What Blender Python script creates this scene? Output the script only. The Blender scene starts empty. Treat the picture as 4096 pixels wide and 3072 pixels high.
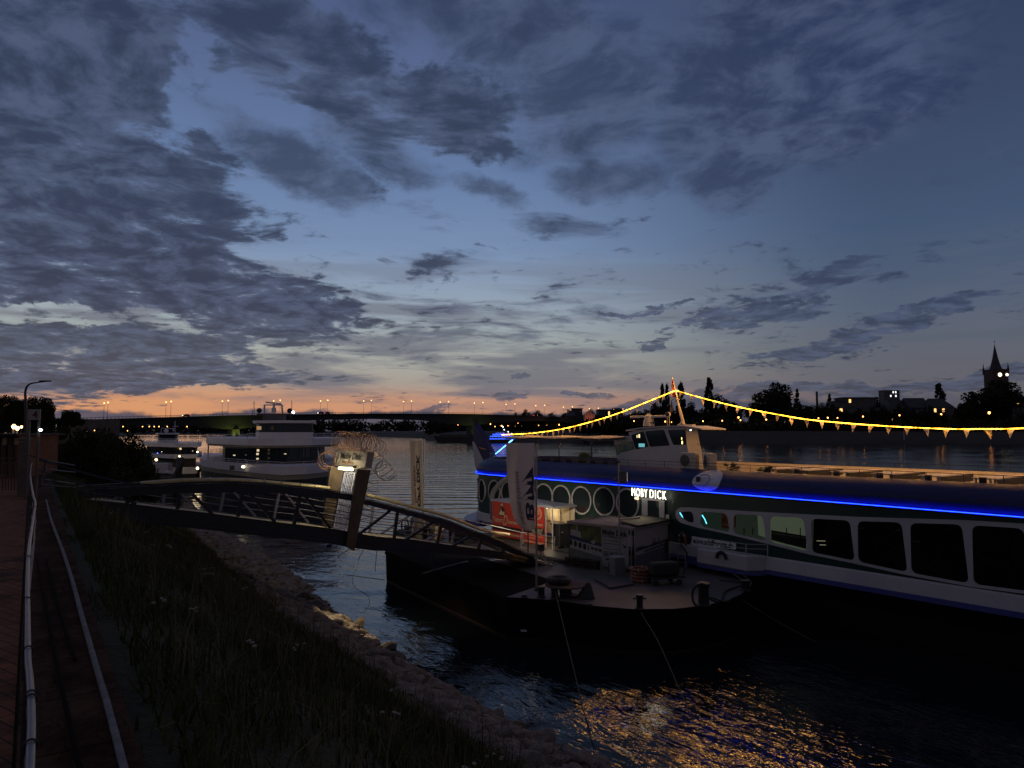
import bpy, math, random
import numpy as np
from mathutils import Vector, Matrix
random.seed(7); rng = np.random.default_rng(7)
R = math.radians
scene = bpy.context.scene
col = scene.collection

# ------------------------------------------------------------------ camera
F = 2840.0; CX = 2048.0; CY = 1536.0; HOR = 1727.0
CAMZ = 8.0
PITCH = math.atan((HOR - CY) / F)
cam_d = bpy.data.cameras.new('camera'); cam = bpy.data.objects.new('camera', cam_d); col.objects.link(cam)
cam_d.sensor_width = 36.0; cam_d.lens = 36.0 * F / 4096.0
cam_d.clip_start = 0.05; cam_d.clip_end = 9000.0
cam.location = (0, 0, CAMZ); cam.rotation_euler = (R(90) + PITCH, 0, 0)
scene.camera = cam
scene.render.resolution_x = 1024; scene.render.resolution_y = 768
scene.view_settings.view_transform = 'Standard'; scene.view_settings.look = 'None'
scene.view_settings.exposure = 0.0; scene.view_settings.gamma = 1.0
scene.view_settings.use_curve_mapping = False
scene.cycles.use_denoising = True
scene.cycles.max_bounces = 6; scene.cycles.diffuse_bounces = 2; scene.cycles.glossy_bounces = 4
scene.cycles.transmission_bounces = 4; scene.cycles.transparent_max_bounces = 8
scene.cycles.caustics_reflective = False; scene.cycles.caustics_refractive = False
scene.cycles.sample_clamp_indirect = 4.0

# measuring helpers: the ray through a photo position, cut with real planes of the place
cp, sp_ = math.cos(PITCH), math.sin(PITCH)
def ray(px, py):
    rx = (px - CX) / F; ry = -(py - CY) / F
    return Vector((rx, cp - ry * sp_, sp_ + ry * cp))
CAM = Vector((0, 0, CAMZ))
def atz(px, py, z):
    d = ray(px, py); return CAM + d * ((z - CAMZ) / d.z)
def aty(px, py, y):
    d = ray(px, py); return CAM + d * (y / d.y)
def onpl(px, py, p0, n):
    d = ray(px, py); return CAM + d * ((p0 - CAM).dot(n) / d.dot(n))

# ------------------------------------------------------------------ sky
class NT:
    def __init__(s, nt): s.nt = nt
    def new(s, t, **k):
        n = s.nt.nodes.new(t)
        for a, b in k.items(): setattr(n, a, b)
        return n
    def put(s, sock, v):
        if isinstance(v, bpy.types.NodeSocket): s.nt.links.new(v, sock)
        else: sock.default_value = v
    def m(s, op, a, b=None, c=None, clamp=False):
        n = s.new('ShaderNodeMath', operation=op, use_clamp=clamp)
        s.put(n.inputs[0], a)
        if b is not None: s.put(n.inputs[1], b)
        if c is not None: s.put(n.inputs[2], c)
        return n.outputs[0]
    def add(s, a, b): return s.m('ADD', a, b)
    def sub(s, a, b): return s.m('SUBTRACT', a, b)
    def mul(s, a, b): return s.m('MULTIPLY', a, b)
    def div(s, a, b): return s.m('DIVIDE', a, b)
    def mad(s, a, b, c): return s.m('MULTIPLY_ADD', a, b, c)
    def ss(s, x, a, b, o0=0.0, o1=1.0):
        n = s.new('ShaderNodeMapRange', interpolation_type='SMOOTHSTEP')
        s.put(n.inputs[0], x); s.put(n.inputs[1], a); s.put(n.inputs[2], b); s.put(n.inputs[3], o0); s.put(n.inputs[4], o1)
        return n.outputs[0]
    def xyz(s, a, b, c):
        n = s.new('ShaderNodeCombineXYZ'); s.put(n.inputs[0], a); s.put(n.inputs[1], b); s.put(n.inputs[2], c); return n.outputs[0]
    def noise(s, v, scale, detail=4.0, rough=0.55, dist=0.0, lac=2.0):
        n = s.new('ShaderNodeTexNoise'); s.put(n.inputs['Vector'], v)
        n.inputs['Scale'].default_value = scale; n.inputs['Detail'].default_value = detail
        n.inputs['Roughness'].default_value = rough; n.inputs['Distortion'].default_value = dist
        n.inputs['Lacunarity'].default_value = lac
        return n.outputs[0]
    def mix(s, f, a, b, typ='RGBA', blend='MIX'):
        n = s.new('ShaderNodeMix', data_type=typ, blend_type=blend)
        i = [x for x in n.inputs if x.type == {'RGBA': 'RGBA', 'FLOAT': 'VALUE', 'VECTOR': 'VECTOR'}[typ] and x.name in 'AB']
        s.put(n.inputs[0], f); s.put(i[0], a); s.put(i[1], b)
        return [o for o in n.outputs if o.type == i[0].type][0]
    def ramp(s, x, stops, interp='LINEAR'):
        n = s.new('ShaderNodeValToRGB'); s.put(n.inputs[0], x); r = n.color_ramp; r.interpolation = interp
        while len(r.elements) > 1: r.elements.remove(r.elements[-1])
        r.elements[0].position = stops[0][0]; r.elements[0].color = (*stops[0][1], 1)
        for p, c in stops[1:]:
            e = r.elements.new(p); e.color = (*c, 1)
        return n.outputs[0]

def lin(r, g, b):
    f = lambda c: (c / 12.92 if c <= .04045 else ((c + .055) / 1.055) ** 2.4)
    return (f(r / 255), f(g / 255), f(b / 255))
world = bpy.data.worlds.new('World'); scene.world = world; world.use_nodes = True
wt = world.node_tree; wt.nodes.clear(); W = NT(wt)
geo = W.new('ShaderNodeTexCoord')
sep = W.new('ShaderNodeSeparateXYZ'); wt.links.new(geo.outputs['Generated'], sep.inputs[0])
dx, dy, dz = sep.outputs
az = W.m('ARCTAN2', dx, dy)                 # bearing from the river axis
el = W.m('ARCSINE', dz)
def ae(px, py):
    d = ray(px, py).normalized(); return math.atan2(d.x, d.y), math.asin(d.z)
ele = lambda py: (ae(2048, py)[1])
# clear twilight sky: one gradient towards the afterglow, one away from it
def stops(l): return [(max(0, ele(y)) / 0.8, lin(*c)) for y, c in l]
eln = W.div(el, 0.8)
glowR = W.ramp(eln, [(0, lin(180,130,108))] + stops([(1660,(196,142,114)),(1600,(190,144,122)),(1550,(166,152,142)),(1480,(166,164,156)),
      (1400,(164,170,166)),(1250,(152,166,180)),(1000,(120,143,178)),(700,(101,124,164)),(350,(89,106,144)),(0,(76,91,130))]) + [(1.0, lin(60,76,120))])
darkR = W.ramp(eln, [(0, lin(84,80,86))] + stops([(1660,(100,94,100)),(1560,(98,96,104)),(1450,(92,97,108)),(1300,(84,96,116)),(1000,(66,85,114)),
      (600,(58,72,102)),(0,(46,59,90))]) + [(1.0, lin(38,50,84))])
f_r = W.ss(az, ae(1850,1500)[0], ae(3650,1500)[0])
f_l = W.ss(az, -1.1, -2.2)
f = W.m('MAXIMUM', f_r, f_l)
sky = W.mix(f, glowR, darkR)
# stronger orange low in the left
lo = W.mul(W.ss(el, ele(1520), ele(1600)), W.ss(az, ae(2100,1600)[0], ae(500,1600)[0]))
lo = W.mul(lo, W.ss(az, -1.5, -0.9))
nback = W.m('MAXIMUM', W.ss(W.m('ABSOLUTE', az), 1.0, 1.8), W.ss(el, .75, 1.25))
sky = W.mix(W.mul(nback, .85), sky, (*lin(82, 78, 88), 1))     # cloud behind us, lit by the town
sky = W.mix(W.mul(lo, .5), sky, (*lin(232,160,100), 1))

# cloud deck: noise on a flat layer, seen in perspective
inv = W.div(1.0, W.add(W.m('MAXIMUM', dz, 0.0), 0.13))
U = W.mul(dx, inv); V = W.mul(dy, inv)
P = W.xyz(U, V, 0.0)
wv = W.new('ShaderNodeVectorMath', operation='ADD')
warp = W.new('ShaderNodeTexNoise'); warp.inputs['Scale'].default_value = 1.6; warp.inputs['Detail'].default_value = 3
wt.links.new(P, warp.inputs['Vector'])
wsc = W.new('ShaderNodeVectorMath', operation='SCALE'); wt.links.new(warp.outputs[1], wsc.inputs[0]); wsc.inputs['Scale'].default_value = 0.45
wt.links.new(P, wv.inputs[0]); wt.links.new(wsc.outputs[0], wv.inputs[1]); Pw = wv.outputs[0]
amp = lambda n, k: W.mul(W.sub(n, .5), k)
n1 = W.noise(Pw, 1.7, 7, .60)
n2 = W.noise(Pw, 7.0, 6, .62)
# angular coordinates with a ragged edge for placing the big masses
wa = W.new('ShaderNodeTexNoise'); wa.inputs['Scale'].default_value = 5.0; wa.inputs['Detail'].default_value = 6; wa.inputs['Roughness'].default_value = .65
wt.links.new(W.xyz(az, W.mul(el, 1.6), 0.0), wa.inputs['Vector'])
ws = W.new('ShaderNodeSeparateXYZ'); wt.links.new(wa.outputs[1], ws.inputs[0])
azw = W.mad(W.sub(ws.outputs[0], .5), .16, az); elw = W.mad(W.sub(ws.outputs[1], .5), .10, el)
def blob(px, py, rx, ry, rot=0.0, sharp=1.0):
    """1 at the centre of an elliptic patch of sky, falling to 0 at its rim; rot in degrees, image sense"""
    a0, e0 = ae(px, py); c, s = math.cos(R(rot)), math.sin(R(rot))
    a = W.sub(azw, a0); e = W.sub(elw, e0)
    x = W.add(W.mul(a, c / (rx / F)), W.mul(e, s / (rx / F)))
    y = W.add(W.mul(a, -s / (ry / F)), W.mul(e, c / (ry / F)))
    r2 = W.add(W.mul(x, x), W.mul(y, y))
    return W.ss(r2, 1.25, -.1 if sharp < 1 else .1)
def mx(l):
    o = l[0]
    for k in l[1:]: o = W.m('MAXIMUM', o, k)
    return o
# dark masses on the left (deck), gaps cut out
mass = mx([blob(240,330,760,400,10), blob(1250,230,680,230,-24), blob(1750,430,420,170,-8), blob(300,900,900,520,-12), blob(950,1160,520,190,-18),
           blob(200,1400,900,150,4), blob(850,1500,520,60,2), blob(-300,700,900,900,0)])
gap = mx([blob(730,330,90,230,-20), blob(1000,520,330,110,-32), blob(250,1268,520,40,-3), blob(1250,560,150,120,0)])
holes = mx([blob(350,950,800,330,-10), blob(300,1180,600,100,0), blob(900,800,500,200,-25)])
cov1 = W.sub(W.sub(W.mul(mass, .66), W.mul(gap, .46)), W.mul(holes, .03))
soft = mx([blob(2350,350,560,330,15,.5), blob(2950,480,430,330,20,.5), blob(3000,120,1000,300,0,.5), blob(3300,420,500,260,0,.5), blob(2100,120,600,260,0,.5), blob(1900,60,700,160,0,.5), blob(1200,640,420,150,-20,.5), blob(2450,700,350,120,0,.5), blob(1550,600,380,120,-20,.5), blob(1950,760,260,90,-25,.5)])
def smooth_cov(c, n, thr, w): return W.ss(W.add(n, c), thr - w, thr + w)
nn = W.add(amp(n1, 1.15), amp(n2, 1.75))
d1 = W.ss(W.add(nn, cov1), .17, .50)
nn2 = W.add(amp(n1, 1.6), amp(n2, .45))
d2 = W.mul(W.ss(W.add(nn2, W.mul(soft, .62)), .08, .66), .9)
patch = mx([blob(3150,1190,480,100,14), blob(3480,1330,600,55,12), blob(3250,1400,380,42,8), blob(2900,1270,240,40,0), blob(2630,1385,90,28,8), blob(2680,1335,110,24,10), blob(2560,1240,200,20,4)])
n4 = W.noise(Pw, 5.5, 6, .62)
d3 = W.mul(W.ss(W.add(amp(n4, 1.7), W.mul(patch, .42)), .20, .42), .9)
# scattered small clouds towards the middle
Pst = W.new('ShaderNodeMapping'); Pst.inputs['Rotation'].default_value = (0, 0, R(-18)); Pst.inputs['Scale'].default_value = (0.7, 1.6, 1)
wt.links.new(Pw, Pst.inputs[0])
n3 = W.noise(Pst.outputs[0], 2.6, 8, .62)
scat = mx([blob(1500,900,700,260,-14,.5), blob(1850,1280,900,200,0,.5), blob(2250,830,500,200,0,.5), blob(1600,1480,800,70,0,.5)])
d4 = W.mul(W.ss(W.add(amp(n3, 1.4), W.mul(scat, .26)), .22, .48), .75)
# thin high veil streaks above the glow
nv = W.noise(W.xyz(W.mad(el, 1.2, W.mul(az, 1.3)), W.mul(el, 11.0), 3.0), 3.0, 6, .55, .4)
veil = W.mul(W.mul(W.ss(nv, .42, .60), W.mul(W.ss(el, .02, .06), W.ss(el, .30, .12))), W.ss(az, .55, -.05, 0.25, .80))
# cumulus bank standing on the horizon
nb = W.noise(W.xyz(W.mul(az, 14.0), W.mul(el, 22.0), 1.0), 1.0, 7, .6)
top = W.mad(nb, .042, W.ss(az, ae(2100,1600)[0], ae(2900,1600)[0], .006, .022))
top = W.add(top, W.mul(W.ss(az, ae(1000,1600)[0], ae(200,1600)[0]), -.006))
bank = W.mul(W.ss(W.sub(el, top), .0035, -.0035), W.ss(az, ae(4300,1600)[0], ae(3000,1600)[0], .35, .95))
nlow = W.noise(W.xyz(W.mul(az, 9.0), W.mul(el, 60.0), 5.0), 1.0, 7, .6)
lowb = mx([blob(1980,1572,170,26,2), blob(2330,1565,150,18,0), blob(1720,1640,170,18,8), blob(2080,1500,60,16,0), blob(3400,1545,1100,34,4), blob(2650,1590,330,34,6)])
d5 = W.mul(W.ss(W.add(nlow, W.mul(lowb, .4)), .72, .88), .8)
# colours of the cloud undersides
ccol = W.ramp(eln, [(0, lin(92,84,92))] + stops([(1650,(78,80,94)),(1560,(84,86,96)),(1450,(84,88,100)),(1250,(66,72,92)),(900,(60,71,95)),(500,(58,71,97)),(0,(52,64,92))]) + [(1, lin(44,54,82))])
ccr = W.ramp(eln, [(0, lin(62,62,74))] + stops([(1560,(58,64,80)),(1350,(54,64,86)),(900,(56,68,98)),(500,(48,60,92)),(0,(42,54,86))]) + [(1, lin(36,46,74))])
ccol = W.mix(f_r, ccol, ccr)
# darker cores
core = W.ss(W.add(nn, cov1), .45, .95)
ccol = W.mix(W.mul(core, .6), ccol, W.mix(.5, ccol, (*lin(38,42,66), 1)))
ccol = W.mix(W.ss(n2, .62, .35, 0, .30), ccol, (*lin(112,126,160), 1))
ccol = W.mix(W.mul(nback, .8), ccol, (*lin(76, 70, 76), 1))
out = sky
out = W.mix(veil, out, (*lin(104,106,120), 1))
out = W.mix(d4, out, ccol); out = W.mix(d2, out, ccol); out = W.mix(d1, out, ccol); out = W.mix(d3, out, ccol)
out = W.mix(d5, out, ccol)
out = W.mix(bank, out, W.mix(W.ss(nb, .3, .7), (*lin(60,68,86), 1), (*lin(82,84,100), 1)))
# a little of the physical twilight sky on top
tw = W.new('ShaderNodeTexSky'); tw.sky_type = 'NISHITA'; tw.sun_disc = False
tw.sun_elevation = R(-1.0); tw.sun_rotation = R(-28)
bg1 = W.new('ShaderNodeBackground'); wt.links.new(out, bg1.inputs[0]); bg1.inputs[1].default_value = 1.0
bg2 = W.new('ShaderNodeBackground'); wt.links.new(tw.outputs[0], bg2.inputs[0]); bg2.inputs[1].default_value = 0.004
addb = W.new('ShaderNodeAddShader'); wt.links.new(bg1.outputs[0], addb.inputs[0]); wt.links.new(bg2.outputs[0], addb.inputs[1])
wo = W.new('ShaderNodeOutputWorld'); wt.links.new(addb.outputs[0], wo.inputs[0])
world.cycles.sampling_method = 'MANUAL'; world.cycles.sample_map_resolution = 1024
# the sun is below the horizon: only its last faint warm light is left
sun_d = bpy.data.lights.new('sun', 'SUN'); sun_d.energy = 0.03; sun_d.angle = R(12); sun_d.color = (1.0, .6, .35)
sun = bpy.data.objects.new('sun', sun_d); col.objects.link(sun)
sun.rotation_euler = Vector((-math.sin(R(-28)), -math.cos(R(28)), -math.tan(R(3)))).to_track_quat('-Z', 'Y').to_euler()
# ------------------------------------------------------------------ materials
MATS = {}
def mat(name, c, rough=.6, metal=0.0, var=.18, scale=3.0, bump=0.0, bscale=40.0, spec=.5, c2=None, coat=0.0):
    """painted / worn surface: colour varied by two noises, roughness too"""
    if name in MATS: return MATS[name]
    m = bpy.data.materials.new(name); m.use_nodes = True; nt = m.node_tree; n = NT(nt)
    b = nt.nodes['Principled BSDF']
    tc = n.new('ShaderNodeTexCoord').outputs['Object']
    a = n.noise(tc, scale, 5, .6); k = n.noise(tc, scale * 6.3, 4, .6)
    f = n.ss(n.mad(k, .45, n.mul(a, .75)), .35, .85)
    ca = tuple(x * (1 - var) for x in c); cb = c2 if c2 else tuple(min(1, x * (1 + var)) for x in c)
    n.put(b.inputs['Base Color'], n.mix(f, (*ca, 1), (*cb, 1)))
    n.put(b.inputs['Roughness'], n.mad(k, .25, max(0.02, rough - .12)))
    b.inputs['Metallic'].default_value = metal; b.inputs['Specular IOR Level'].default_value = spec
    b.inputs['Coat Weight'].default_value = coat
    if bump:
        bp = n.new('ShaderNodeBump'); bp.inputs['Strength'].default_value = bump; bp.inputs['Distance'].default_value = .02
        n.put(bp.inputs['Height'], n.noise(tc, bscale, 4, .6)); n.put(b.inputs['Normal'], bp.outputs[0])
    MATS[name] = m; return m
def emit(name, c, strength, mis=True):
    if name in MATS: return MATS[name]
    m = bpy.data.materials.new(name); m.use_nodes = True; nt = m.node_tree; nt.nodes.clear()
    e = nt.nodes.new('ShaderNodeEmission'); o = nt.nodes.new('ShaderNodeOutputMaterial')
    e.inputs[0].default_value = (*c, 1); e.inputs[1].default_value = strength
    nt.links.new(e.outputs[0], o.inputs[0])
    m.cycles.emission_sampling = 'AUTO' if mis else 'NONE'
    MATS[name] = m; return m
def glass(name, tint=(.02, .03, .035), rough=.03, alpha=None):
    """window pane: dark and mirror-like (alpha None) or see-through (alpha = how much shows through)"""
    if name in MATS: return MATS[name]
    m = bpy.data.materials.new(name); m.use_nodes = True; nt = m.node_tree; n = NT(nt)
    b = nt.nodes['Principled BSDF']; b.inputs['Base Color'].default_value = (*tint, 1); b.inputs['Roughness'].default_value = rough
    if alpha is not None:
        g = nt.nodes.new('ShaderNodeBsdfGlossy'); g.inputs['Roughness'].default_value = rough; g.inputs['Color'].default_value = (.9, .9, .9, 1)
        t = nt.nodes.new('ShaderNodeBsdfTransparent'); t.inputs[0].default_value = (alpha, alpha * 1.02, alpha, 1)
        fr = nt.nodes.new('ShaderNodeFresnel'); fr.inputs[0].default_value = 1.5
        x = nt.nodes.new('ShaderNodeMixShader'); nt.links.new(fr.outputs[0], x.inputs[0])
        nt.links.new(t.outputs[0], x.inputs[1]); nt.links.new(g.outputs[0], x.inputs[2])
        nt.links.new(x.outputs[0], nt.nodes['Material Output'].inputs[0])
    MATS[name] = m; return m

# ------------------------------------------------------------------ objects
def org(o):
    v = Vector((0, 0, 0))
    while o is not None: v = v + o.location; o = o.parent
    return v
def tag(o, label=None, cat=None, group=None, kind=None):
    if label: o['label'] = label
    if cat: o['category'] = cat
    if group: o['group'] = group
    if kind: o['kind'] = kind
    return o
def thing(name, loc, label, cat, group=None):
    o = bpy.data.objects.new(name, None); col.objects.link(o); o.location = loc; o.empty_display_size = .2
    return tag(o, label, cat, group)
class MB:
    """collects shapes in world coordinates, links them as ONE mesh object"""
    def __init__(s): s.v = []; s.f = []
    def add(s, vs, fs):
        k = len(s.v); s.v += [tuple(v) for v in vs]; s.f += [tuple(i + k for i in f) for f in fs]; return s
    def box(s, c, size, ax=None):
        c = Vector(c); X, Y, Z = ax if ax else (Vector((1,0,0)), Vector((0,1,0)), Vector((0,0,1)))
        hx, hy, hz = size[0]/2, size[1]/2, size[2]/2
        vs = [c + X*(i*hx) + Y*(j*hy) + Z*(k*hz) for i in (-1,1) for j in (-1,1) for k in (-1,1)]
        return s.add(vs, [(0,1,3,2),(4,6,7,5),(0,4,5,1),(2,3,7,6),(0,2,6,4),(1,5,7,3)])
    def bar(s, p, q, w, h=None, up=(0,0,1)):
        p = Vector(p); q = Vector(q); d = q - p; L = d.length
        if L < 1e-6: return s
        d /= L; u = Vector(up)
        if abs(d.dot(u)) > .98: u = Vector((1,0,0))
        x = d.cross(u).normalized(); z = x.cross(d).normalized()
        return s.box((p+q)/2, (L, w, h or w), (d, x, z))
    def tube(s, pts, r, n=8, closed=False, cap=True):
        pts = [Vector(p) for p in pts]; m = len(pts); rs = r if isinstance(r, (list, tuple)) else [r]*m
        prev = None; k = len(s.v)
        for i, p in enumerate(pts):
            a = pts[(i-1) % m] if (closed or i > 0) else p; b = pts[(i+1) % m] if (closed or i < m-1) else p
            d = (b - a).normalized()
            if prev is None:
                u = Vector((0,0,1)) if abs(d.z) < .9 else Vector((1,0,0)); x = d.cross(u).normalized()
            else:
                x = prev - d * prev.dot(d)
                x = x.normalized() if x.length > 1e-6 else d.orthogonal().normalized()
            prev = x; y = d.cross(x)
            for j in range(n):
                t = 2*math.pi*j/n; s.v.append(tuple(p + (x*math.cos(t) + y*math.sin(t))*rs[i]))
        for i in range(m if closed else m-1):
            for j in range(n):
                a0 = k + i*n; b0 = k + ((i+1) % m)*n
                s.f.append((a0+j, a0+(j+1) % n, b0+(j+1) % n, b0+j))
        if cap and not closed:
            s.f.append(tuple(k+j for j in range(n))[::-1]); s.f.append(tuple(k+(m-1)*n+j for j in range(n)))
        return s
    def prism(s, poly, z0, z1):
        """footprint of (x, y) points, pulled from z0 to z1 (numbers or one per point)"""
        n = len(poly); A = z0 if isinstance(z0, (list, tuple)) else [z0]*n; B = z1 if isinstance(z1, (list, tuple)) else [z1]*n
        vs = [(p[0], p[1], A[i]) for i, p in enumerate(poly)] + [(p[0], p[1], B[i]) for i, p in enumerate(poly)]
        return s.add(vs, [tuple(range(n))[::-1], tuple(range(n, 2*n))] + [(i, (i+1) % n, n+(i+1) % n, n+i) for i in range(n)])
    def slab(s, poly, t):
        """polygon of 3D points given thickness vector t"""
        n = len(poly); t = Vector(t); a = [Vector(p) for p in poly]
        return s.add(a + [p + t for p in a], [tuple(range(n))[::-1], tuple(range(n, 2*n))] + [(i, (i+1) % n, n+(i+1) % n, n+i) for i in range(n)])
    def lathe(s, c, prof, n=16, ax=None):
        """rings of (radius, height) about c"""
        c = Vector(c); X, Y, Z = ax if ax else (Vector((1,0,0)), Vector((0,1,0)), Vector((0,0,1))); k = len(s.v)
        for r, h in prof:
            for j in range(n):
                t = 2*math.pi*j/n; s.v.append(tuple(c + X*(r*math.cos(t)) + Y*(r*math.sin(t)) + Z*h))
        for i in range(len(prof)-1):
            for j in range(n): s.f.append((k+i*n+j, k+i*n+(j+1) % n, k+(i+1)*n+(j+1) % n, k+(i+1)*n+j))
        s.f.append(tuple(k+j for j in range(n))[::-1]); s.f.append(tuple(k+(len(prof)-1)*n+j for j in range(n)))
        return s
    def torus(s, c, r, t, n=24, m=8, ax=None):
        c = Vector(c); X, Y, Z = ax if ax else (Vector((1,0,0)), Vector((0,1,0)), Vector((0,0,1)))
        return s.tube([c + X*(r*math.cos(2*math.pi*i/n)) + Y*(r*math.sin(2*math.pi*i/n)) for i in range(n)], t, m, closed=True)
    def ico(s, c, r, k=1, jit=0.0):
        import bmesh
        bm = bmesh.new(); bmesh.ops.create_icosphere(bm, subdivisions=k, radius=1.0)
        rr = r if hasattr(r, '__len__') else (r, r, r)
        vs = []
        for v in bm.verts:
            j = 1 + random.uniform(-jit, jit); vs.append((c[0]+v.co.x*rr[0]*j, c[1]+v.co.y*rr[1]*j, c[2]+v.co.z*rr[2]*j))
        fs = [tuple(v.index for v in f.verts) for f in bm.faces]; bm.free(); return s.add(vs, fs)
    def build(s, name, m, parent=None, loc=None, smooth=False, bevel=0.0):
        o_ = org(parent) if parent is not None else Vector(loc if loc is not None else (0,0,0))
        me = bpy.data.meshes.new(name)
        me.from_pydata([(v[0]-o_.x, v[1]-o_.y, v[2]-o_.z) for v in s.v], [], s.f); me.update()
        if m is not None: me.materials.append(m)
        if smooth: me.shade_smooth()
        o = bpy.data.objects.new(name, me); col.objects.link(o)
        if parent is not None: o.parent = parent
        else: o.location = o_
        if smooth:
            try: me.set_sharp_from_angle(angle=R(40))
            except Exception: pass
        if bevel:
            bv = o.modifiers.new('edge', 'BEVEL'); bv.width = bevel; bv.segments = 1; bv.limit_method = 'ANGLE'
        return o
def np_mesh(name, V, Fq, m, loc=(0,0,0), parent=None, smooth=False):
    """large mesh from arrays; Fq (n, 3|4) indices"""
    me = bpy.data.meshes.new(name); o_ = org(parent) if parent is not None else Vector(loc)
    V = np.asarray(V, dtype=np.float32) - np.array(o_, dtype=np.float32); Fq = np.asarray(Fq, dtype=np.int32)
    k = Fq.shape[1]; me.vertices.add(len(V)); me.vertices.foreach_set('co', V.ravel())
    me.loops.add(Fq.size); me.loops.foreach_set('vertex_index', Fq.ravel())
    me.polygons.add(len(Fq)); me.polygons.foreach_set('loop_start', np.arange(0, Fq.size, k, dtype=np.int32))
    me.update(calc_edges=True); me.materials.append(m)
    if smooth: me.shade_smooth()
    o = bpy.data.objects.new(name, me); col.objects.link(o)
    if parent is not None: o.parent = parent
    else: o.location = o_
    return o
def copy_tree(o, parent=None):
    c = o.copy(); col.objects.link(c); c.parent = parent
    for ch in list(o.children): copy_tree(ch, c)
    return c
FONTC = {}
def text(s, p, xd, yd, h, m, parent=None, name='lettering', depth=.01, bold=0.0, width=None, align='LEFT', shear=0.0, space=1.0):
    """flat lettering: p = baseline start, xd / yd = reading and up directions, h = capital height in metres"""
    cu = bpy.data.curves.new(name, 'FONT'); cu.body = s; cu.size = 1.0; cu.align_x = align; cu.extrude = 0.0; cu.offset = bold; cu.shear = shear; cu.space_character = space
    t = bpy.data.objects.new('tmp_text', cu); col.objects.link(t)
    dg = bpy.context.evaluated_depsgraph_get(); me = bpy.data.meshes.new_from_object(t.evaluated_get(dg))
    bpy.data.objects.remove(t); bpy.data.curves.remove(cu)
    xs = [v.co.x for v in me.vertices]; w = max(xs) - min(xs); x0 = min(xs)
    X = Vector(xd).normalized(); Y = Vector(yd).normalized(); Z = X.cross(Y); k = h / .70
    kx = (width / w) if width else k; p = Vector(p); o_ = org(parent) if parent else Vector((0,0,0))
    sh = x0 if align == 'LEFT' else (x0 + w/2)
    vs = []
    for v in me.vertices: vs.append(p + X*((v.co.x - sh)*kx) + Y*(v.co.y*k) - o_)
    n = len(vs); fs = [tuple(f.vertices) for f in me.polygons]
    edges = {}
    for f in fs:
        for i in range(len(f)):
            a, b = f[i], f[(i+1) % len(f)]; edges[(a, b)] = 1
    allv = [tuple(v + Z*depth) for v in vs] + [tuple(v) for v in vs]
    allf = fs + [tuple(i + n for i in f)[::-1] for f in fs] + [(b, a, a+n, b+n) for (a, b) in edges if (b, a) not in edges]
    me2 = bpy.data.meshes.new(name); me2.from_pydata(allv, [], allf); me2.update(); me2.materials.append(m)
    bpy.data.meshes.remove(me)
    o = bpy.data.objects.new(name, me2); col.objects.link(o)
    if parent: o.parent = parent
    return o
def lamp(p, energy, color, radius=.1, name='lamp_light', parent=None, spot=None):
    d = bpy.data.lights.new(name, 'SPOT' if spot else 'POINT'); d.energy = energy; d.color = color; d.shadow_soft_size = radius
    o = bpy.data.objects.new(name, d); col.objects.link(o)
    if spot:
        d.spot_size = spot[1]; d.spot_blend = .6; o.rotation_euler = Vector(spot[0]).to_track_quat('-Z', 'Y').to_euler()
    if parent is not None: o.parent = parent; o.location = Vector(p) - org(parent)
    else: o.location = p
    return o
def catmull(pts, n=8):
    pts = [Vector(p) for p in pts]; out = []
    for i in range(len(pts)-1):
        p0 = pts[max(0, i-1)]; p1 = pts[i]; p2 = pts[i+1]; p3 = pts[min(len(pts)-1, i+2)]
        for j in range(n):
            t = j/n; out.append(.5*((2*p1) + (p2-p0)*t + (2*p0-5*p1+4*p2-p3)*t*t + (3*p1-p0-3*p2+p3)*t**3))
    out.append(pts[-1]); return out
UP = Vector((0, 0, 1))

white = mat('white_paint', (.62, .62, .64), .45, var=.10, scale=1.2)
cream = mat('cream_paint', (.70, .62, .50), .55, var=.10)
black = mat('black_steel', (.012, .013, .016), .5, var=.3, scale=2)
darkst = mat('dark_painted_steel', (.018, .020, .030), .38, var=.35, scale=4)
galv = mat('galvanised_steel', (.42, .42, .43), .38, .8, var=.2, scale=6)
greym = mat('grey_paint', (.22, .22, .235), .5, var=.15)
rubber = mat('rubber', (.012, .012, .012), .75, var=.2)
dglass = glass('dark_window_glass')
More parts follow.
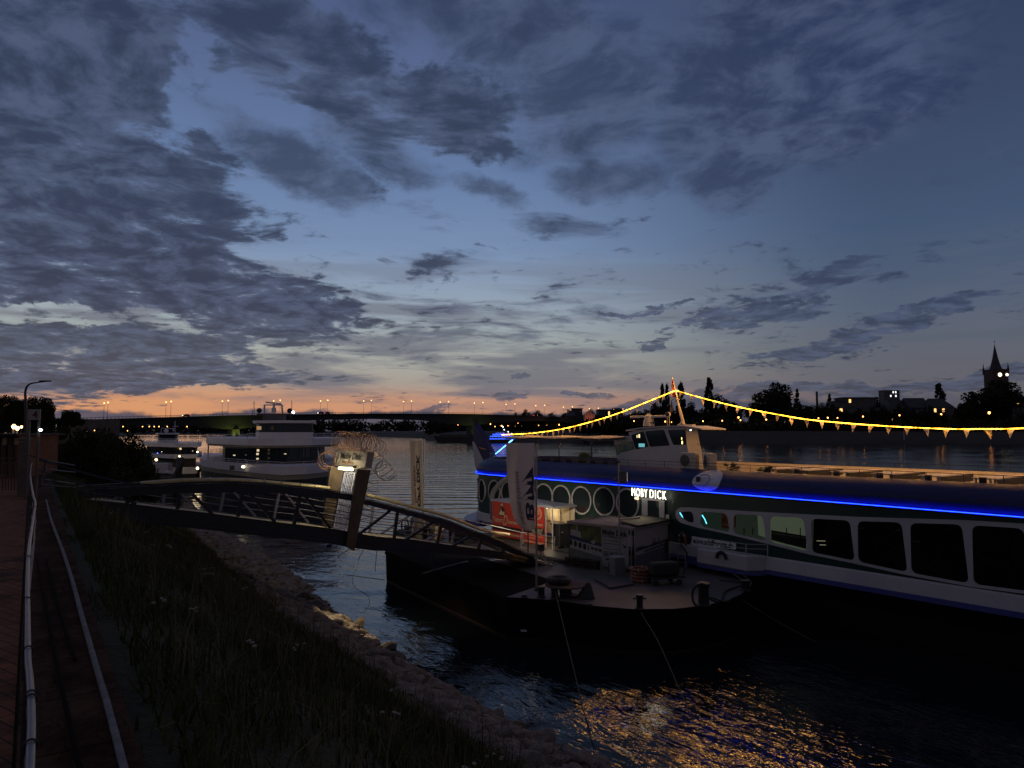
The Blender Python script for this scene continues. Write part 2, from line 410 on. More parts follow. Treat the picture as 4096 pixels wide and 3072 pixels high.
# ------------------------------------------------------------------ river
BD = Vector((-.56, .829, 0)).normalized(); BM = Vector((BD.y, -BD.x, 0))      # along the near bank / towards the river
def bankp(al, off, z=0.0): return BD*al + BM*off + Vector((0, 0, z))
def water_mat():
    m = bpy.data.materials.new('river_water'); m.use_nodes = True; nt = m.node_tree; n = NT(nt)
    b = nt.nodes['Principled BSDF']; b.inputs['Base Color'].default_value = (.006, .009, .012, 1)
    b.inputs['Roughness'].default_value = .035; b.inputs['IOR'].default_value = 1.33
    tc = n.new('ShaderNodeTexCoord')
    mp = n.new('ShaderNodeMapping'); mp.inputs['Rotation'].default_value = (0, 0, R(-34)); nt.links.new(tc.outputs['Object'], mp.inputs[0])
    v = mp.outputs[0]
    st = n.new('ShaderNodeMapping'); st.inputs['Scale'].default_value = (1.0, .45, 1); nt.links.new(v, st.inputs[0])
    st2 = n.new('ShaderNodeMapping'); st2.inputs['Scale'].default_value = (.35, 1.0, 1); st2.inputs['Rotation'].default_value = (0, 0, R(30)); nt.links.new(tc.outputs['Object'], st2.inputs[0])
    big = n.noise(st2.outputs[0], .30, 2, .5); mid = n.noise(st.outputs[0], 1.3, 3, .55, .6); fine = n.noise(st.outputs[0], 5.0, 3, .6, .5)
    calm = n.ss(n.noise(v, .05, 3, .6), .38, .66, .35, 1.0)      # patches of slick and ruffled water
    wv = n.new('ShaderNodeTexWave'); wv.inputs['Scale'].default_value = .075; wv.inputs['Distortion'].default_value = 7.0
    wv.inputs['Detail'].default_value = 2; wv.inputs['Detail Scale'].default_value = .5; wv.bands_direction = 'Y'
    nt.links.new(tc.outputs['Object'], wv.inputs['Vector'])
    h = n.mul(n.add(n.mul(mid, .085), n.mul(fine, .022)), calm)
    ws_ = n.new('ShaderNodeSeparateXYZ'); nt.links.new(tc.outputs['Object'], ws_.inputs[0])
    wm = n.mul(n.ss(ws_.outputs[0], 14, -6), n.mul(n.ss(ws_.outputs[1], 52, 80), n.ss(ws_.outputs[1], 420, 160)))   # wake of a boat that has passed
    h = n.add(n.add(h, n.mul(big, .12)), n.mul(n.mul(wv.outputs['Fac'], .065), wm))
    bp = n.new('ShaderNodeBump'); bp.inputs['Strength'].default_value = 1.0; bp.inputs['Distance'].default_value = 1.0
    n.put(bp.inputs['Height'], h); n.put(b.inputs['Normal'], bp.outputs[0]); return m
o = MB().add([(-2500,-60,0),(3500,-60,0),(3500,4200,0),(-2500,4200,0)], [(0,1,2,3)]).build('river_water', water_mat()); tag(o, kind='structure')

# ------------------------------------------------------------------ near bank
def grass_ground():
    m = bpy.data.materials.new('bank_soil'); m.use_nodes = True; nt = m.node_tree; n = NT(nt); b = nt.nodes['Principled BSDF']
    tc = n.new('ShaderNodeTexCoord').outputs['Object']
    a = n.noise(tc, .5, 6, .6); k = n.noise(tc, 9, 5, .65)
    c = n.ramp(n.mad(k, .5, n.mul(a, .6)), [(.3, (.018, .016, .010)), (.5, (.030, .034, .012)), (.7, (.050, .046, .022)), (.85, (.075, .060, .035))])
    n.put(b.inputs['Base Color'], c); b.inputs['Roughness'].default_value = .95
    bp = n.new('ShaderNodeBump'); bp.inputs['Strength'].default_value = .8; bp.inputs['Distance'].default_value = .12
    n.put(bp.inputs['Height'], n.add(k, n.noise(tc, 2.5, 4, .6))); n.put(b.inputs['Normal'], bp.outputs[0]); return m
soil = grass_ground()
def vnoise(x, y, s=1.0):
    return (np.sin(x*1.7*s + 1.3*np.sin(y*.9*s)) + np.sin(y*2.3*s + 1.1*np.sin(x*1.3*s + 2)) + .5*np.sin((x+y)*4.1*s))/2.5
prof_o = np.array([-300, -80, -20, .62, .9, 2.0, 4.0, 6.0, 8.0, 9.2, 10.3, 11.1, 13.0, 20.0])
prof_z = np.array([6.3, 6.15, 6.10, 6.10, 6.02, 5.5, 4.2, 2.85, 1.55, .92, .42, 0.0, -1.2, -3.0])
def gz(al, off):
    al = np.asarray(al, float); off = np.asarray(off, float)
    sh = np.interp(al, [13, 19, 28, 45, 80, 200, 500], [.3, -.4, 0, 1.3, 1.5, 1.0, 0])
    w = np.clip((off - .8)/2.5, 0, 1)
    return np.interp(off - sh*np.clip(off/11, 0, 1), prof_o, prof_z) + .16*w*vnoise(al, off, .6)*np.clip((11.5-off)/2, .2, 1)
al_ = np.concatenate([np.arange(-14, 46, .5), np.arange(46, 130, 3), np.arange(130, 470, 15)])
of_ = np.concatenate([[-300, -120, -60, -30, -15, -6, -2], np.arange(-.5, 13, .25), [15, 20]])
AL, OF = np.meshgrid(al_, of_, indexing='ij'); Z = gz(AL, OF)
V_ = np.stack([BD.x*AL + BM.x*OF, BD.y*AL + BM.y*OF, Z], -1).reshape(-1, 3)
na, no = AL.shape; ii, jj = np.meshgrid(np.arange(na-1), np.arange(no-1), indexing='ij'); q = ii*no + jj
o = np_mesh('bank_ground', V_, np.stack([q, q+no, q+no+1, q+1], -1).reshape(-1, 4), soil, smooth=True); tag(o, kind='structure')
# promenade: brick paving, worn, beside the rail
def brick_mat():
    m = bpy.data.materials.new('brick_paving'); m.use_nodes = True; nt = m.node_tree; n = NT(nt); b = nt.nodes['Principled BSDF']
    tc = n.new('ShaderNodeTexCoord'); mp = n.new('ShaderNodeMapping'); mp.inputs['Rotation'].default_value = (0, 0, R(34)); nt.links.new(tc.outputs['Object'], mp.inputs[0])
    br = n.new('ShaderNodeTexBrick'); nt.links.new(mp.outputs[0], br.inputs['Vector']); br.inputs['Scale'].default_value = 1.0
    br.inputs['Brick Width'].default_value = .22; br.inputs['Row Height'].default_value = .11; br.inputs['Mortar Size'].default_value = .006
    br.inputs['Color1'].default_value = (.27, .105, .050, 1); br.inputs['Color2'].default_value = (.18, .070, .038, 1); br.inputs['Mortar'].default_value = (.04, .032, .025, 1)
    k = n.noise(tc.outputs['Object'], 1.4, 6, .65)
    n.put(b.inputs['Base Color'], n.mix(n.ss(k, .5, .72), br.outputs[0], (.035, .028, .018, 1))); b.inputs['Roughness'].default_value = .9; b.inputs['Specular IOR Level'].default_value = .1
    bp = n.new('ShaderNodeBump'); bp.inputs['Strength'].default_value = .6; bp.inputs['Distance'].default_value = .01
    n.put(bp.inputs['Height'], n.add(n.mul(br.outputs[1], -.5), n.noise(tc.outputs['Object'], 14, 4, .6))); n.put(b.inputs['Normal'], bp.outputs[0]); return m
mb = MB(); mb.add([bankp(-8, -.02, 6.115), bankp(120, -.02, 6.115), bankp(120, -9, 6.115), bankp(-8, -9, 6.115)], [(0,1,2,3)])
tag(mb.build('promenade_path', brick_mat()), kind='structure')
kerbm = mat('kerb_stone', (.060, .034, .023), .95, var=.7, bump=.9, scale=2.5, spec=.05, c2=(.115, .062, .04))
mb = MB()
for k in range(-4, 60):
    a = k*1.0; mb.box(bankp(a + .5, .30, 6.09), (.985, .60, .10), (BD, BM, UP))
tag(mb.build('edge_pavement', kerbm), kind='structure')

# tall grass on the slope
def grass_field(name, n, seed, hmin, hmax, m, al0, al1, of0, of1, lean=.35, wid=.011):
    g = np.random.default_rng(seed)
    al = al0 + (al1 - al0)*g.random(n)**1.35; off = of0 + (of1-of0)*g.random(n)
    keep = (vnoise(al*1.3, off*1.3, .9) + .8*g.random(n)) > -.15; keep &= off < np.minimum(of1, np.interp(al, [20, 25, 30, 40], [6.7, 7.2, 9.0, 10.0])) - .45 + .8*vnoise(al*.8, al*.35, 1.1) + .35*g.random(n); al, off = al[keep], off[keep]; n = len(al)
    z = gz(al, off) - .03; h = (hmin + (hmax-hmin)*g.random(n)) * (1 + .35*vnoise(al, off, .8)); h *= np.clip((al + 8)/12, .5, 1)
    th = g.random(n)*2*np.pi; ld = g.normal(0, lean, n); ldir = .9 + g.normal(0, .9, n)
    base = np.stack([BD.x*al + BM.x*off, BD.y*al + BM.y*off, z], -1)
    wv_ = np.stack([np.cos(th), np.sin(th), 0*th], -1) * (wid*(.6 + .8*g.random(n)))[:, None]
    lv = np.stack([np.cos(ldir), np.sin(ldir), 0*th], -1) * (ld*h)[:, None]
    up = np.zeros((n, 3)); up[:, 2] = 1
    p0 = base - wv_; p1 = base + wv_; m0 = base + lv*.3 + up*(h*.55)[:, None]; tp = base + lv*1.1 + up*(h*(1 - .25*np.abs(ld)))[:, None]
    V = np.stack([p0, p1, m0 + wv_*.8, m0 - wv_*.8, tp + wv_*.1, tp - wv_*.1], 1).reshape(-1, 3); i = np.arange(n)*6
    Fq = np.concatenate([np.stack([i, i+1, i+2, i+3], -1), np.stack([i+3, i+2, i+4, i+5], -1)])
    return tag(np_mesh(name, V, Fq, m), kind='stuff')
gm1 = mat('grass_blades', (.050, .066, .016), .85, var=.45, scale=.45, c2=(.088, .092, .032), spec=.05)
gm2 = mat('dry_grass_blades', (.12, .105, .060), .85, var=.3, scale=.8, spec=.2)
grass_field('grass', 95000, 3, .12, .36, gm1, -4, 44, .75, 10.2, lean=.6, wid=.008)
grass_field('bank_tufts', 2600, 13, .10, .32, gm1, 4, 38, 6.6, 8.6, lean=.5, wid=.008)
grass_field('dry_grass', 3000, 4, .45, .85, gm2, -2, 30, 1.0, 6.9, lean=.28, wid=.006)
grass_field('path_edge_weeds', 5200, 6, .03, .12, gm1, -4, 22, .16, .80, wid=.006)
g = np.random.default_rng(9); mb = MB()
for k in range(26):                         # umbels of small pale flowers
    a = 1 + 20*g.random()**1.5; of = .8 + 4.6*g.random(); c = bankp(a, of, float(gz(a, of)) + .35 + .2*g.random())
    for j in range(4):
        q_ = c + Vector(g.normal(0, .045, 3)); q_.z = c.z + g.normal(0, .012); mb.ico(q_, (.022, .022, .010), 1, .2)
tag(mb.build('white_flowers', mat('flower_petals', (.26, .235, .19), .9, spec=.1)), kind='stuff')

# riprap
rockm = mat('riprap_stone', (.155, .136, .116), .9, var=.45, scale=2.2, bump=.9, bscale=9, spec=.3)
protos = []
import bmesh
for k in range(9):
    bm = bmesh.new(); bmesh.ops.create_icosphere(bm, subdivisions=2, radius=1.0)
    planes = [Vector(g.normal(0, 1, 3)).normalized() for _ in range(9)]; dist = [g.uniform(.50, .85) for _ in planes]
    for v in bm.verts:
        for pn, dd in zip(planes, dist):
            s_ = v.co.dot(pn)
            if s_ > dd: v.co -= pn*(s_ - dd)
        v.co *= 1 + g.normal(0, .015)
    me = bpy.data.meshes.new('riprap_rock'); bm.to_mesh(me); bm.free(); me.materials.append(rockm); protos.append(me)
n_r = 0
while n_r < 290:
    a = 9 + 24*g.random()**1.1; of = 6.9 + 4.6*g.random() + np.interp(a, [13, 19, 28, 45], [.2, -.5, 0, 1.2])
    s_ = g.uniform(.18, .40)*(.85 + .35*g.random()); z = float(gz(a, of)); o = bpy.data.objects.new('riprap_rock', protos[n_r % 9]); col.objects.link(o)
    o.location = bankp(a, of, z + s_*.22); o.scale = (s_*g.uniform(.9, 1.5), s_*g.uniform(.8, 1.1), s_*g.uniform(.5, .8)); o.rotation_euler = (g.normal(0, .35), g.normal(0, .35), g.uniform(0, 6.28))
    tag(o, 'grey angular rock in the stone embankment along the waterline', 'rock', 'riprap rocks along the waterline'); n_r += 1
mb = MB(); 
for k in range(4200):
    a = 7 + 60*g.random()**1.3; of = 6.7 + 4.9*g.random() + np.interp(a, [13, 19, 28, 45, 80], [.2, -.5, 0, 1.2, 1.4]); s_ = g.uniform(.09, .27) if a < 36 else g.uniform(.15, .4)
    mb.ico(bankp(a, of, float(gz(a, of)) + s_*.15), (s_*1.2, s_, s_*.6), 1, .28)
tag(mb.build('rubble', rockm), kind='stuff')

# ------------------------------------------------------------------ far banks
farsoil = mat('far_bank_grass', (.042, .034, .025), .95, var=.35, scale=.03)
shore = [Vector(p) for p in ((2600,-50,0),(1500,300,0),(900,440,0),(348,483,0),(110,484,0),(-19,554,0),(-95,811,0),(-270,1262,0),(-420,1515,0),(-900,1900,0),(-1500,1800,0))]
rows = [(0, -.6), (3, .5), (22, 5.2), (48, 8.6), (90, 9.2), (400, 9.4), (2200, 9.6)]
vs = []; fs = []
for i, s0 in enumerate(shore):
    d = (shore[min(i+1, len(shore)-1)] - shore[max(i-1, 0)]).normalized(); nrm = Vector((d.y, -d.x, 0))
    if nrm.dot(s0) < 0: nrm = -nrm
    if i >= 4: nrm = (nrm*.6 + Vector((.8, .6, 0))).normalized() if i < 8 else Vector((0, 1, 0))
    for r_, z in rows: vs.append(s0 + nrm*r_ + Vector((0, 0, z)))
nr = len(rows)
for i in range(len(shore)-1):
    for j in range(nr-1): fs.append((i*nr+j, (i+1)*nr+j, (i+1)*nr+j+1, i*nr+j+1))
tag(MB().add(vs, fs).build('far_bank_ground', farsoil, smooth=True), kind='structure')
# our own bank beyond the bridge
mb = MB(); lp = [bankp(465, 11), Vector((-420, 700, 0)), Vector((-800, 1500, 0)), Vector((-1100, 1900, 0))]
vs = []
for p in lp:
    for r_, z in ((4, -.8), (-20, 6.5), (-900, 7)): vs.append(p - Vector((1, .2, 0))*(-r_) + Vector((0, 0, z)))
mb.add(vs, [(i*3+j, (i+1)*3+j, (i+1)*3+j+1, i*3+j+1) for i in range(3) for j in range(2)])
tag(mb.build('left_bank_ground', farsoil), kind='structure')

# ------------------------------------------------------------------ trees
leafm = mat('dark_foliage', (.022, .030, .013), .85, var=.5, scale=.5, c2=(.045, .055, .022), spec=.2)
barkm = mat('bark', (.04, .032, .024), .9, var=.3)
def crown(kind, n, leaf, seed):
    """crown of leaf-sized faces in clumps, unit height 1, base of the crown at z=.18"""
    g = np.random.default_rng(seed); cl = []
    if kind == 'round':
        for k in range(26):
            v = g.normal(0, 1, 3); v /= np.linalg.norm(v); r = g.uniform(.35, 1); cl.append((v[0]*.34*r, v[1]*.34*r, .60 + v[2]*.30*r, g.uniform(.09, .17)))
    elif kind == 'poplar':
        for k in range(60):
            t = g.random(); rr = .13*math.sin(math.pi*min(1, t*.85+.12)); a = g.random()*6.28; cl.append((rr*math.cos(a)*.8, rr*math.sin(a)*.8, .12 + .84*t, g.uniform(.035, .075)))
    elif kind == 'conifer':
        for k in range(60):
            t = g.random(); rr = .24*(1-t)*g.uniform(.5, 1); a = g.random()*6.28; cl.append((rr*math.cos(a), rr*math.sin(a), .12 + .84*t, .03 + .07*(1-t)))
    else:  # wide
        for k in range(34):
            v = g.normal(0, 1, 3); v /= np.linalg.norm(v); r = g.uniform(.4, 1); cl.append((v[0]*.55*r, v[1]*.55*r, .56 + abs(v[2])*.34*r - .1, g.uniform(.09, .18)))
    cl = np.array(cl); pick = g.choice(len(cl), n, p=cl[:, 3]**2/np.sum(cl[:, 3]**2))
    d = g.normal(0, 1, (n, 3)); d /= np.linalg.norm(d, axis=1)[:, None]
    c = cl[pick, :3] + d*(cl[pick, 3]*g.random(n)**.4)[:, None]*np.array([1, 1, .85])
    a = g.normal(0, 1, (n, 3)); a /= np.linalg.norm(a, axis=1)[:, None]; b = np.cross(a, g.normal(0, 1, (n, 3))); b /= np.linalg.norm(b, axis=1)[:, None]
    s = leaf*g.uniform(.5, 1.3, n)[:, None]
    V = np.stack([c - a*s, c + b*s*.6, c + a*s, c - b*s*.6], 1).reshape(-1, 3); i = np.arange(n)*4
    me = bpy.data.meshes.new('crown'); me.vertices.add(len(V)); me.vertices.foreach_set('co', V.astype(np.float32).ravel())
    Fq = np.stack([i, i+1, i+2, i+3], -1); me.loops.add(Fq.size); me.loops.foreach_set('vertex_index', Fq.ravel().astype(np.int32)); me.polygons.add(n)
    me.polygons.foreach_set('loop_start', np.arange(0, Fq.size, 4, dtype=np.int32)); me.update(calc_edges=True); me.materials.append(leafm)
    t = MB(); t.tube([(0,0,-.02),(.01,0,.2),(-.01,.01,.5),(0,0,.75)], [.03,.024,.016,.006], 7)
    for k in range(7):
        a_ = g.random()*6.28; z0 = g.uniform(.25, .5); L = {'poplar': .1, 'conifer': .15}.get(kind, .3)
        t.tube([(0,0,z0), (L*.5*math.cos(a_), L*.5*math.sin(a_), z0+.1), (L*math.cos(a_), L*math.sin(a_), z0+.22)], [.012,.008,.003], 5)
    tm = bpy.data.meshes.new('trunk'); tm.from_pydata(t.v, [], t.f); tm.materials.append(barkm)
    return me, tm
KIND = {'round': [crown('round', 4800, .026, 1), crown('round', 4800, .026, 2)], 'poplar': [crown('poplar', 3600, .024, 3), crown('poplar', 3600, .024, 8)],
        'conifer': [crown('conifer', 3600, .024, 4)], 'wide': [crown('wide', 3200, .024, 5), crown('wide', 3200, .024, 6)]}
NEARK = {'round': crown('round', 16000, .017, 11), 'wide': crown('wide', 26000, .016, 12)}
def tree(name, kind, base, h, w, label, group=None, v=0, near=False):
    cm, tm = NEARK[kind] if near else KIND[kind][v % len(KIND[kind])]
    r = thing(name, base, label, 'tree', group)
    for nm, me in (('trunk', tm), ('crown', cm)):
        o = bpy.data.objects.new(nm, me); col.objects.link(o); o.parent = r; o.scale = (w, w, h); o.rotation_euler = (0, 0, (v*1.7) % 6.28)
    return r
WK = {'round': .86, 'poplar': .36, 'conifer': .55, 'wide': 1.35}
def treepx(name, kind, px, ytop, wpx, Y, zb, label, group=None, v=0, near=False):
    p = aty(px, ytop, Y); h = (p.z - zb)/.97; w = wpx/F*Y/WK[kind]
    return tree(name, kind, Vector((p.x, Y, zb)), h, w, label, group, v, near)
G_FAR = 'trees along the far bank'
for px, yt, w, k, lab in ((2648,1539,30,'poplar','left one of two slim poplars just left of the flag mast'),(2668,1540,28,'poplar','right one of two slim poplars just left of the flag mast'),
    (2722,1535,46,'poplar','slim poplar just right of the flag mast'),(2835,1514,50,'poplar','tall broad poplar between the flag mast and the big round tree'),
    (3095,1530,190,'round','big dark round tree, the largest crown on the far bank'),(3188,1550,60,'conifer','pointed tree leaning out of the right side of the big round tree'),
    (3317,1572,62,'conifer','pointed conifer right of the thin chimney'),(3757,1536,56,'poplar','tall oval tree above the lit roofs left of the church'),
    (3985,1522,250,'round','very wide dark tree in front of the church tower'),(3900,1588,130,'round','low round tree left of the church tree'),(2880,1584,120,'round','medium round tree right of the broad poplar')):
    treepx('far_bank_tree', k, px, yt, w, 566, 8.6, lab, G_FAR, int(px))
gg = np.random.default_rng(21)
for k in range(62):
    px = 2380 + 1760*k/62 + gg.normal(0, 12); yt = 1630 + gg.normal(0, 16) + (30 if px < 2560 else 0); w = gg.uniform(60, 130)
    treepx('far_bank_tree', 'round' if gg.random() < .8 else 'wide', px, yt, w, 566 + gg.uniform(-14, 40), 8.4, 'dark leafy tree in the row along the far bank', G_FAR, k)
for k in range(16):
    px = 3330 + 520*k/16 + gg.normal(0, 8); treepx('far_bank_tree', 'round', px, gg.uniform(1618, 1650), gg.uniform(34, 62), 541, 8.2, 'small dark tree standing in front of the far bank houses', 'trees in front of the far houses', k)
for k in range(12):
    px = 2040 + 400*k/12 + gg.normal(0, 10); treepx('far_bank_tree', 'round', px, gg.uniform(1636, 1660), gg.uniform(30, 60), 760, 8, 'small dark tree beyond the right end of the bridge', 'trees beyond the bridge end', k)
# far wood under and beyond the bridge: one mass
mb = MB(); g = np.random.default_rng(31); cs = []
for k in range(330):
    px = g.uniform(180, 2500); Y = 1560 if px < 1700 else 900; hh = (26 if px > 1230 else 20)*g.uniform(.7, 1.25)*(1 if px < 1700 else .62)
    p = aty(px, 1727, Y); cs.append((p.x, Y + g.uniform(-20, 60), hh))
nl = 70; Vl = []; 
for x, y, hh in cs:
    d = g.normal(0, 1, (nl, 3)); d /= np.linalg.norm(d, axis=1)[:, None]; c = np.array([x, y, 5 + hh*.55]) + d*np.array([hh*.55, hh*.4, hh*.6])*(g.random((nl, 1))**.3)
    a = g.normal(0, 1, (nl, 3)); a /= np.linalg.norm(a, axis=1)[:, None]; b = np.cross(a, d); b /= (np.linalg.norm(b, axis=1)[:, None] + 1e-6); s = g.uniform(1.2, 3.4, (nl, 1))
    Vl.append(np.stack([c - a*s, c + b*s, c + a*s, c - b*s], 1).reshape(-1, 3))
Vl = np.concatenate(Vl); i = np.arange(len(Vl)//4)*4
tag(np_mesh('woods', Vl, np.stack([i, i+1, i+2, i+3], -1), leafm), kind='stuff')
# hedge and scrub at the foot of the far trees
Vl = []
for k in range(520):
    t = k/520; px = 2040 + 2120*t; Y = 532 + g.uniform(-4, 10) if px > 2300 else 640; p = aty(px, 1727, Y); hh = g.uniform(5, 11); nl = 46
    d = g.normal(0, 1, (nl, 3)); d /= np.linalg.norm(d, axis=1)[:, None]; c = np.array([p.x, Y, 8 + hh*.4]) + d*np.array([4.2, 3, hh*.62])*(g.random((nl, 1))**.3)
    a = g.normal(0, 1, (nl, 3)); a /= np.linalg.norm(a, axis=1)[:, None]; b = np.cross(a, d); b /= (np.linalg.norm(b, axis=1)[:, None] + 1e-6); s = g.uniform(.5, 1.3, (nl, 1))
    Vl.append(np.stack([c - a*s, c + b*s, c + a*s, c - b*s], 1).reshape(-1, 3))
Vl = np.concatenate(Vl); i = np.arange(len(Vl)//4)*4
tag(np_mesh('undergrowth', Vl, np.stack([i, i+1, i+2, i+3], -1), leafm), kind='stuff')
# thicket behind the promenade, left
Vl = []
for k in range(110):
    px = -120 + 380*k/110; Y = 100 + g.uniform(-8, 14) if px < 190 else 230; p = aty(px, 1727, Y); hh = g.uniform(2.4, 4.6)*(1 if px < 190 else 1.4); nl = 150
    d = g.normal(0, 1, (nl, 3)); d /= np.linalg.norm(d, axis=1)[:, None]; c = np.array([p.x, Y, 6.4 + hh*.4]) + d*np.array([1.6, 1.2, hh*.6])*(g.random((nl, 1))**.3)
    a = g.normal(0, 1, (nl, 3)); a /= np.linalg.norm(a, axis=1)[:, None]; b = np.cross(a, d); b /= (np.linalg.norm(b, axis=1)[:, None] + 1e-6); s = g.uniform(.10, .26, (nl, 1))*(1 if px < 190 else 2)
    Vl.append(np.stack([c - a*s, c + b*s, c + a*s, c - b*s], 1).reshape(-1, 3))
Vl = np.concatenate(Vl); i = np.arange(len(Vl)//4)*4
tag(np_mesh('shrubbery', Vl, np.stack([i, i+1, i+2, i+3], -1), leafm), kind='stuff')
# near left trees
treepx('promenade_tree', 'wide', -60, 1505, 190, 60, 6.1, 'tallest dark tree cut by the left edge of the view', 'trees on the promenade', 0, True)
treepx('promenade_tree', 'round', 55, 1570, 130, 85, 6.1, 'leafy tree behind the bare street lamp', 'trees on the promenade', 1, True)
treepx('promenade_tree', 'round', 120, 1576, 100, 92, 6.1, 'leafy tree standing behind the number 4 sign', 'trees on the promenade', 3, True)
treepx('promenade_tree', 'round', 182, 1578, 110, 88, 6.1, 'leafy tree at the right end of the promenade group', 'trees on the promenade', 4, True)
treepx('promenade_tree', 'wide', 285, 1628, 125, 190, 6.1, 'low domed tree above the stone wall', 'trees on the promenade', 5, True)
for k, (a_, b_, c_, Y_, z_, l_) in enumerate(((430,1668,430,36,3.6,'large dark bush on the bank beside the gangway foot'),(535,1768,230,37,2.6,'lower dark bush right of the large bush, nearest the moored boats'),
        (300,1728,300,35,3.6,'dark bush filling the bank left of the large bush'),(450,1850,340,33,2.4,'low thick shrub in front of the large bush, behind the gangway'),(240,1850,200,31,4.2,'low shrub left of the bushes above the gangway foot'))):
    o = treepx('riverside_bush', 'wide' if k % 2 == 0 else 'round', a_, b_, c_, Y_, z_ - 1.2, l_, 'bushes on the near bank', k*2 + 1, True); o['category'] = 'bush'
# ------------------------------------------------------------------ road bridge downstream
BA = Vector((-239, 420, 0)); BU = Vector((.776, .63, 0)).normalized(); BN = Vector((BU.y, -BU.x, 0))   # BN: towards us
BW = 13.0
def bp(px, py, off=0): return onpl(px, py, BA + BN*off, BN)
def bt(p): return (p - BA).dot(BU)
concrete = mat('bridge_concrete', (.045, .045, .048), .8, var=.25, scale=.2)
girder = mat('bridge_girder_steel', (.022, .026, .025), .6, var=.25, scale=.1)
br = thing('road_bridge', BA.copy(), 'long low road bridge across the river with floodlit piers', 'bridge')
topl = [(250,1679),(340,1676),(620,1668),(935,1659),(1180,1655),(1500,1652),(1800,1653),(1890,1654),(2100,1660),(2300,1668),(2440,1674)]
botl = [(250,1702),(340,1704),(620,1698),(790,1703),(935,1719),(1090,1700),(1250,1681),(1500,1675),(1700,1680),(1800,1690),(1890,1703),(1990,1690),(2150,1683),(2300,1688),(2440,1692)]
T = [(bt(bp(*p)), bp(*p).z) for p in topl]; Bt = [(bt(bp(*p)), bp(*p).z) for p in botl]
ts = np.linspace(-60, T[-1][0] + 60, 90)
zt = np.interp(ts, [a for a, b in T], [b for a, b in T]); zb = np.interp(ts, [a for a, b in Bt], [b for a, b in Bt])
def sweep(name, m, lo, hi, o0, o1):
    mb = MB(); vs = []
    for t, a, b in zip(ts, lo, hi):
        for of, z in ((o0, a), (o0, b), (o1, b), (o1, a)):
            p = BA + BU*t + BN*of; vs.append((p.x, p.y, z))
    n = len(ts); fs = [(i*4+j, i*4+(j+1) % 4, (i+1)*4+(j+1) % 4, (i+1)*4+j) for i in range(n-1) for j in range(4)]
    return mb.add(vs, fs).build(name, m, br)
sweep('girder', girder, zb, zt - 1.0, -BW + 2.5, -1.5)
sweep('deck', concrete, zt - 1.0, zt - .3, -BW, 0)
mb = MB()
for of in (0, -BW):
    for i in range(len(ts)-1):
        p = BA + BU*ts[i] + BN*of; q_ = BA + BU*ts[i+1] + BN*of
        mb.bar((p.x, p.y, zt[i] + .75), (q_.x, q_.y, zt[i+1] + .75), .12)
        for k in range(3):
            r_ = p.lerp(q_, k/3); z = zt[i] + (zt[i+1]-zt[i])*k/3; mb.bar((r_.x, r_.y, z - .35), (r_.x, r_.y, z + .75), .1)
mb.build('railing', girder, br)
for k, px in enumerate((935, 1890)):
    p = bp(px, 1700, -BW/2); c = Vector((p.x, p.y, 0)); zz = float(np.interp(bt(p), [a for a, b in Bt], [b for a, b in Bt]))
    mb = MB(); prof = []
    for z, s in ((-1, 1.25), (3.5, 1.2), (3.6, 1.0), (zz - 1.2, .92), (zz + .1, .92)):
        prof.append([(c + BU*(2.6*s*a) + BN*(7.2*s*b), z) for a, b in ((-1,-.7),(-.5,-1),(.5,-1),(1,-.7),(1,.7),(.5,1),(-.5,1),(-1,.7))])
    vs = [(p_.x, p_.y, z) for ring in prof for p_, z in ring]
    fs = [(i*8+j, i*8+(j+1) % 8, (i+1)*8+(j+1) % 8, (i+1)*8+j) for i in range(4) for j in range(8)]
    pier = mb.add(vs, fs).build('pier', concrete, br)
    fx = MB(); 
    for sgn in (-1, 1): fx.box(c + BU*(sgn*3.4) + BN*7.6 + Vector((0, 0, 4.2)), (.8, .8, .6), (BU, BN, UP))
    fx.build('floodlight', emit('floodlight_lens', (.75, .9, .12), 2.2, False), pier)
    for sgn in (-1, 1):
        lamp(c + BU*(sgn*3.6) + BN*9.0 + Vector((0, 0, 4.0)), 3000, (.78, .88, .12), .5, 'floodlight_beam', pier, spot=((-BN*1.0 + UP*1.4 + BU*sgn*.25), R(120)))
# abutment / quay wall on our bank
p0 = atz(235, 1735, 6.2); p0 = aty(235, 1735, 330); p1 = aty(338, 1737, 330)
stone = mat('quay_stone', (.16, .125, .09), .85, var=.35, scale=.4, bump=.6, bscale=1.5)
MBw = MB().prism([(p0.x-2, 330), (p1.x, 330), (p1.x + 4, 352), (p0.x - 2, 352)], 0, aty(300, 1676, 330).z)
w_ = MBw.build('quay_wall', stone, loc=(p0.x, 330, 0)); tag(w_, 'pale stone abutment wall where the bridge meets the left bank', 'wall')
# lamps on the bridge
lampglow = emit('street_lantern_glow', (1.0, .46, .12), 5.5, False)
def lantern(loc, h, name, label, group, big=.45, e=lampglow, src=[None]):
    r = thing(name, loc, label, 'street lamp', group); k = (h, big, e.name)
    if src[0] is None: src[0] = {}
    if k not in src[0]:
        m1 = MB().tube([(0,0,0),(0,0,h)], [.12, .07], 6); m2 = MB().lathe((0,0,h), [(big*.35,0),(big*.8,big*.9),(big*.55,big*1.6)], 8); m3 = MB().lathe((0,0,h+big*1.6), [(big*.9,0),(.05,big*.5)], 8)
        ms = []
        for m_, mt, nm in ((m1, darkst, 'pole'), (m2, e, 'lantern'), (m3, darkst, 'cap')):
            me = bpy.data.meshes.new(nm); me.from_pydata(m_.v, [], m_.f); me.materials.append(mt); ms.append((nm, me))
        src[0][k] = ms
    for nm, me in src[0][k]:
        o = bpy.data.objects.new(nm, me); col.objects.link(o); o.parent = r
    return r
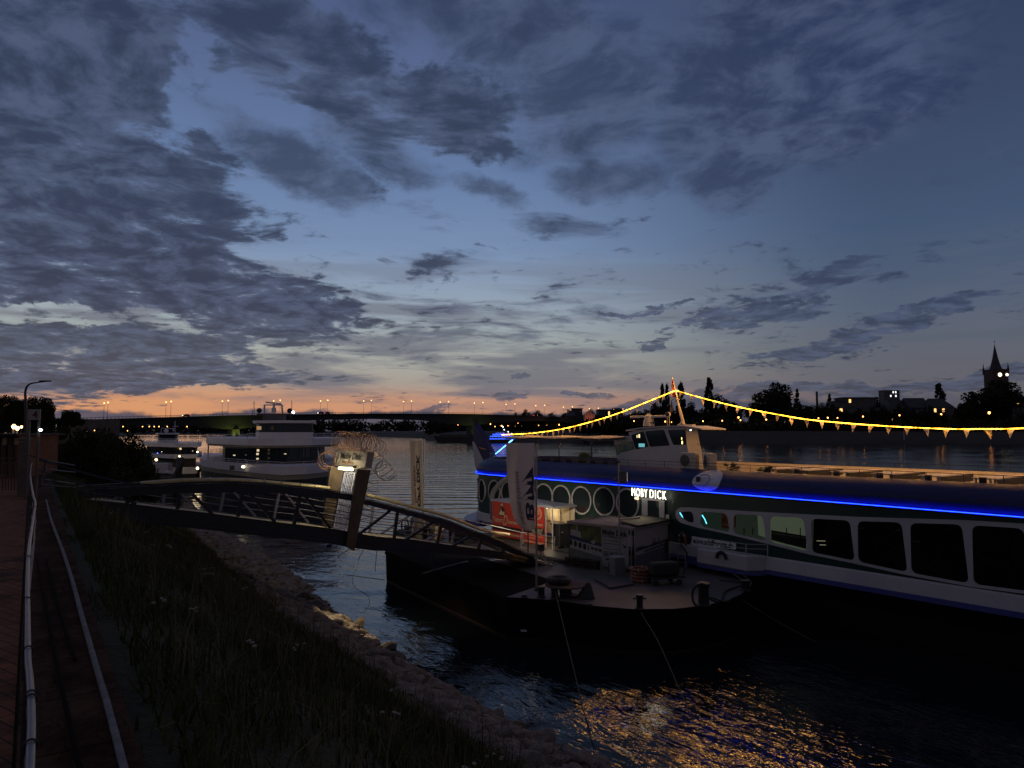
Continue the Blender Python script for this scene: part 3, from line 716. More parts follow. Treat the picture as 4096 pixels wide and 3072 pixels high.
for k in range(-1, 14):
    t0 = k*34.6
    for row, of in (('nearer', -.4), ('farther', -BW + .4)):
        p = BA + BU*t0 + BN*of; z = float(np.interp(t0, ts, zt)) - .3
        lantern((p.x, p.y, z), 9.3, 'bridge_lamp', 'tall lit lamp post in the %s row along the bridge' % row, 'lamp posts on the %s side of the bridge' % row, .46)
# lamps of the embankment seen under the bridge's left half
for px in (378,407,434,466,492,570,597,617,636,669,748):
    p = aty(px, 1707, 395); lantern((p.x, 395, p.z - 3.2), 3.0, 'embankment_lamp', 'small lit lamp in the row under the left end of the bridge', 'lamps under the bridge', .34)
for px, py in ((378,1722),(350,1728),(510,1723),(437,1753)):
    p = aty(px, py, 300); lantern((p.x, 300, p.z - 2.2), 2.0, 'embankment_lamp', 'faint lamp low on the bank under the bridge', 'faint lamps on the bank', .24)
# cars on the bridge
def car(p, d, col_m, label):
    n_ = Vector((-d.y, d.x, 0)); r = thing('parked_car' if False else 'car', p, label, 'car'); ax = (d, n_, UP)
    MB().box(p + UP*.65, (4.3, 1.8, .7), ax).build('body', col_m, r, bevel=.15)
    c = p + UP*1.0; pr = [c + d*a + n_*b + UP*z for a, b, z in ((-1.9,-.8,0),(1.3,-.8,0),(1.3,.8,0),(-1.9,.8,0),(-1.4,-.65,.6),(.6,-.65,.6),(.6,.65,.6),(-1.4,.65,.6))]
    MB().add(pr, [(0,1,5,4),(1,2,6,5),(2,3,7,6),(3,0,4,7),(4,5,6,7),(0,3,2,1)]).build('cabin', dglass, r)
    for a in (-1.35, 1.35):
        for b in (-.85, .85): MB().lathe(p + d*a + n_*b + UP*.33, [(.33,-.1),(.33,.1)], 12, (d, UP, n_)).build('wheel', rubber, r)
    for b in (-.6, .6): MB().box(p + d*2.16 + n_*b + UP*.7, (.05, .35, .2), ax).build('headlight', emit('headlight_glow', (1, .9, .7), 10, False), r)
    for b in (-.6, .6): MB().box(p - d*2.16 + n_*b + UP*.75, (.05, .3, .16), ax).build('tail_light', emit('tail_glow', (1, .06, .03), 8, False), r)
for px, of, sg, lab in ((745,-3,-1,'small car with lit lamps driving over the left part of the bridge'),(1283,-3,-1,'dark car in the middle of the bridge span'),(2142,-8,1,'car with red tail lights near the right end of the bridge'),(1310,-9,1,'second car close behind the dark car on the bridge')):
    q_ = bp(px, 1655, of); t0 = bt(q_); z = float(np.interp(t0, ts, zt)) - .3; p = BA + BU*t0 + BN*of; p.z = z; car(p, BU*sg, black, lab)

# ------------------------------------------------------------------ far bank buildings
wallm = mat('pale_render_wall', (.10, .095, .09), .85, var=.2, scale=.1); wall2 = mat('dark_render_wall', (.045, .043, .042), .85, var=.2, scale=.1)
slate = mat('slate_roof', (.035, .036, .042), .7, var=.25, scale=.3)
winlit = emit('warm_lit_window', (1.0, .50, .16), 2.2, False); wincool = emit('cool_lit_window', (.9, .95, 1.0), 1.6, False); windark = glass('far_window_glass')
def building(px0, px1, ytop, Y, depth, label, wm=wallm, roof='flat', floors=4, bays=6, lit=(), zb=8.5, roofh=0.0, cool=False, cat='building', name='apartment_building'):
    a = aty(px0, 1700, Y); b = aty(px1, 1700, Y); h = aty((px0+px1)/2, ytop, Y).z; x0, x1 = a.x, b.x
    hw = h - roofh; r = thing(name, ((x0+x1)/2, Y, zb), label, cat)
    MB().prism([(x0,Y),(x1,Y),(x1,Y+depth),(x0,Y+depth)], zb, hw).build('wall', wm, r)
    if roof == 'flat': MB().prism([(x0-.8,Y-.8),(x1+.8,Y-.8),(x1+.8,Y+depth+.8),(x0-.8,Y+depth+.8)], hw + .003, hw + .6).build('roof', slate, r)
    elif roof == 'gable':
        ym = Y + depth/2; MB().add([(x0-.5,Y-.6,hw),(x1+.5,Y-.6,hw),(x1+.5,Y+depth+.6,hw),(x0-.5,Y+depth+.6,hw),(x0-.5,ym,h),(x1+.5,ym,h)], [(0,1,5,4),(1,2,5),(2,3,4,5),(3,0,4),(0,3,2,1)]).build('roof', slate, r)
    elif roof == 'hip':
        ym = Y + depth/2; k = (x1-x0)*.22; MB().add([(x0-.5,Y-.6,hw),(x1+.5,Y-.6,hw),(x1+.5,Y+depth+.6,hw),(x0-.5,Y+depth+.6,hw),(x0+k,ym,h),(x1-k,ym,h)], [(0,1,5,4),(1,2,5),(2,3,4,5),(3,0,4),(0,3,2,1)]).build('roof', slate, r)
    elif roof == 'front':
        xm = (x0+x1)/2; MB().add([(x0-.4,Y-.6,hw),(x1+.4,Y-.6,hw),(x1+.4,Y+depth,hw),(x0-.4,Y+depth,hw),(xm,Y-.6,h),(xm,Y+depth,h)], [(0,1,4),(1,2,5,4),(2,3,5),(3,0,4,5),(0,3,2,1)]).build('roof', slate, r)
    fh = (hw-zb)/floors; bw = (x1-x0)/bays
    for f_ in range(floors):
        for k in range(bays):
            m_ = (wincool if cool else winlit) if (f_, k) in lit else windark
            MB().box(((x0 + (k+.5)*bw), Y - .03, zb + (f_+.55)*fh), (bw*.5, .1, fh*.5)).build('window', m_, r)
    return r
building(3352, 3378, 1606, 545, 14, 'narrow flat-roofed block with pale balconies at the left end of the far row', wallm, floors=5, bays=1, lit=((3,0),))
building(3378, 3510, 1592, 552, 16, 'wide flat-roofed apartment block right of the narrow one', wallm, floors=5, bays=8, lit=((4,1),))
building(3500, 3560, 1614, 548, 14, 'low gabled house touching the flat-roofed block', wall2, 'gable', 3, 4, roofh=6)
building(3560, 3640, 1592, 560, 16, 'long house with a steep dark roof below the lit tower block', wallm, 'hip', 3, 5, roofh=9, lit=((1,0),))
building(3640, 3720, 1590, 556, 16, 'steep-roofed house with pale end wall left of the oval tree', wall2, 'gable', 3, 4, roofh=8)
building(3718, 3818, 1592, 552, 16, 'house with two warmly lit roof windows under the oval tree', wallm, 'hip', 3, 6, roofh=7, lit=((2,1),(2,3)))
building(4050, 4120, 1566, 560, 14, 'building at the right edge of the view with one lit window', wall2, 'hip', 5, 4, roofh=7, lit=((4,1),))
building(3542, 3603, 1562, 1250, 20, 'distant white high-rise block with a column of lit windows', wallm, floors=11, bays=6, cool=True, lit=tuple((i, 4) for i in (6,7,8,9,10)) + ((8,1),(9,2),(7,0),(10,3)), zb=8)
building(2270, 2300, 1648, 720, 14, 'low gabled house at the right end of the bridge', wall2, 'gable', 2, 3, lit=((0,1),), roofh=4)
building(2290, 2330, 1635, 740, 14, 'square house beside the bridge end', wall2, floors=4, bays=3)
building(2395, 2490, 1640, 700, 20, 'wide flat pavilion above the string of lights', wallm, floors=3, bays=8, lit=((1,0),(2,3)))
building(2445, 2500, 1585+46, 720, 16, 'two-storey terrace building left of the flag mast', wall2, 'hip', 3, 4, roofh=4, lit=((1,2),))
# floodlit gabled hall
r = building(2340, 2377, 1642, 640, 14, 'small temple-fronted hall glowing pink under floodlights', mat('pink_render_wall', (.55, .30, .22), .8), 'front', 1, 4, roofh=4.2, cat='hall', name='floodlit_hall')
for o in r.children:
    if o.name.startswith('roof'): o.data.materials[0] = mat('pink_gable', (.50, .27, .2), .8)
a = aty(2340, 1700, 640); b = aty(2377, 1700, 640)
for k in range(5):
    x = a.x + (b.x-a.x)*k/4; MB().tube([(x, 638.4, 8.5), (x, 638.4, aty(2358, 1657, 640).z)], .35, 8).build('column', mat('pink_gable', (1,1,1)), r)
for k in (.2, .8): lamp((a.x + (b.x-a.x)*k, 632, 9.5), 2600, (1.0, .42, .26), .5, 'floodlight_beam', r)
# church
brick = mat('church_brick', (.08, .045, .033), .85, var=.2, scale=.2)
Yc = 600; tc_ = aty(3985, 1530, Yc); cx = tc_.x; w0 = (4015-3956)/F*Yc/2; zt0 = aty(3985, 1478, Yc).z; ztip = aty(3978, 1379, Yc).z
ch = thing('church', (cx, Yc, 8.5), 'tall church tower with needle spire, corner pinnacles and two lit clock faces', 'church')
tw_ = MB().prism([(cx-w0,Yc-w0),(cx+w0,Yc-w0),(cx+w0,Yc+w0),(cx-w0,Yc+w0)], 8.5, zt0).build('tower', brick, ch)
MB().lathe((cx,Yc,zt0), [(w0*.80,.003),(w0*.62,2.5),(w0*.34,(ztip-zt0)*.45),(.15,ztip-zt0)], 8).build('spire', slate, ch)
MB().tube([(cx,Yc,ztip-.2),(cx,Yc,ztip+4)], .13, 5).bar((cx-1,Yc,ztip+2.7),(cx+1,Yc,ztip+2.7),.2).build('cross', black, ch)
for sx in (-1,1):
    for sy in (-1,1): MB().lathe((cx+sx*w0,Yc+sy*w0,zt0-4), [(.9,0),(.9,5),(.55,5.6),(.06,10)], 6).build('pinnacle', brick, ch)
for sx, ax in ((-.15, None), (.80, None)):
    p = Vector((cx + sx*w0, Yc - w0 - .12 if sx < .5 else Yc - w0 - .1, aty(3976, 1501, Yc).z))
    dial = MB().lathe(p, [(1.55 if sx < .5 else 1.1,0),(1.55 if sx < .5 else 1.1,.12)], 20, (Vector((1,0,0)), UP, Vector((0,-1,0)))).build('clock_face', emit('clock_glow', (1.0, .88, .6), 3.5, False), ch)
    MB().bar(p + Vector((0,-.2,0)), p + Vector((.5,-.2,.7)), .14).bar(p + Vector((0,-.2,0)), p + Vector((-.9,-.2,.3)), .12).build('clock_hands', black, dial)
for sx in (-.45, .45): MB().box((cx+sx*w0, Yc-w0-.06, zt0-3.5-9), (1.6,.12,5)).build('louvre_window', black, ch)
MB().prism([(cx-8,Yc+w0),(cx+8,Yc+w0),(cx+8,Yc+45),(cx-8,Yc+45)], 8.5, 26).build('nave', brick, ch)
# chimney
p = aty(3267, 1566, 580); MB().lathe((p.x,580,8.5), [(1.1,0),(.8,p.z-8.5-.6),(.95,p.z-8.5-.5),(.95,p.z-8.5)], 12).build('factory_chimney', brick, loc=(p.x,580,8.5))
tag(bpy.data.objects['factory_chimney'], 'thin round chimney between the big round tree and the pointed conifer', 'chimney')
# lamps along the far promenade
fl = emit('promenade_lamp_glow', (1.0, .38, .085), 9, False)
for px, py, b_ in ((2812,1685,.42),(2889,1683,.42),(2954,1671,.6),(2962,1681,.45),(3065,1679,.5),(3161,1679,.36),(3274,1673,.42),(3311,1672,.5),(3350,1672,.42),(3452,1667,.5),(3598,1662,.5),(3765,1658,.55),(3957,1654,.85),(2536,1684,.35),(2661,1687,.5),(2686,1688,.3)):
    p = aty(px, py, 528); lantern((p.x, 528, p.z - 4.4), 4.0, 'promenade_lamp', 'lit lamp with orange glow on the far promenade', 'lamps on the far promenade', b_*1.25, fl)
for px, py, b_ in ((1962,1697,.5),(1980,1706,.4),(2006,1704,.6),(2033,1704,.6),(2087,1704,.6),(2060,1705,.35),(2114,1703,.7),(2155,1701,.6),(2188,1701,.6),(2236,1700,.7),(2425,1689,.6),(2452,1692,.6),(2514,1689,.5),(2546,1689,.5),(2072,1692,.3),(1832,1699,.5)):
    p = aty(px, py, 640); lantern((p.x, 640, p.z - 4.4), 4.0, 'promenade_lamp', 'lit lamp among the trees behind the string of lights', 'lamps near the bridge end', b_*1.1, fl)
p = aty(3616, 1740, 492); o = MB().tube([(p.x,492,1),(p.x,492,p.z+3)], .2, 6).build('channel_mark', mat('white_post', (.6,.6,.6), .6), loc=(p.x,492,1)); tag(o, 'short white post standing on the far bank above the water', 'post')
# ------------------------------------------------------------------ the big event ship
SP = Vector((8.37, 34.2, 0)); SE = Vector((.62, -.785, 0)).normalized(); SNn = Vector((-SE.y, SE.x, 0))
SN = Vector((-.785, -.62, 0)).normalized()                       # outward, towards the bank
if SN.dot(SNn) < 0: SNn = -SNn
SN = SNn
S0 = -15.6; SR = 5.0; SW = 9.4
def sside(s, d=0.0, z=0.0):
    """point of the side at run s, d inward; the far end is rounded"""
    if s >= S0: return SP + SE*s - SN*d + UP*z
    th = (S0 - s)/SR; c = SP + SE*S0 - SN*SR; return c + (SN*math.cos(th) - SE*math.sin(th))*(SR - d) + UP*z
def snorm(s):
    if s >= S0: return SN
    th = (S0 - s)/SR; return SN*math.cos(th) - SE*math.sin(th)
def sh(px, py, d=0.0):
    p = onpl(px, py, SP - SN*d, SN); return (p - SP).dot(SE), p.z
def spt(s, z, d=0.0): return SP + SE*s - SN*d + UP*z
S1 = 19.0                                                        # near end, beyond the picture
def outline(d=0.0, n=14, s1=S1):
    a = [sside(S1 if s1 is None else s1, d)] + [sside(s, d) for s in np.linspace(S0, S0 - SR*math.pi/2, n)]
    b = []
    for p in a:                                                   # mirror across the keel line
        r_ = p - SP; dd = -r_.dot(SN); b.append(p + SN*(2*dd - SW)) 
    return a + b[::-1]
navy = mat('navy_hull_paint', (.012, .015, .085), .46, var=.14, scale=.6, spec=.35)
green = mat('dark_green_hull_paint', (.006, .034, .032), .42, var=.15, scale=.6)
shipw = mat('ship_white_paint', (.47, .455, .47), .42, var=.08, scale=.7)
bluest = mat('blue_rubbing_strake', (.06, .07, .26), .4, var=.12)
LEDM = emit('blue_led_strip', (.004, .017, 1.0), 27)
ship = thing('event_ship', spt(0, 0, SW/2), 'long navy and green event ship with a blue light strip along its side', 'ship')
def loft(rings, closed=True, cap=True):
    n = len(rings[0]); vs = [p for r_ in rings for p in r_]; m_ = len(rings)
    fs = [(i*n+j, i*n+(j+1) % n, (i+1)*n+(j+1) % n, (i+1)*n+j) for i in range(m_-1) for j in range(n)]
    if cap: fs += [tuple(range(n))[::-1], tuple(range((m_-1)*n, m_*n))]
    return MB().add(vs, fs)
def ring(d, z): return [p + UP*z for p in outline(d)]
loft([ring(1.3, -.5), ring(1.1, 1.0), ring(.75, 1.95)]).build('lower_hull', black, ship)
loft([ring(-.16, 1.93), ring(-.16, 2.12)]).build('rubbing_strake', bluest, ship)
loft([ring(-.10, 2.123), ring(-.05, 2.60), ring(.0, 2.66)]).build('white_hull', shipw, ship)
loft([ring(.04, 2.663), ring(.02, 4.2), ring(.05, 5.16)]).build('side_wall', green, ship)
# curved navy shell over the upper deck edge
prof = [(.0, 5.163), (-.02, 5.20), (-.06, 5.36), (-.11, 5.52), (-.08, 5.68), (.10, 5.87), (.38, 6.04), (.66, 6.16), (.80, 6.20)]
vs = []; rr = [ring(d, z) for d, z in prof] + [ring(.86, 6.12), ring(.86, 5.45)]
loft(rr, cap=False).build('navy_shell', navy, ship, smooth=True)
loft([ring(.87, 5.40), ring(.87, 5.47)]).build('upper_deck', mat('deck_paint', (.40, .36, .30), .7, var=.2), ship)
loft([ring(-.21, 5.172), ring(-.21, 5.192), ring(.03, 5.192), ring(.03, 5.172)], cap=False).build('trim_ledge', black, ship)
led = [sside(s, -.15, 5.218) for s in np.linspace(S1, S0, 40)] + [sside(s, -.15, 5.218) for s in np.linspace(S0, S0 - SR*1.2, 12)]
for k in range(0, 50, 2): MB().tube([led[k], led[k+1].lerp(led[min(k+2, 51)], 0) if k+2 > 51 else led[k+1], led[min(k+2, 51)].lerp(led[k+1], .012)], .011, 6).build('light_strip', LEDM, ship)
# oval portholes
def on_side(s, z, u, v, out): return sside(s + u, -out, z + v)
for px, py, w, h in ((1894,1955,24,84),(1927,1962,35,92),(1977,1966,44,92),(2036,1972,52,96),(2104,1976,60,100),(2176,1985,64,102),(2245,1993,72,106),(2326,2001,80,112),(2416,2005,88,116),(2510,2014,94,122)):
    if px < 2000:                              # on the rounded end: find the run that lands on this column
        best = min(np.linspace(S0 - 4.2, S0 + 4, 300), key=lambda s: abs((lambda q_: CX + F*q_.x/(q_.y*cp))(sside(s)) - px)); s = float(best)
        q_ = sside(s); zc = onpl(px, py, q_, Vector((0, -1, 0))).z; hh = h/F*q_.y; ww = .66
    else:
        s, zc = sh(px, py); q_ = spt(s, zc); hh = h/F*q_.y; ww = .80
    N_ = 36; hh = hh/2
    fr = MB(); ri, ro = [], []
    for k in range(N_):
        t = 2*math.pi*k/N_; ri.append((math.cos(t)*(ww-.085), math.sin(t)*(hh-.085))); ro.append((math.cos(t)*ww, math.sin(t)*hh))
    vs = [on_side(s, zc, u, v, .035) for u, v in ri] + [on_side(s, zc, u, v, .035) for u, v in ro] + [on_side(s, zc, u, v, -.03) for u, v in ri] + [on_side(s, zc, u, v, -.03) for u, v in ro]
    fs = []
    for k in range(N_):
        k2 = (k+1) % N_; fs += [(k, k2, N_+k2, N_+k), (N_+k, N_+k2, 3*N_+k2, 3*N_+k), (k, 2*N_+k, 2*N_+k2, k2)]
    f_ = fr.add(vs, fs).build('porthole', shipw, ship)
    MB().add([on_side(s, zc, u*.99, v*.99, .012) for u, v in ri], [tuple(range(N_))]).build('pane', dglass, f_)
# window band that sweeps down towards the near end
top_px = [(2712,2030),(2760,2029),(3000,2045),(3430,2067),(3862,2080),(4096,2094)]
bot_px = [(2722,2090),(2790,2110),(2920,2138),(3060,2172),(3230,2215),(3420,2254),(3620,2298),(3880,2346),(4096,2374)]
tp = [sh(*p) for p in top_px]; bt_ = [sh(*p) for p in bot_px]
s_end = S1 - .3; tz = lambda s: float(np.interp(s, [a for a, b in tp] + [s_end], [b for a, b in tp] + [tp[-1][1] + .05])); bz = lambda s: float(np.interp(s, [a for a, b in bt_] + [s_end], [b for a, b in bt_] + [2.74]))
winpx = [[(2716,2050),(2778,2095)], [(2802,2045),(2918,2128)], [(2936,2052),(3062,2160)], [(3080,2065),(3226,2202)], [(3246,2070),(3412,2246)], [(3430,2078),(3620,2292)], [(3640,2088),(3862,2334)], [(3886,2095),(4110,2372)], [(4140,2100),(4400,2400)]]
S_L = sh(2704, 2055)[0]
def rounded(poly, r):
    out = []; n = len(poly)
    for i in range(n):
        a = Vector(poly[i-1]); b = Vector(poly[i]); c = Vector(poly[(i+1) % n]); rr_ = min(r, (a-b).length*.45, (c-b).length*.45)
        p = b + (a-b).normalized()*rr_; q_ = b + (c-b).normalized()*rr_
        for k in range(6):
            t = k/5; out.append(tuple(p*(1-t)**2 + b*2*t*(1-t) + q_*t*t))
    return out
wins = []
for k, ((xa, ya), (xb, yb)) in enumerate(winpx):
    sa = sh(xa, 2100)[0]; sb = sh(xb, 2100)[0]; ins = .16
    lean = .10
    poly = [(sa, bz(sa) + ins*.65), (sb + .05, bz(sb) + ins*.65), (sb - lean, tz(sb) - ins), (sa + (.03 if k else .1), tz(sa) - ins)]
    if k == 0: poly = [(sa + .45, bz(sa + .5) + .14), (sb + .03, bz(sb) + ins), (sb - .06, tz(sb) - .17), (sa + .3, tz(sa) - .18), (sa + .02, (tz(sa) + bz(sa))/2 + .12)]
    wins.append(rounded(poly, .24))
# frame band as triangulated plate with the window openings cut out
import mathutils.geometry as mg
from mathutils.geometry import delaunay_2d_cdt
ss_ = list(np.linspace(S_L + .35, s_end, 60))
outer = [(S_L, (tz(S_L) + bz(S_L))/2 + .02), (S_L + .04, bz(S_L+.2) + .22), (S_L + .16, bz(S_L + .2) + .08)] + [(s, bz(s)) for s in ss_] + [(s, tz(s)) for s in ss_[::-1]] + [(S_L + .16, tz(S_L) - .05), (S_L + .04, tz(S_L) - .16)]
pts = [Vector(p) for p in outer]; edges = [(i, (i+1) % len(outer)) for i in range(len(outer))]
for w_ in wins:
    b0 = len(pts); pts += [Vector(p) for p in w_]; edges += [(b0 + i, b0 + (i+1) % len(w_)) for i in range(len(w_))]
vv, ee, ff, _, _, _ = delaunay_2d_cdt(pts, edges, [], 1, 1e-5)
def inside(p, poly):
    c = False; n = len(poly)
    for i in range(n):
        x1, y1 = poly[i]; x2, y2 = poly[(i+1) % n]
        if (y1 > p[1]) != (y2 > p[1]) and p[0] < (x2-x1)*(p[1]-y1)/(y2-y1) + x1: c = not c
    return c
fs = []
for f_ in ff:
    cx_ = sum(vv[i].x for i in f_)/len(f_); cy_ = sum(vv[i].y for i in f_)/len(f_)
    if inside((cx_, cy_), outer) and not any(inside((cx_, cy_), w_) for w_ in wins): fs.append(tuple(f_))
MB().add([spt(v.x, v.y, -.05) for v in vv], fs).build('window_frame', shipw, ship)
for k, w_ in enumerate(wins):
    n = len(w_); MB().add([spt(a, b, -.05) for a, b in w_] + [spt(a, b, .0) for a, b in w_], [(i, (i+1) % n, n+(i+1) % n, n+i) for i in range(n)]).build('window_reveal', shipw, ship)
    if k in (1, 2, 3):  # flat glowing panels imitate what these panes mirror; no lit room behind
        MB().add([spt(a, b, -.004) for a, b in w_], [tuple(range(n))]).build('painted_reflection', (emit('painted_glow_dim', (.008,.014,.010), 1, False) if k == 1 else emit('painted_glow_grey', (.012,.016,.012), 1, False) if k == 2 else emit('painted_glow_green', (.048,.060,.040), 1, False)), ship)
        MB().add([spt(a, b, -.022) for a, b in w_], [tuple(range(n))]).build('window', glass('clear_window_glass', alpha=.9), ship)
    elif k >= 4:  # mottled dark panel behind the glass; the room's dimness is in its colour
        MB().add([spt(a, b, -.004) for a, b in w_], [tuple(range(n))]).build('dim_room_panel', mat('dim_room_panel', (.006,.006,.007), .9, var=.6, scale=.9, spec=0, c2=(.050,.034,.024) if k % 2 else (.034,.030,.028)), ship)
        MB().add([spt(a, b, -.022) for a, b in w_], [tuple(range(n))]).build('window', glass('clear_window_glass', alpha=.9), ship)
    else: MB().add([spt(a, b, -.012) for a, b in w_], [tuple(range(n))]).build('window', dglass, ship)
def inq(pxs, m, nm, o_=.010): return MB().add([spt(*sh(x, y), -o_) for x, y in pxs], [tuple(range(len(pxs)))]).build(nm, m, ship)  # flat shapes painting the mirrored banner, rails and poster onto the panes
inq([(2887,2110),(2918,2116),(2918,2056),(2887,2052)], mat('painted_banner_red', (.50,.10,.03), .7), 'painted_banner_reflection'); inq([(2892,2100),(2914,2104),(2914,2096),(2892,2092)], mat('painted_print_tone', (.6,.45,.2), .7), 'painted_print_reflection', .013)
inq([(2938,2108),(2944,2109),(2944,2056),(2938,2056)], mat('painted_banner_red', (1,1,1)), 'painted_banner_reflection')
inq([(3085,2120),(3226,2144),(3226,2196),(3085,2160)], mat('painted_dark_tone', (.02,.03,.025), .6), 'painted_dark_band'); inq([(3085,2128),(3226,2150),(3226,2156),(3085,2134)], mat('painted_pale_tone', (.20,.22,.18), .6), 'painted_pale_band', .013)
inq([(3030,2062),(3060,2064),(3062,2150),(3034,2140)], emit('painted_glow_green', (1,1,1), 1), 'painted_bright_patch')
for x in (3145, 3200, 2975, 3010): inq([(x,2110),(x+4,2111),(x+4,2180 if x > 3080 else 2140),(x,2178 if x > 3080 else 2138)], black, 'painted_post_reflection', .015)
inq([(2985,2085),(3026,2078),(3026,2081),(2985,2089)], galv, 'painted_rail_reflection', .015)
for q4 in ([(3267,2162),(3302,2163),(3302,2165),(3267,2164)], [(3279,2178),(3304,2179),(3304,2181),(3279,2180)]): inq(q4, emit('painted_streak_glow', (.30,.28,.18), 1, False), 'painted_streak', .013)  # pale streaks given their own glow; no lamp there
for q4 in ([(3436,2112),(3466,2109),(3450,2115)], [(3570,2122),(3600,2119),(3598,2124)], [(3645,2165),(3690,2163),(3670,2168)]): inq(q4, mat('painted_pale_tone', (1,1,1)), 'painted_sliver', .013)
inq([(3250,2080),(3256,2080),(3252,2200),(3248,2200)], emit('painted_glow_grey', (1,1,1), 1), 'painted_glow_sliver', .013)
# turquoise tube lights inside, seen through the first panes: short lit tubes close behind the glass line
for x0, y0, x1, y1 in ((2718,2045,2738,2085),(2810,2060,2828,2095)):
    a = sh(x0, y0); b = sh(x1, y1); MB().tube([spt(a[0], a[1], -.03), spt(*[(a[i]+b[i])/2 + (.03 if i == 0 else 0) for i in (0, 1)], -.03), spt(b[0], b[1], -.03)], .02, 6).build('tube_light', emit('turquoise_tube', (.12, .75, 1.0), 2.2), ship)
# entrance door with lit name above
def quad(pxs, out, name, m, parent, d=0.0, th=.03):
    P_ = [sh(x, y, d) for x, y in pxs]; return MB().slab([spt(s, z, d - out) for s, z in P_], SN*(-th)).build(name, m, parent)
fr = quad([(2572,1992),(2594,1993),(2594,2108),(2572,2106)], .09, 'door_post', shipw, ship); quad([(2640,1999),(2662,2002),(2662,2116),(2642,2114)], .09, 'door_post', shipw, ship)
quad([(2594,1993),(2640,1997),(2640,2004),(2594,2000)], .085, 'door_lintel', shipw, ship)
quad([(2594,2000),(2640,2004),(2640,2112),(2594,2108)], .05, 'door', dglass, ship)
quad([(2666,2058),(2679,2059),(2679,2078),(2666,2077)], .06, 'notice_plate', cream, ship)
signm = emit('lit_letters', (1.0, .93, .74), 3.2)
a = sh(2540, 1982); b = sh(2677, 1998); p = spt(a[0], a[1], -.22); xd = spt(b[0], b[1], -.22) - p; WL_ = xd.length
# backing plate follows the slope of the letters
text('MOBY', p, xd, UP, .42, signm, ship, 'lit_word', .03, -.006, width=WL_*.46, space=1.25)
text('DICK', p + xd*.54, xd, UP, .42, signm, ship, 'lit_word', .03, -.006, width=WL_*.46, space=1.25)
p = spt(*sh(2693, 1992), -.1); MB().bar(p, p + UP*.24 + SE*-.04, .03).bar(p, p - UP*.24 + SE*.06, .03).build('whale_tail_mark', mat('white_line', (.7,.72,.65), .5), ship)
pm = lambda s_, dz=0: spt(s_, 4.95 + dz, -.5)
lamp(spt((a[0]+b[0])/2, 4.55, -.30), 75, (1.0, .80, .48), .80, 'sign_light', ship, spot=(SN*.75 - UP*.62, R(105)))
lamp(spt((a[0]+b[0])/2, 4.4, -1.1), 3, (1.0, .90, .70), .5, 'sign_light', ship)
MB().box(spt(*sh(2551, 1993), -.08), (.22, .06, .09), (SE, SN, UP)).build('wall_lamp', emit('amber_lens', (1, .7, .35), 3, False), ship)
# projecting boarding platform and its rails
s_a, s_b, s_c = sh(2747, 2200)[0], sh(2805, 2200)[0], sh(3068, 2240)[0]
MB().slab([spt(s_b, 2.02, -.06), spt(s_c, 2.02, -.06), spt(s_c - .5, 2.02, -.75), spt(s_b + .3, 2.02, -.75)], UP*.68).build('sponson', shipw, ship, bevel=.05)
MB().slab([spt(s_b, 1.85, -.05), spt(s_c, 1.85, -.05), spt(s_c - .5, 1.85, -.72), spt(s_b + .3, 1.85, -.72)], UP*.165).build('sponson_strake', bluest, ship)
MB().box(spt((s_a+s_b)/2, 2.40, -.17), (s_b - s_a, .14, .45), (SE, SN, UP)).build('bulwark_panel', shipw, ship)
MB().box(spt((s_a+s_b)/2, 1.98, -.15), (s_b - s_a, .10, .36), (SE, SN, UP)).build('bulwark_skirt', bluest, ship)
rl = MB(); pr_ = [spt(s_b + .25, 0, -.7), spt(s_c - .55, 0, -.7), spt(s_c + .1, 0, -.1)]
for z in (2.98, 3.18): rl.tube([p + UP*z for p in pr_], .012, 6)
for t in np.linspace(0, 1, 5): q_ = pr_[0].lerp(pr_[1], float(t)); rl.tube([q_ + UP*2.68, q_ + UP*3.18], .018, 6)
rl.tube([pr_[2] + UP*2.6, pr_[2] + UP*3.18], .022, 6); rl.build('platform_railing', shipw, ship)
# web address board
c_ = [(2771,2144),(2947,2173),(2947,2197),(2771,2182)]; quad(c_, .075, 'address_board', mat('board_white', (.75,.75,.75), .5), ship)
quad([(2766,2166),(2792,2171),(2792,2192),(2760,2186)], .05, 'white_patch', shipw, ship)
a = sh(2776, 2171); b = sh(2941, 2194); p = spt(a[0], a[1], -.079); xd = spt(b[0], b[1], -.079) - p; text('www.schiffevents.de', p, xd, UP, .25, black, ship, 'address_lettering', .006, .03, width=xd.length*.98)
# lifebuoy hung outside, arch fender
lo_ = spt(*sh(2738, 2158), -.16)
lb = thing('hung_lifebuoy', lo_, 'orange lifebuoy hanging on the green ship side left of the address board', 'lifebuoy'); om = mat('lifebuoy_orange', (.17, .055, .028), .6, var=.25)
MB().torus(lo_, .30, .07, 28, 10, (SE*.62, UP*1.0, SN)).build('ring', om, lb, smooth=True)
for k in range(4):
    t = math.pi/4 + k*math.pi/2; c = lo_ + SE*(.62*.30*math.cos(t)) + UP*(.30*math.sin(t)); MB().box(c, (.08, .16, .08), (SE, SN, UP)).build('band', mat('reflective_band', (.5,.5,.5), .4), lb)
p = spt(*sh(2928, 2226), -.80); fd = MB().tube([p + SE*(.24*math.cos(t)) + UP*(.26*math.sin(t)) for t in np.linspace(0, math.pi, 10)], .075, 8).build('arch_fender', rubber, loc=p); tag(fd, 'black arch-shaped rubber fender on the ship platform below the address board', 'fender')
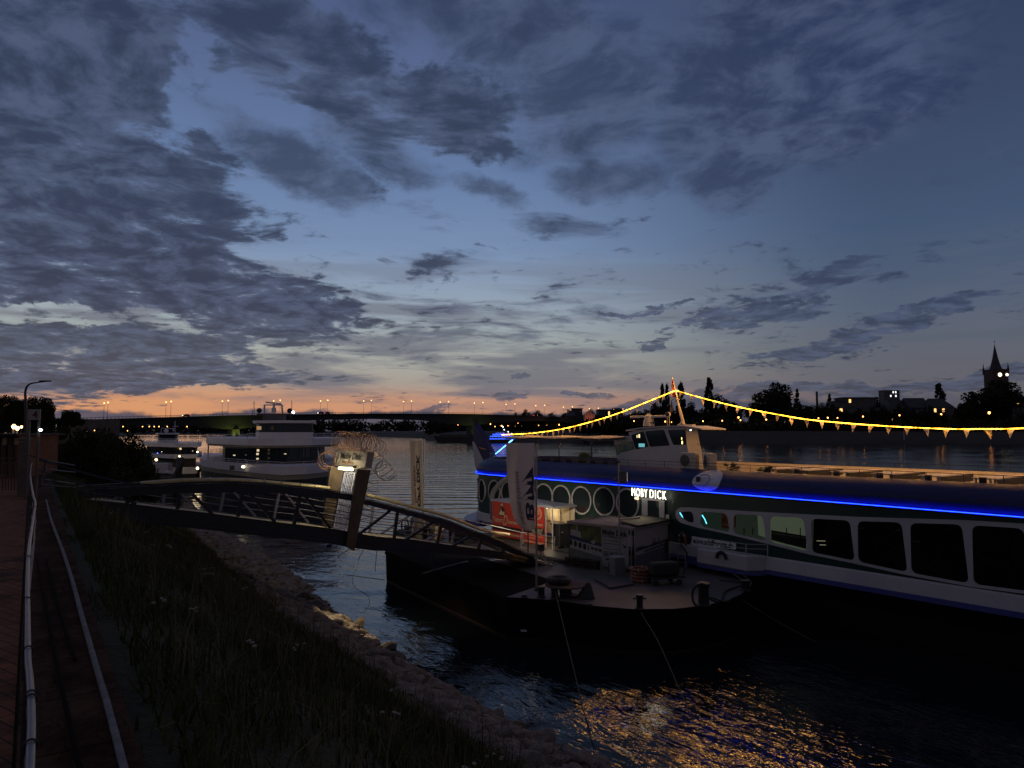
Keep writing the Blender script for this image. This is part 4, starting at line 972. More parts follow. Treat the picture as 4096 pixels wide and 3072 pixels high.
# whale eye: white oval with a lamp on the navy shell
s_, z_ = sh(2830, 1909, .05); ow = (sh(2890,1915)[0] - sh(2777,1905)[0])/2
vs = []; N_ = 40
def shell_d(z): return float(np.interp(z, [5.2,5.36,5.52,5.68,5.87,6.04,6.16,6.20], [-.02,-.06,-.11,-.08,.10,.38,.66,.80]))
rows_ = []
for k in range(N_):
    t = 2*math.pi*k/N_; u = ow*math.cos(t)*(1.0 if math.cos(t) > 0 else .98); v = .465*abs(math.sin(t))**.85*(1 if math.sin(t) > 0 else -1)
    rows_.append((u, v))
zc = 5.73
ringz = lambda f: [spt(s_ + u*f, zc + v*f, shell_d(zc + v*f) - .025) for u, v in rows_]
vs = [spt(s_, zc, shell_d(zc) - .025)] + ringz(.35) + ringz(.7) + ringz(1.0)
fs = [(0, 1+k, 1+(k+1) % N_) for k in range(N_)] + [(1+r*N_+k, 1+(r+1)*N_+k, 1+(r+1)*N_+(k+1) % N_, 1+r*N_+(k+1) % N_) for r in range(2) for k in range(N_)]
ey = MB().add(vs, fs).build('painted_eye', mat('eye_white', (.55,.56,.62), .4), ship)
q_ = sh(2803, 1908, .1); q_ = spt(q_[0], 5.78, .02)
MB().box(q_ + SN*.12, (.16, .12, .24), (SE, SN, UP)).box(q_ + SN*.05, (.05, .3, .05), (SE, SN, UP)).build('searchlight', black, ey)
MB().tube([spt(s_ - .25 + .42*math.cos(t)*1.0, zc + .26*math.sin(t), shell_d(zc + .26*math.sin(t)) - .045) for t in np.linspace(-2.4, 2.2, 24)], .012, 5).build('eye_line', mat('navy_line', (.02,.03,.1), .5), ey)
# upper deck rails
def railing(parent, pts, h, n_post, r=.014, name='deck_railing', m=darkst, mids=(.5,)):
    mb = MB(); mb.tube([Vector(p) + UP*h for p in pts], r, 6)
    for f in mids: mb.tube([Vector(p) + UP*h*f for p in pts], r*.7, 5)
    L = [0]; 
    for a, b in zip(pts, pts[1:]): L.append(L[-1] + (Vector(b)-Vector(a)).length)
    for k in range(n_post):
        t = L[-1]*k/(n_post-1); i = max(0, min(len(pts)-2, int(np.searchsorted(L, t) - 1))); f = (t - L[i])/(L[i+1]-L[i]); p = Vector(pts[i]).lerp(Vector(pts[i+1]), f); mb.tube([p, p + UP*h], r, 5)
    return mb.build(name, m, parent)
near_top = [sside(s, .83, 6.19) for s in np.linspace(S1, S0, 30)] + [sside(s, .83, 6.19) for s in np.linspace(S0, S0 - SR*1.5, 10)]
railing(ship, near_top, .30, 34)
far_pts = [spt(s, 6.05, SW - .8) for s in np.linspace(S1, S0, 30)]
railing(ship, far_pts, .42, 30)
# cream bulwark on the far side and long tables across the deck
MB().bar(spt(-5.0, 5.85, SW - 1.0), spt(S1, 5.85, SW - 1.0), .08, .78).build('inner_bulwark', cream, ship)
shade_grey = mat('apron_shade_grey', (.045, .040, .038), .7)  # shadow on the table sides, put into a dark grey
for k, px in enumerate((3075, 3192, 3350, 3522, 3715, 3933)):
    s_, z_ = sh(px, 1886, 1.2); p = spt(s_, 5.47, 1.25); q_ = spt(s_ + .0, 5.47, 4.3); lab = ['first','second','third','fourth','fifth','sixth'][k] + ' long cream deck table to the right of the palms'
    tb = thing('deck_table', p, lab, 'table', 'long tables across the upper deck'); L_ = (q_-p)
    MB().box((p+q_)/2 + UP*.86, (L_.length, .80, .04), (-SN, SE, UP)).build('table_top', cream, tb)
    MB().box((p+q_)/2 + UP*.71 + SE*.41, (L_.length, .03, .26), (-SN, SE, UP)).build('apron', shade_grey, tb)
    for f in (.04, .5, .96):
        for e in (-.3, .3): MB().box(p.lerp(q_, f) + SE*e + UP*.42, (.06, .06, .84)).build('leg', cream, tb)
    MB().box((p+q_)/2 + UP*.43 + SE*.75, (L_.length, .30, .05), (-SN, SE, UP)).build('bench', cream, tb)
    bx_ = MB().box(p + UP*.80 + SN*.12, (.20, .14, .22), (SE, SN, UP)).build('deck_box', black, loc=p); bx_.location = p; tag(bx_, 'small dark box at the near end of the %s deck table' % lab.split()[0], 'box', 'dark boxes beside the deck tables')
# potted palms
def palm(base, h, sp, label):
    r = thing('potted_palm', base, label, 'palm'); potm = mat('plant_pot', (.05,.045,.04), .8); MB().lathe(base, [(.20,0),(.28,.4),(.30,.42)], 14).build('pot', potm, r)
    MB().tube([base + UP*.4, base + UP*(h*.6)], [.06,.04], 7).build('trunk', barkm, r)
    mb = MB(); g_ = np.random.default_rng(int(h*1000)+int(sp*10)); c = base + UP*(h*.6)
    for k in range(26):
        a_ = g_.random()*6.28; e = g_.uniform(-.15, 1.2); d = Vector((math.cos(a_)*math.cos(e), math.sin(a_)*math.cos(e), math.sin(e))); L_ = sp*g_.uniform(.4, .55)
        pts_ = [c + d*(L_*f) + Vector((0,0,-.35*L_*f*f)) for f in (0,.35,.7,1.0)]; mb.tube(pts_, [.008,.007,.005,.003], 4)
        hub = pts_[2]; side = d.cross(UP).normalized() if abs(d.z) < .98 else Vector((1,0,0)); u2 = side.cross(d)
        for j in range(11):
            w_ = -1.25 + 2.5*j/10; dd = (d*math.cos(w_) + side*math.sin(w_)); tip = hub + dd*(L_*.55) - UP*(.12*L_); n_ = u2*.012
            mb.add([hub, hub.lerp(tip, .5) + dd.cross(u2).normalized()*.018, tip, hub.lerp(tip, .5) - dd.cross(u2).normalized()*.018], [(0,1,2,3)])
    mb.build('fronds', mat('palm_leaf', (.08,.10,.03), .6, var=.3), r); return r
for px, py, d, h, sp, lab in ((2340,1830,1.6,1.35,1.3,'bushy potted palm left of the wheelhouse'),(2915,1880,1.3,1.12,1.15,'potted palm just right of the air conditioning units'),(3067,1872,1.3,1.12,.95,'smaller potted palm furthest right on the deck')):
    s_, z_ = sh(px, py, d); palm(spt(s_, 5.47, d), h, sp, lab)
# deck chairs row near the far end
chm = mat('chair_frame', (.25,.24,.24), .5)
def chair(base, label, tall=.86):
    r = thing('deck_chair', base, label, 'chair', 'chairs on the upper deck'); ax = (SE, SN, UP)
    MB().box(base + UP*.45, (.44,.44,.04), ax).build('seat', darkst, r); MB().box(base + UP*.68 + SE*.21, (.03,.42,.38), ax).build('backrest', darkst, r)
    for a_ in (-.2,.2):
        for b_ in (-.2,.2): MB().tube([base + SE*a_ + SN*b_, base + SE*a_ + SN*b_ + UP*(.86 if a_ > 0 else .45)], .012, 5).build('leg', chm, r)
    return r
for k in range(9):
    s_ = sh(2070 + k*48, 1840, 1.5)[0]; chair(spt(s_, 5.47, 1.55), 'dark deck chair in the row behind the near rail, left of the wheelhouse')
# ---- wheelhouse
WD = 3.0; WW = 3.4
wh = thing('wheelhouse', spt(sh(2600,1800,WD)[0], 5.47, WD + WW/2), 'white wheelhouse with slanted windows on top of the event ship', 'wheelhouse')
wh.parent = None
def wq(px, py): return sh(px, py, WD)
prof_w = [(2478,1856),(2455,1762),(2470,1748),(2520,1744),(2513,1730),(2545,1722),(2600,1714),(2660,1709),(2735,1709),(2747,1780),(2752,1800),(2765,1858)]
P_ = [wq(*p) for p in prof_w]; P_[0] = (P_[0][0], 5.47); P_[-1] = (P_[-1][0], 5.47)
near = [spt(s, z, WD) for s, z in P_]; farp = [spt(s - (1.5 if i >= 8 else 0), z, WD + 2.7) for i, (s, z) in enumerate(P_)]
# front bulges forward between the two sides
mid = [spt(s + (.22 if i >= 8 else 0), z, WD + .85) for i, (s, z) in enumerate(P_)]
n = len(near); vs = near + mid + farp; fs = [tuple(range(n))[::-1], tuple(range(2*n, 3*n))]
for k in range(2):
    for i in range(n): fs.append((k*n+i, k*n+(i+1) % n, (k+1)*n+(i+1) % n, (k+1)*n+i))
MB().add(vs, fs).build('cabin', shipw, wh, bevel=.04)
rf = [wq(2508,1712), wq(2560,1706), wq(2660,1703), wq(2740,1703), wq(2796,1716)]
zr = max(z for s, z in rf)
vs = []
for s, z in ((rf[0][0], zr - .22), (rf[1][0], zr - .10), (rf[2][0], zr), (rf[3][0], zr), (rf[4][0] + .25, zr - .16)):
    for d in (WD - .12, WD + 2.0): vs += [spt(s, z, d), spt(s, z - .07, d)]
fs = []
for i in range(4):
    a_ = i*4; b_ = a_+4; fs += [(a_, b_, b_+2, a_+2), (a_+1, a_+3, b_+3, b_+1), (a_, a_+1, b_+1, b_), (a_+2, b_+2, b_+3, a_+3)]
fs += [(0,2,3,1), (16,17,19,18)]
MB().add(vs, fs).build('roof', shipw, wh)
wglass = glass('wheelhouse_glass', (.03,.04,.045), .04); tglass = mat('tinted_glass', (.05,.16,.15), .15, var=.2)
def pane(pxs, m, nm='window', r_=.10, d=WD, frame=True):
    P2 = [sh(x, y, d) for x, y in pxs]; rp = rounded(P2, r_); nn = len(rp)
    if frame:
        c0 = Vector((sum(p[0] for p in rp)/nn, sum(p[1] for p in rp)/nn)); big_ = [tuple(c0 + (Vector(p)-c0)*1.07) for p in rp]
        MB().slab([spt(a, b, d - .012) for a, b in big_], SN*-.03).build('window_gasket', black, wh)
    return MB().add([spt(a, b, d - .02) for a, b in rp], [tuple(range(nn))]).build(nm, m, wh)
pane([(2460,1781),(2477,1777),(2484,1811),(2468,1819)], tglass, r_=.06)
pane([(2483,1774),(2528,1766),(2535,1797),(2488,1808)], tglass, r_=.06)
pane([(2527,1742),(2574,1727),(2592,1785),(2543,1796)], wglass)
pane([(2583,1727),(2655,1721),(2662,1742),(2677,1780),(2602,1785)], wglass)
pane([(2673,1722),(2740,1720),(2744,1777),(2695,1778)], wglass)
# raked front window of the wheelhouse
a = spt(P_[8][0]+.03, zr-.28, WD+.15); b = spt(P_[9][0]+.06, 6.95, WD+.12); c = spt(P_[9][0]+.25, 6.95, WD+.78); d_ = spt(P_[8][0]+.20, zr-.28, WD+.78)
MB().add([a+SE*.02+SN*.02, b+SE*.02+SN*.02, c+SE*.02+SN*.02, d_+SE*.02+SN*.02], [(0,1,2,3)]).build('front_window', wglass, wh)
# reflected instrument lights, painted as glowing patches on the side panes
for x0, y0, x1, y1, m_ in ((2556,1774,2580,1788,emit('painted_screen_glow',(.15,.5,.55),.9,False)),(2727,1750,2729,1758,emit('painted_amber_glow',(1,.7,.2),5,False)),(2728,1764,2732,1776,emit('painted_amber_glow',(1,.7,.2),5,False)),(2548,1740,2551,1751,emit('painted_amber_dim',(1,.8,.4),1.4,False)),(2555,1737,2561,1751,emit('painted_amber_dim',(1,.8,.4),1.4,False)),(2761,1718,2766,1723,emit('cabin_spot',(.8,.9,1),6,False))):
    P2 = [sh(x, y, WD) for x, y in ((x0,y1),(x1,y1),(x1,y0),(x0,y0))]; MB().add([spt(s, z, WD - .026) for s, z in P2], [(0,1,2,3)]).build('painted_instrument_glow', m_, wh)
# mast, flag, radar
mt = thing('signal_mast', spt(*sh(2738,1703,SW/2)[:1], zr, SW/2), 'cream raked mast standing on the wheelhouse roof and carrying the light strings', 'mast'); MD = SW/2
def M3(px, py, d=MD): s, z = sh(px, py, d); return spt(s, z, d)
mb = MB(); mb.tube([M3(2737,1706), M3(2722,1650), M3(2712,1610), M3(2703,1566)], [.10,.085,.06,.04], 8); mb.build('post', cream, mt)
MB().tube([M3(2714,1704), M3(2726,1690), M3(2728,1650)], [.09,.05,.03], 8).build('strut', cream, mt)
MB().bar(M3(2684,1597), M3(2717,1597), .05).build('crossbar', cream, mt)
MB().box(M3(2748,1704), (.95,.3,.18), (SE,SN,UP)).build('foot', cream, mt)
MB().tube([M3(2703,1566), M3(2689,1512)], .02, 6).ico(M3(2689,1511), .045).build('flagstaff', cream, mt)
def cloth(pxs, cols, name, label, cat, d=MD, group=None):
    """hanging cloth from outline rows of picture points: each row left/right"""
    N2 = len(pxs); vs = []
    for i, (xl, xr, y) in enumerate(pxs):
        for j in range(6):
            x = xl + (xr - xl)*j/5; p = M3(x, y, d); vs.append(p + SN*(.03*math.sin(i*1.3 + j*1.7)))
    fs = [(i*6+j, i*6+j+1, (i+1)*6+j+1, (i+1)*6+j) for i in range(N2-1) for j in range(5)]
    o = MB().add(vs, fs).build(name, cols[0], loc=vs[0]); 
    for m_ in cols[1:]: o.data.materials.append(m_)
    for k, f_ in enumerate(o.data.polygons):
        j = k % 5; f_.material_index = min(len(cols)-1, j*len(cols)//5)
    tag(o, label, cat, group); return o
cloth([(2688,2691,1516),(2687,2695,1530),(2686,2699,1548),(2687,2704,1560)], [mat('flag_gold', (.80,.30,.015), .8), mat('flag_red', (.55,.03,.015), .8)], 'ensign_flag', 'limp red and gold flag at the very top of the mast', 'flag')
cloth([(2687,2689,1600),(2683,2691,1620),(2680,2694,1640),(2676,2690,1648)], [mat('faded_flag', (.30,.20,.15), .8), mat('faded_flag2', (.22,.2,.2), .8)], 'courtesy_flag', 'faded small flag hanging from the mast crossbar', 'flag')
cloth([(2690,2704,1571),(2691,2705,1580),(2692,2701,1590)], [mat('flag_red', (1,1,1)), mat('flag_dark', (.05,.03,.03), .8)], 'small_ensign', 'small red cloth tied just below the mast top', 'flag')
rd = thing('radar_scanner', spt(sh(2597,1703,MD)[0], zr, MD), 'white radar bar turning on a drum above the wheelhouse roof', 'radar')
MB().lathe(spt(sh(2595,1703,MD)[0], zr, MD), [(.34,0),(.33,.25),(.24,.45),(.22,.62),(.10,.70),(.10,.78)], 16).build('drum', shipw, rd, smooth=True)
MB().bar(M3(2522,1668), M3(2672,1665), .12, .13).build('scanner_bar', shipw, rd, bevel=.02)
sl = thing('roof_searchlight', spt(sh(2674,1703,MD-.6)[0], zr, MD-.6), 'round searchlight on a bracket left of the mast', 'searchlight')
c = M3(2673,1658,MD-.6); MB().lathe(c, [(.02,-.12),(.13,-.08),(.15,.06),(.145,.08)], 16, (SE,UP,SN)).build('head', cream, sl, smooth=True)
MB().lathe(c, [(.12,.082),(.12,.09)], 16, (SE,UP,SN)).build('lens', dglass, sl)
for s_ in (-.07,.07): MB().tube([Vector((c.x,c.y,zr)) + SE*s_, c - UP*.1 + SE*s_], .02, 6).build('bracket', cream, sl)
hn = thing('horn_cluster', spt(sh(2617,1703,MD-.3)[0], zr, MD-.3), 'small dark horn beside the radar drum', 'horn'); c = M3(2608,1690,MD-.3); MB().lathe(c, [(.03,-.15),(.05,0),(.09,.15)], 10, (UP,SN,SE)).tube([c, Vector((c.x,c.y,zr))], .02, 6).build('horn', darkst, hn)
# air conditioning units
def acu(c, yaw_ax, label):
    r = thing('air_conditioner', c, label, 'air conditioner', 'air conditioning units by the wheelhouse'); X, Y_, Z_ = yaw_ax
    MB().box(c + UP*.42, (.95,.36,.80), yaw_ax).build('casing', mat('aircon_casing', (.52,.47,.38), .5), r, bevel=.02)
    f_ = c + UP*.44 + Y_*.181 - X*.13
    MB().lathe(f_, [(.29,0),(.29,.012)], 24, (X, UP, Y_)).build('fan_grille', mat('fan_dark', (.06,.055,.05), .6), r)
    g_ = MB(); 
    for rr_ in (.10,.18,.26): g_.torus(f_ + Y_*.02, rr_, .004, 20, 4, (X, UP, Y_))
    g_.torus(f_ + Y_*.01, .30, .012, 24, 5, (X, UP, Y_)); g_.build('fan_guard', mat('aircon_casing', (1,1,1)), r)
    MB().box(c + UP*.56 + Y_*.182 + X*.36, (.14,.008,.06), yaw_ax).build('label_plate', mat('red_label', (.45,.08,.04), .5), r)
    MB().box(c + UP*.42 - X*.478, (.012,.30,.7), yaw_ax).build('side_grille', black, r)
    for a_ in (-.35,.35): MB().box(c + X*a_ + UP*.01, (.06,.38,.04), yaw_ax).build('foot', black, r)
c1 = spt(sh(2755,1868,1.1)[0], 6.14, 1.15); acu(c1, (SE, SN, UP), 'cream air conditioning unit on the left, its round fan facing the bank')
c2 = spt(sh(2836,1868,1.2)[0], 6.14, 1.30); q1 = (SE*.8 + SN*.6).normalized(); acu(c2, (q1, Vector((q1.y,-q1.x,0)) if Vector((q1.y,-q1.x,0)).dot(SN) > 0 else Vector((-q1.y,q1.x,0)), UP), 'second air conditioning unit, turned away, right of the first')
for c in (c1, c2): o = MB().box(c - UP*.08, (1.0,.5,.16), (SE,SN,UP)).build('unit_plinth', darkst, loc=c - UP*.08); tag(o, 'dark plinth under the %s air conditioning unit' % ('left' if c is c1 else 'right'), 'plinth')
# awning on poles left of the wheelhouse
aw = thing('deck_awning', spt(sh(2230,1850,2.5)[0], 5.47, 4), 'thin flat awning on dark poles over the deck, left of the wheelhouse', 'awning')
c_ = [spt(sh(2010,1757,2.4)[0], 7.62, 2.4), spt(sh(2478,1760,2.4)[0], 7.66, 2.4), spt(sh(2478,1760,2.4)[0], 7.70, 7.0), spt(sh(2010,1757,2.4)[0], 7.66, 7.0)]
mb = MB(); top_ = []
for i in range(13):
    for j in range(5):
        f = i/12; h_ = j/4; p = (c_[0].lerp(c_[1], f)).lerp(c_[3].lerp(c_[2], f), h_); top_.append(p + UP*(.10*math.sin(math.pi*h_) - .06*abs(math.sin(3*math.pi*f))))
mb.add(top_ + [p - UP*.05 for p in top_], [(i*5+j, (i+1)*5+j, (i+1)*5+j+1, i*5+j+1) for i in range(12) for j in range(4)] + [(65+i*5+j, 65+i*5+j+1, 65+(i+1)*5+j+1, 65+(i+1)*5+j) for i in range(12) for j in range(4)])
mb.build('canopy', mat('awning_cloth', (.50,.42,.33), .8), aw)
for px in (2236, 2366):
    s_ = sh(px, 1800, 2.6)[0]; MB().tube([spt(s_, 5.47, 2.6), spt(s_, 7.58, 2.6)], .035, 8).build('pole', darkst, aw)
    MB().bar(spt(s_, 7.3, 2.6), spt(s_ + .5, 7.55, 2.6), .04).build('brace', darkst, aw)
MB().bar(spt(sh(2020,1757,2.6)[0], 7.52, 2.6), spt(sh(2470,1760,2.6)[0], 7.56, 2.6), .04, .05).build('beam', darkst, aw)
# tail fin at the far end
fin_px = [(1901,1870),(1890,1802),(1892,1720),(1895,1690),(1927,1740),(1977,1846),(1985,1870)]
FD = SW/2 - .5; FP = [sh(x, y, FD) for x, y in fin_px]
fn = thing('tail_fin', spt(FP[0][0], FP[0][1], FD), 'tall navy whale-tail fin with pale lower edge at the ship\'s far end', 'tail fin')
MB().slab([spt(s, z, FD) for s, z in [FP[1], FP[2], FP[3], FP[4], FP[5], FP[6], sh(1938,1870,FD)]], SN*-.5).build('fin', navy, fn, bevel=.05)
MB().slab([spt(s, z, FD - .02) for s, z in [FP[0], sh(1890,1765,FD), sh(1899,1770,FD), sh(1944,1862,FD), sh(1944,1872,FD)]], SN*-.46).build('pale_edge', shipw, fn)
MB().slab([spt(*sh(x, y, FD), FD - .025) for x, y in ((1914,1788),(1924,1790),(1945,1797),(1944,1800),(1926,1796))], SN*-.02).build('orange_mark', mat('orange_paint', (.75,.22,.04), .5), fn)
# blue neon line at the far end
nb_ = thing('blue_neon_line', M3(1975,1852), 'bright blue neon line rising from the tail fin to the light string', 'light strip')
MB().tube([M3(1979,1852), M3(1976,1832), M3(1970,1826), M3(2025,1780)], .03, 7).build('lower_tube', emit('blue_neon', (.10,.38,1.0), 7), nb_)
MB().tube([M3(2036,1770), M3(2044,1764), M3(2050,1760)], .04, 7).build('upper_tube', emit('blue_neon', (1,1,1), 1), nb_)
# bent davit pipe at the far end of the side
dv = MB().tube(catmull([M3(1969,2078,-.5), M3(1968,2010,-.5), M3(1971,1975,-.5), M3(1990,1945,-.5), M3(2035,1905,-.5)], 6), .16, 10).build('davit_pipe', greym, loc=M3(1969,2078,-.5), smooth=True); tag(dv, 'thick bent grey pipe rising beside the far portholes of the event ship', 'pipe')
# stern platform at the waterline
q_ = [sside(s, -.9, 2.15) for s in np.linspace(S0 - 1, S0 - SR*1.45, 10)] + [sside(s, .2, 2.15) for s in np.linspace(S0 - SR*1.45, S0 - 1, 10)]
MB().slab(q_, UP*-.35).build('stern_platform', bluest, ship)

# ---- strings of lights with pennants
ropem = emit('rope_light_glow', (1.0, .44, .022), 12.0)
_nt = ropem.node_tree; _n = NT(_nt); _tc = _n.new('ShaderNodeTexCoord').outputs['Object']
_e = [x for x in _nt.nodes if x.type == 'EMISSION'][0]; _n.put(_e.inputs[1], _n.ss(_n.noise(_tc, 3.2, 3, .6), .36, .62, 2.5, 20.0))     # uneven lamps along the hose
pen_m = [mat('pennant_cloth', (.55,.44,.30), .9, var=.2), mat('pennant_cloth_pale', (.60,.52,.42), .9, var=.2)]
def light_string(pxs, name, label, n_pen, le=68, seg0=.0, wpen=.26, hpen=.42):
    P3 = catmull([M3(*p) for p in pxs], 8); r = thing(name, P3[0], label, 'light string', 'strings of lights from the mast')
    MB().tube(P3, .021, 6).build('glowing_cable', ropem, r)
    L = [0]
    for a, b in zip(P3, P3[1:]): L.append(L[-1] + (b-a).length)
    at_ = lambda t: (lambda i, f: P3[i].lerp(P3[i+1], f))(*(lambda i: (i, (t-L[i])/(L[i+1]-L[i])))(max(0, min(len(P3)-2, int(np.searchsorted(L, t)-1)))))
    g_ = np.random.default_rng(n_pen)
    for k in range(n_pen):
        t = L[-1]*(k+.5)/n_pen; a = at_(max(0, t-wpen/2)); b = at_(min(L[-1], t+wpen/2)); sw = SN*g_.normal(0, .05) + SE*g_.normal(-.02, .05); tip = (a+b)/2 - UP*hpen*g_.uniform(.85, 1.05) + sw
        m1 = a.lerp(tip, .5) + SN*g_.normal(0, .03); m2 = b.lerp(tip, .5) + SN*g_.normal(0, .03)
        MB().add([a - UP*.03, b - UP*.03, m2, tip, m1], [(0,1,2,4),(4,2,3)]).build('pennant', pen_m[k % 2], r)
    for k in range(int(L[-1]/1.7) + 1):
        p = at_(min(L[-1]-.01, .6 + 1.7*k)); lamp(p + UP*.35, le, (1.0, .46, .09), .30, 'string_light_glow', r)
    return r
light_string([(2701,1562),(2600,1603),(2487,1648),(2379,1683),(2252,1715),(2125,1733),(2006,1739)], 'light_string', 'glowing yellow light string with pennants sagging left from the mast', 30, 30)
light_string([(2703,1562),(2824,1596),(2951,1627),(3100,1656),(3248,1680),(3495,1701),(3743,1714),(3902,1716),(4096,1713),(4500,1690)], 'light_string', 'glowing yellow light string with pennants running right from the mast', 26)
# ------------------------------------------------------------------ landing pontoon
DZ = 1.6
def dk(px, py, z=DZ): return atz(px, py, z)
near_px = [(2022,2388),(2120,2394),(2220,2401),(2380,2424),(2530,2437),(2700,2436),(2810,2423),(2900,2405),(2965,2378),(3005,2345),(3012,2325),(2985,2300),(2900,2276),(2745,2259)]
dpts = [dk(*p) for p in near_px]
far_r = dpts[-1] - SE*13.0 + SN*.4; far_l = dk(1543, 2204)
edge = dpts + [far_r, dk(1640, 2108), dk(1590, 2120), dk(1556, 2150), far_l]
c0 = sum(edge, Vector())/len(edge)
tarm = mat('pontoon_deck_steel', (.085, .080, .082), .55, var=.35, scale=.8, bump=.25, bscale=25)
tar = mat('pontoon_hull_tar', (.006, .0055, .006), .85, var=.5, scale=.7, bump=.3, bscale=8, spec=.08, c2=(.016, .011, .009))
redl = mat('boot_line_red', (.022, .008, .007), .7, var=.4)
pon = thing('landing_pontoon', Vector((c0.x, c0.y, 0)), 'dark steel landing pontoon with a rounded end beside the event ship', 'pontoon')
def shrink(ps, d):
    c = sum(ps, Vector())/len(ps); return [p + (c - p).normalized()*d for p in ps]
def poly_loft(rings): return loft([[Vector((p.x, p.y, z)) for p in r_] for r_, z in rings])
poly_loft([(shrink(edge, .12), -.8), (shrink(edge, .08), .10)]).build('red_bottom', redl, pon)
poly_loft([(shrink(edge, .07), .103), (shrink(edge, .0), DZ - .16), (edge, DZ - .02)]).build('hull', tar, pon)
MB().prism([(p.x, p.y) for p in shrink(edge, .02)], DZ - .018, DZ - .010).build('lower_deck', mat('dark_shaded_deck', (.005,.005,.006), .9, var=.5, scale=1.5, spec=.05), pon)  # dark dirty deck, with the gangway's shade painted into the black
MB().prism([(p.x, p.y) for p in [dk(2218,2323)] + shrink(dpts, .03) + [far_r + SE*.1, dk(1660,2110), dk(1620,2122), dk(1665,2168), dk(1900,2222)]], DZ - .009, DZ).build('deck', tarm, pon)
mb = MB()
for a, b in zip(edge, edge[1:]): mb.bar(Vector((a.x, a.y, DZ - .13)), Vector((b.x, b.y, DZ - .13)), .10, .09)
mb.build('rubbing_rail', tar, pon)
p = dk(1692, 2295, 1.62); q_ = dk(1870, 2246, 1.62); MB().tube([p, q_], .05, 6).tube([p.lerp(q_, .2), p.lerp(q_, .2) + UP*.9], .035, 6).build('side_pipe', mat('pale_pipe', (.12,.11,.10), .5), pon)
MB().slab([dk(2155,2352,DZ+.004), dk(2222,2336,DZ+.004), dk(2228,2318,DZ+.004), dk(2205,2318,DZ+.004)], UP*.004).build('yellow_marking', mat('worn_yellow_paint', (.45,.30,.08), .7, var=.3), pon)
MB().slab([dk(2097-14,2525,.55)+Vector((0,-.05,0)), dk(2097+10,2527,.55)+Vector((0,-.05,0)), dk(2097+10,2527,.55)+Vector((0,-.05,.06)), dk(2083,2525,.55)+Vector((0,-.05,.06))], Vector((0,.06,0))).build('draught_mark', shipw, pon)
hp_ = [dk(2375,2320), dk(2520,2312), dk(2535,2342), dk(2440,2358)]
hb = MB().slab([p + UP*.003 for p in hp_], UP*.10).build('deck_hatch', mat('hatch_steel', (.065,.06,.065), .6, var=.3), pon, bevel=.02)
# bollards
bol = mat('cast_iron', (.018, .018, .020), .5, var=.3); bolt = mat('worn_bollard_top', (.16, .14, .12), .5, var=.3)
def bollard(px, py, r, h, label, arms=False):
    p = dk(px, py); o = thing('bollard', p, label, 'bollard', 'bollards on the pontoon')
    MB().lathe(p, [(r*1.35,0),(r*1.3,.04),(r,.06),(r*.92,h*.75),(r*1.15,h*.88),(r*1.15,h*.97)], 18).build('post', bol, o, smooth=True)
    MB().lathe(p + UP*(h*.97 + .001), [(r*1.12,0),(r*.9,h*.03)], 18).build('cap', bolt, o)
    if arms: MB().tube([p + UP*h*.72 - Vector((1,0,0))*r*2.0, p + UP*h*.72 + Vector((1,0,0))*r*2.0], .028, 6).build('cross_pin', bol, o)
    return p
bollard(2165,2390,.13,.42,'left bollard of the pair at the near left corner of the pontoon')
bollard(2218,2396,.13,.42,'right bollard of the pair at the near left corner of the pontoon')
b1 = bollard(2559,2436,.12,.52,'bollard with a cross pin in the middle of the near edge',True)
bollard(2097,2391,.10,.13,'low flat knob at the very left of the pontoon edge')
bollard(2361,2423,.08,.09,'tiny low knob on the near edge between the bollards')
b2 = bollard(2815,2420,.20,.82,'biggest bollard, wide and black, with a thick rope hanging down')
b3 = bollard(2858,2292,.20,.66,'black bollard by the ship side wound with rope')
b4 = bollard(2982,2362,.17,.42,'short bollard at the right tip of the pontoon')
ropeM = mat('mooring_rope', (.11,.10,.085), .9, var=.3, scale=12, bump=.5, bscale=120); ropeD = mat('dark_rope', (.025,.023,.022), .9, var=.3)
def rope(name, pts, r, m, label, cat='rope', n=8):
    o = MB().tube(catmull(pts, n), r, 7).build(name, m, loc=pts[0]); return tag(o, label, cat)
def loopy(p, h, m, label, turns=3, r=.26):
    pts = [p + Vector((r*math.cos(t), r*math.sin(t), h + .05*t/6.28)) for t in np.linspace(0, 6.28*turns, 20*turns)]
    o = MB().tube(pts, .035, 6).build('coiled_rope', m, loc=p); tag(o, label, 'rope')
loopy(b3, .28, ropeD, 'dark rope wound round the bollard by the ship side', 3, .22)
rope('hanging_rope', [b2 + Vector((.1,-.16,.72)), b2 + Vector((-.15,-.22,.80)), b2 + Vector((-.42,-.2,.62)), b2 + Vector((-.46,-.22,.25)), b2 + Vector((-.36,-.3,.02))], .045, ropeD, 'thick rope end drooping from the biggest bollard')
rope('deck_rope', [b2 + Vector((.2,0,.22)), b2 + Vector((.7,.25,.05)), dk(2900,2372)+UP*.05, dk(2950,2352)+UP*.05, b4 + UP*.2], .03, ropeD, 'dark rope lying across the deck between two bollards')
rope('deck_rope', [b2 + Vector((.2,-.1,.3)), b2 + Vector((.8,0,.12)), dk(2925,2400)+UP*.05], .03, ropeD, 'short straight dark rope end right of the biggest bollard')
rope('mooring_rope', [b3 + UP*.35, dk(2905,2305)+UP*.25, dk(2950,2325)+UP*.2, b4 + UP*.25], .025, ropeM, 'pale taut rope from the wound bollard to the pontoon tip')
rope('mooring_rope', [b3 + UP*.45, dk(2900,2296)+UP*.35, dk(2960,2318)+UP*.3, b4 + UP*.38 + Vector((.2,0,0))], .02, ropeM, 'second pale rope just above the first, to the pontoon tip')
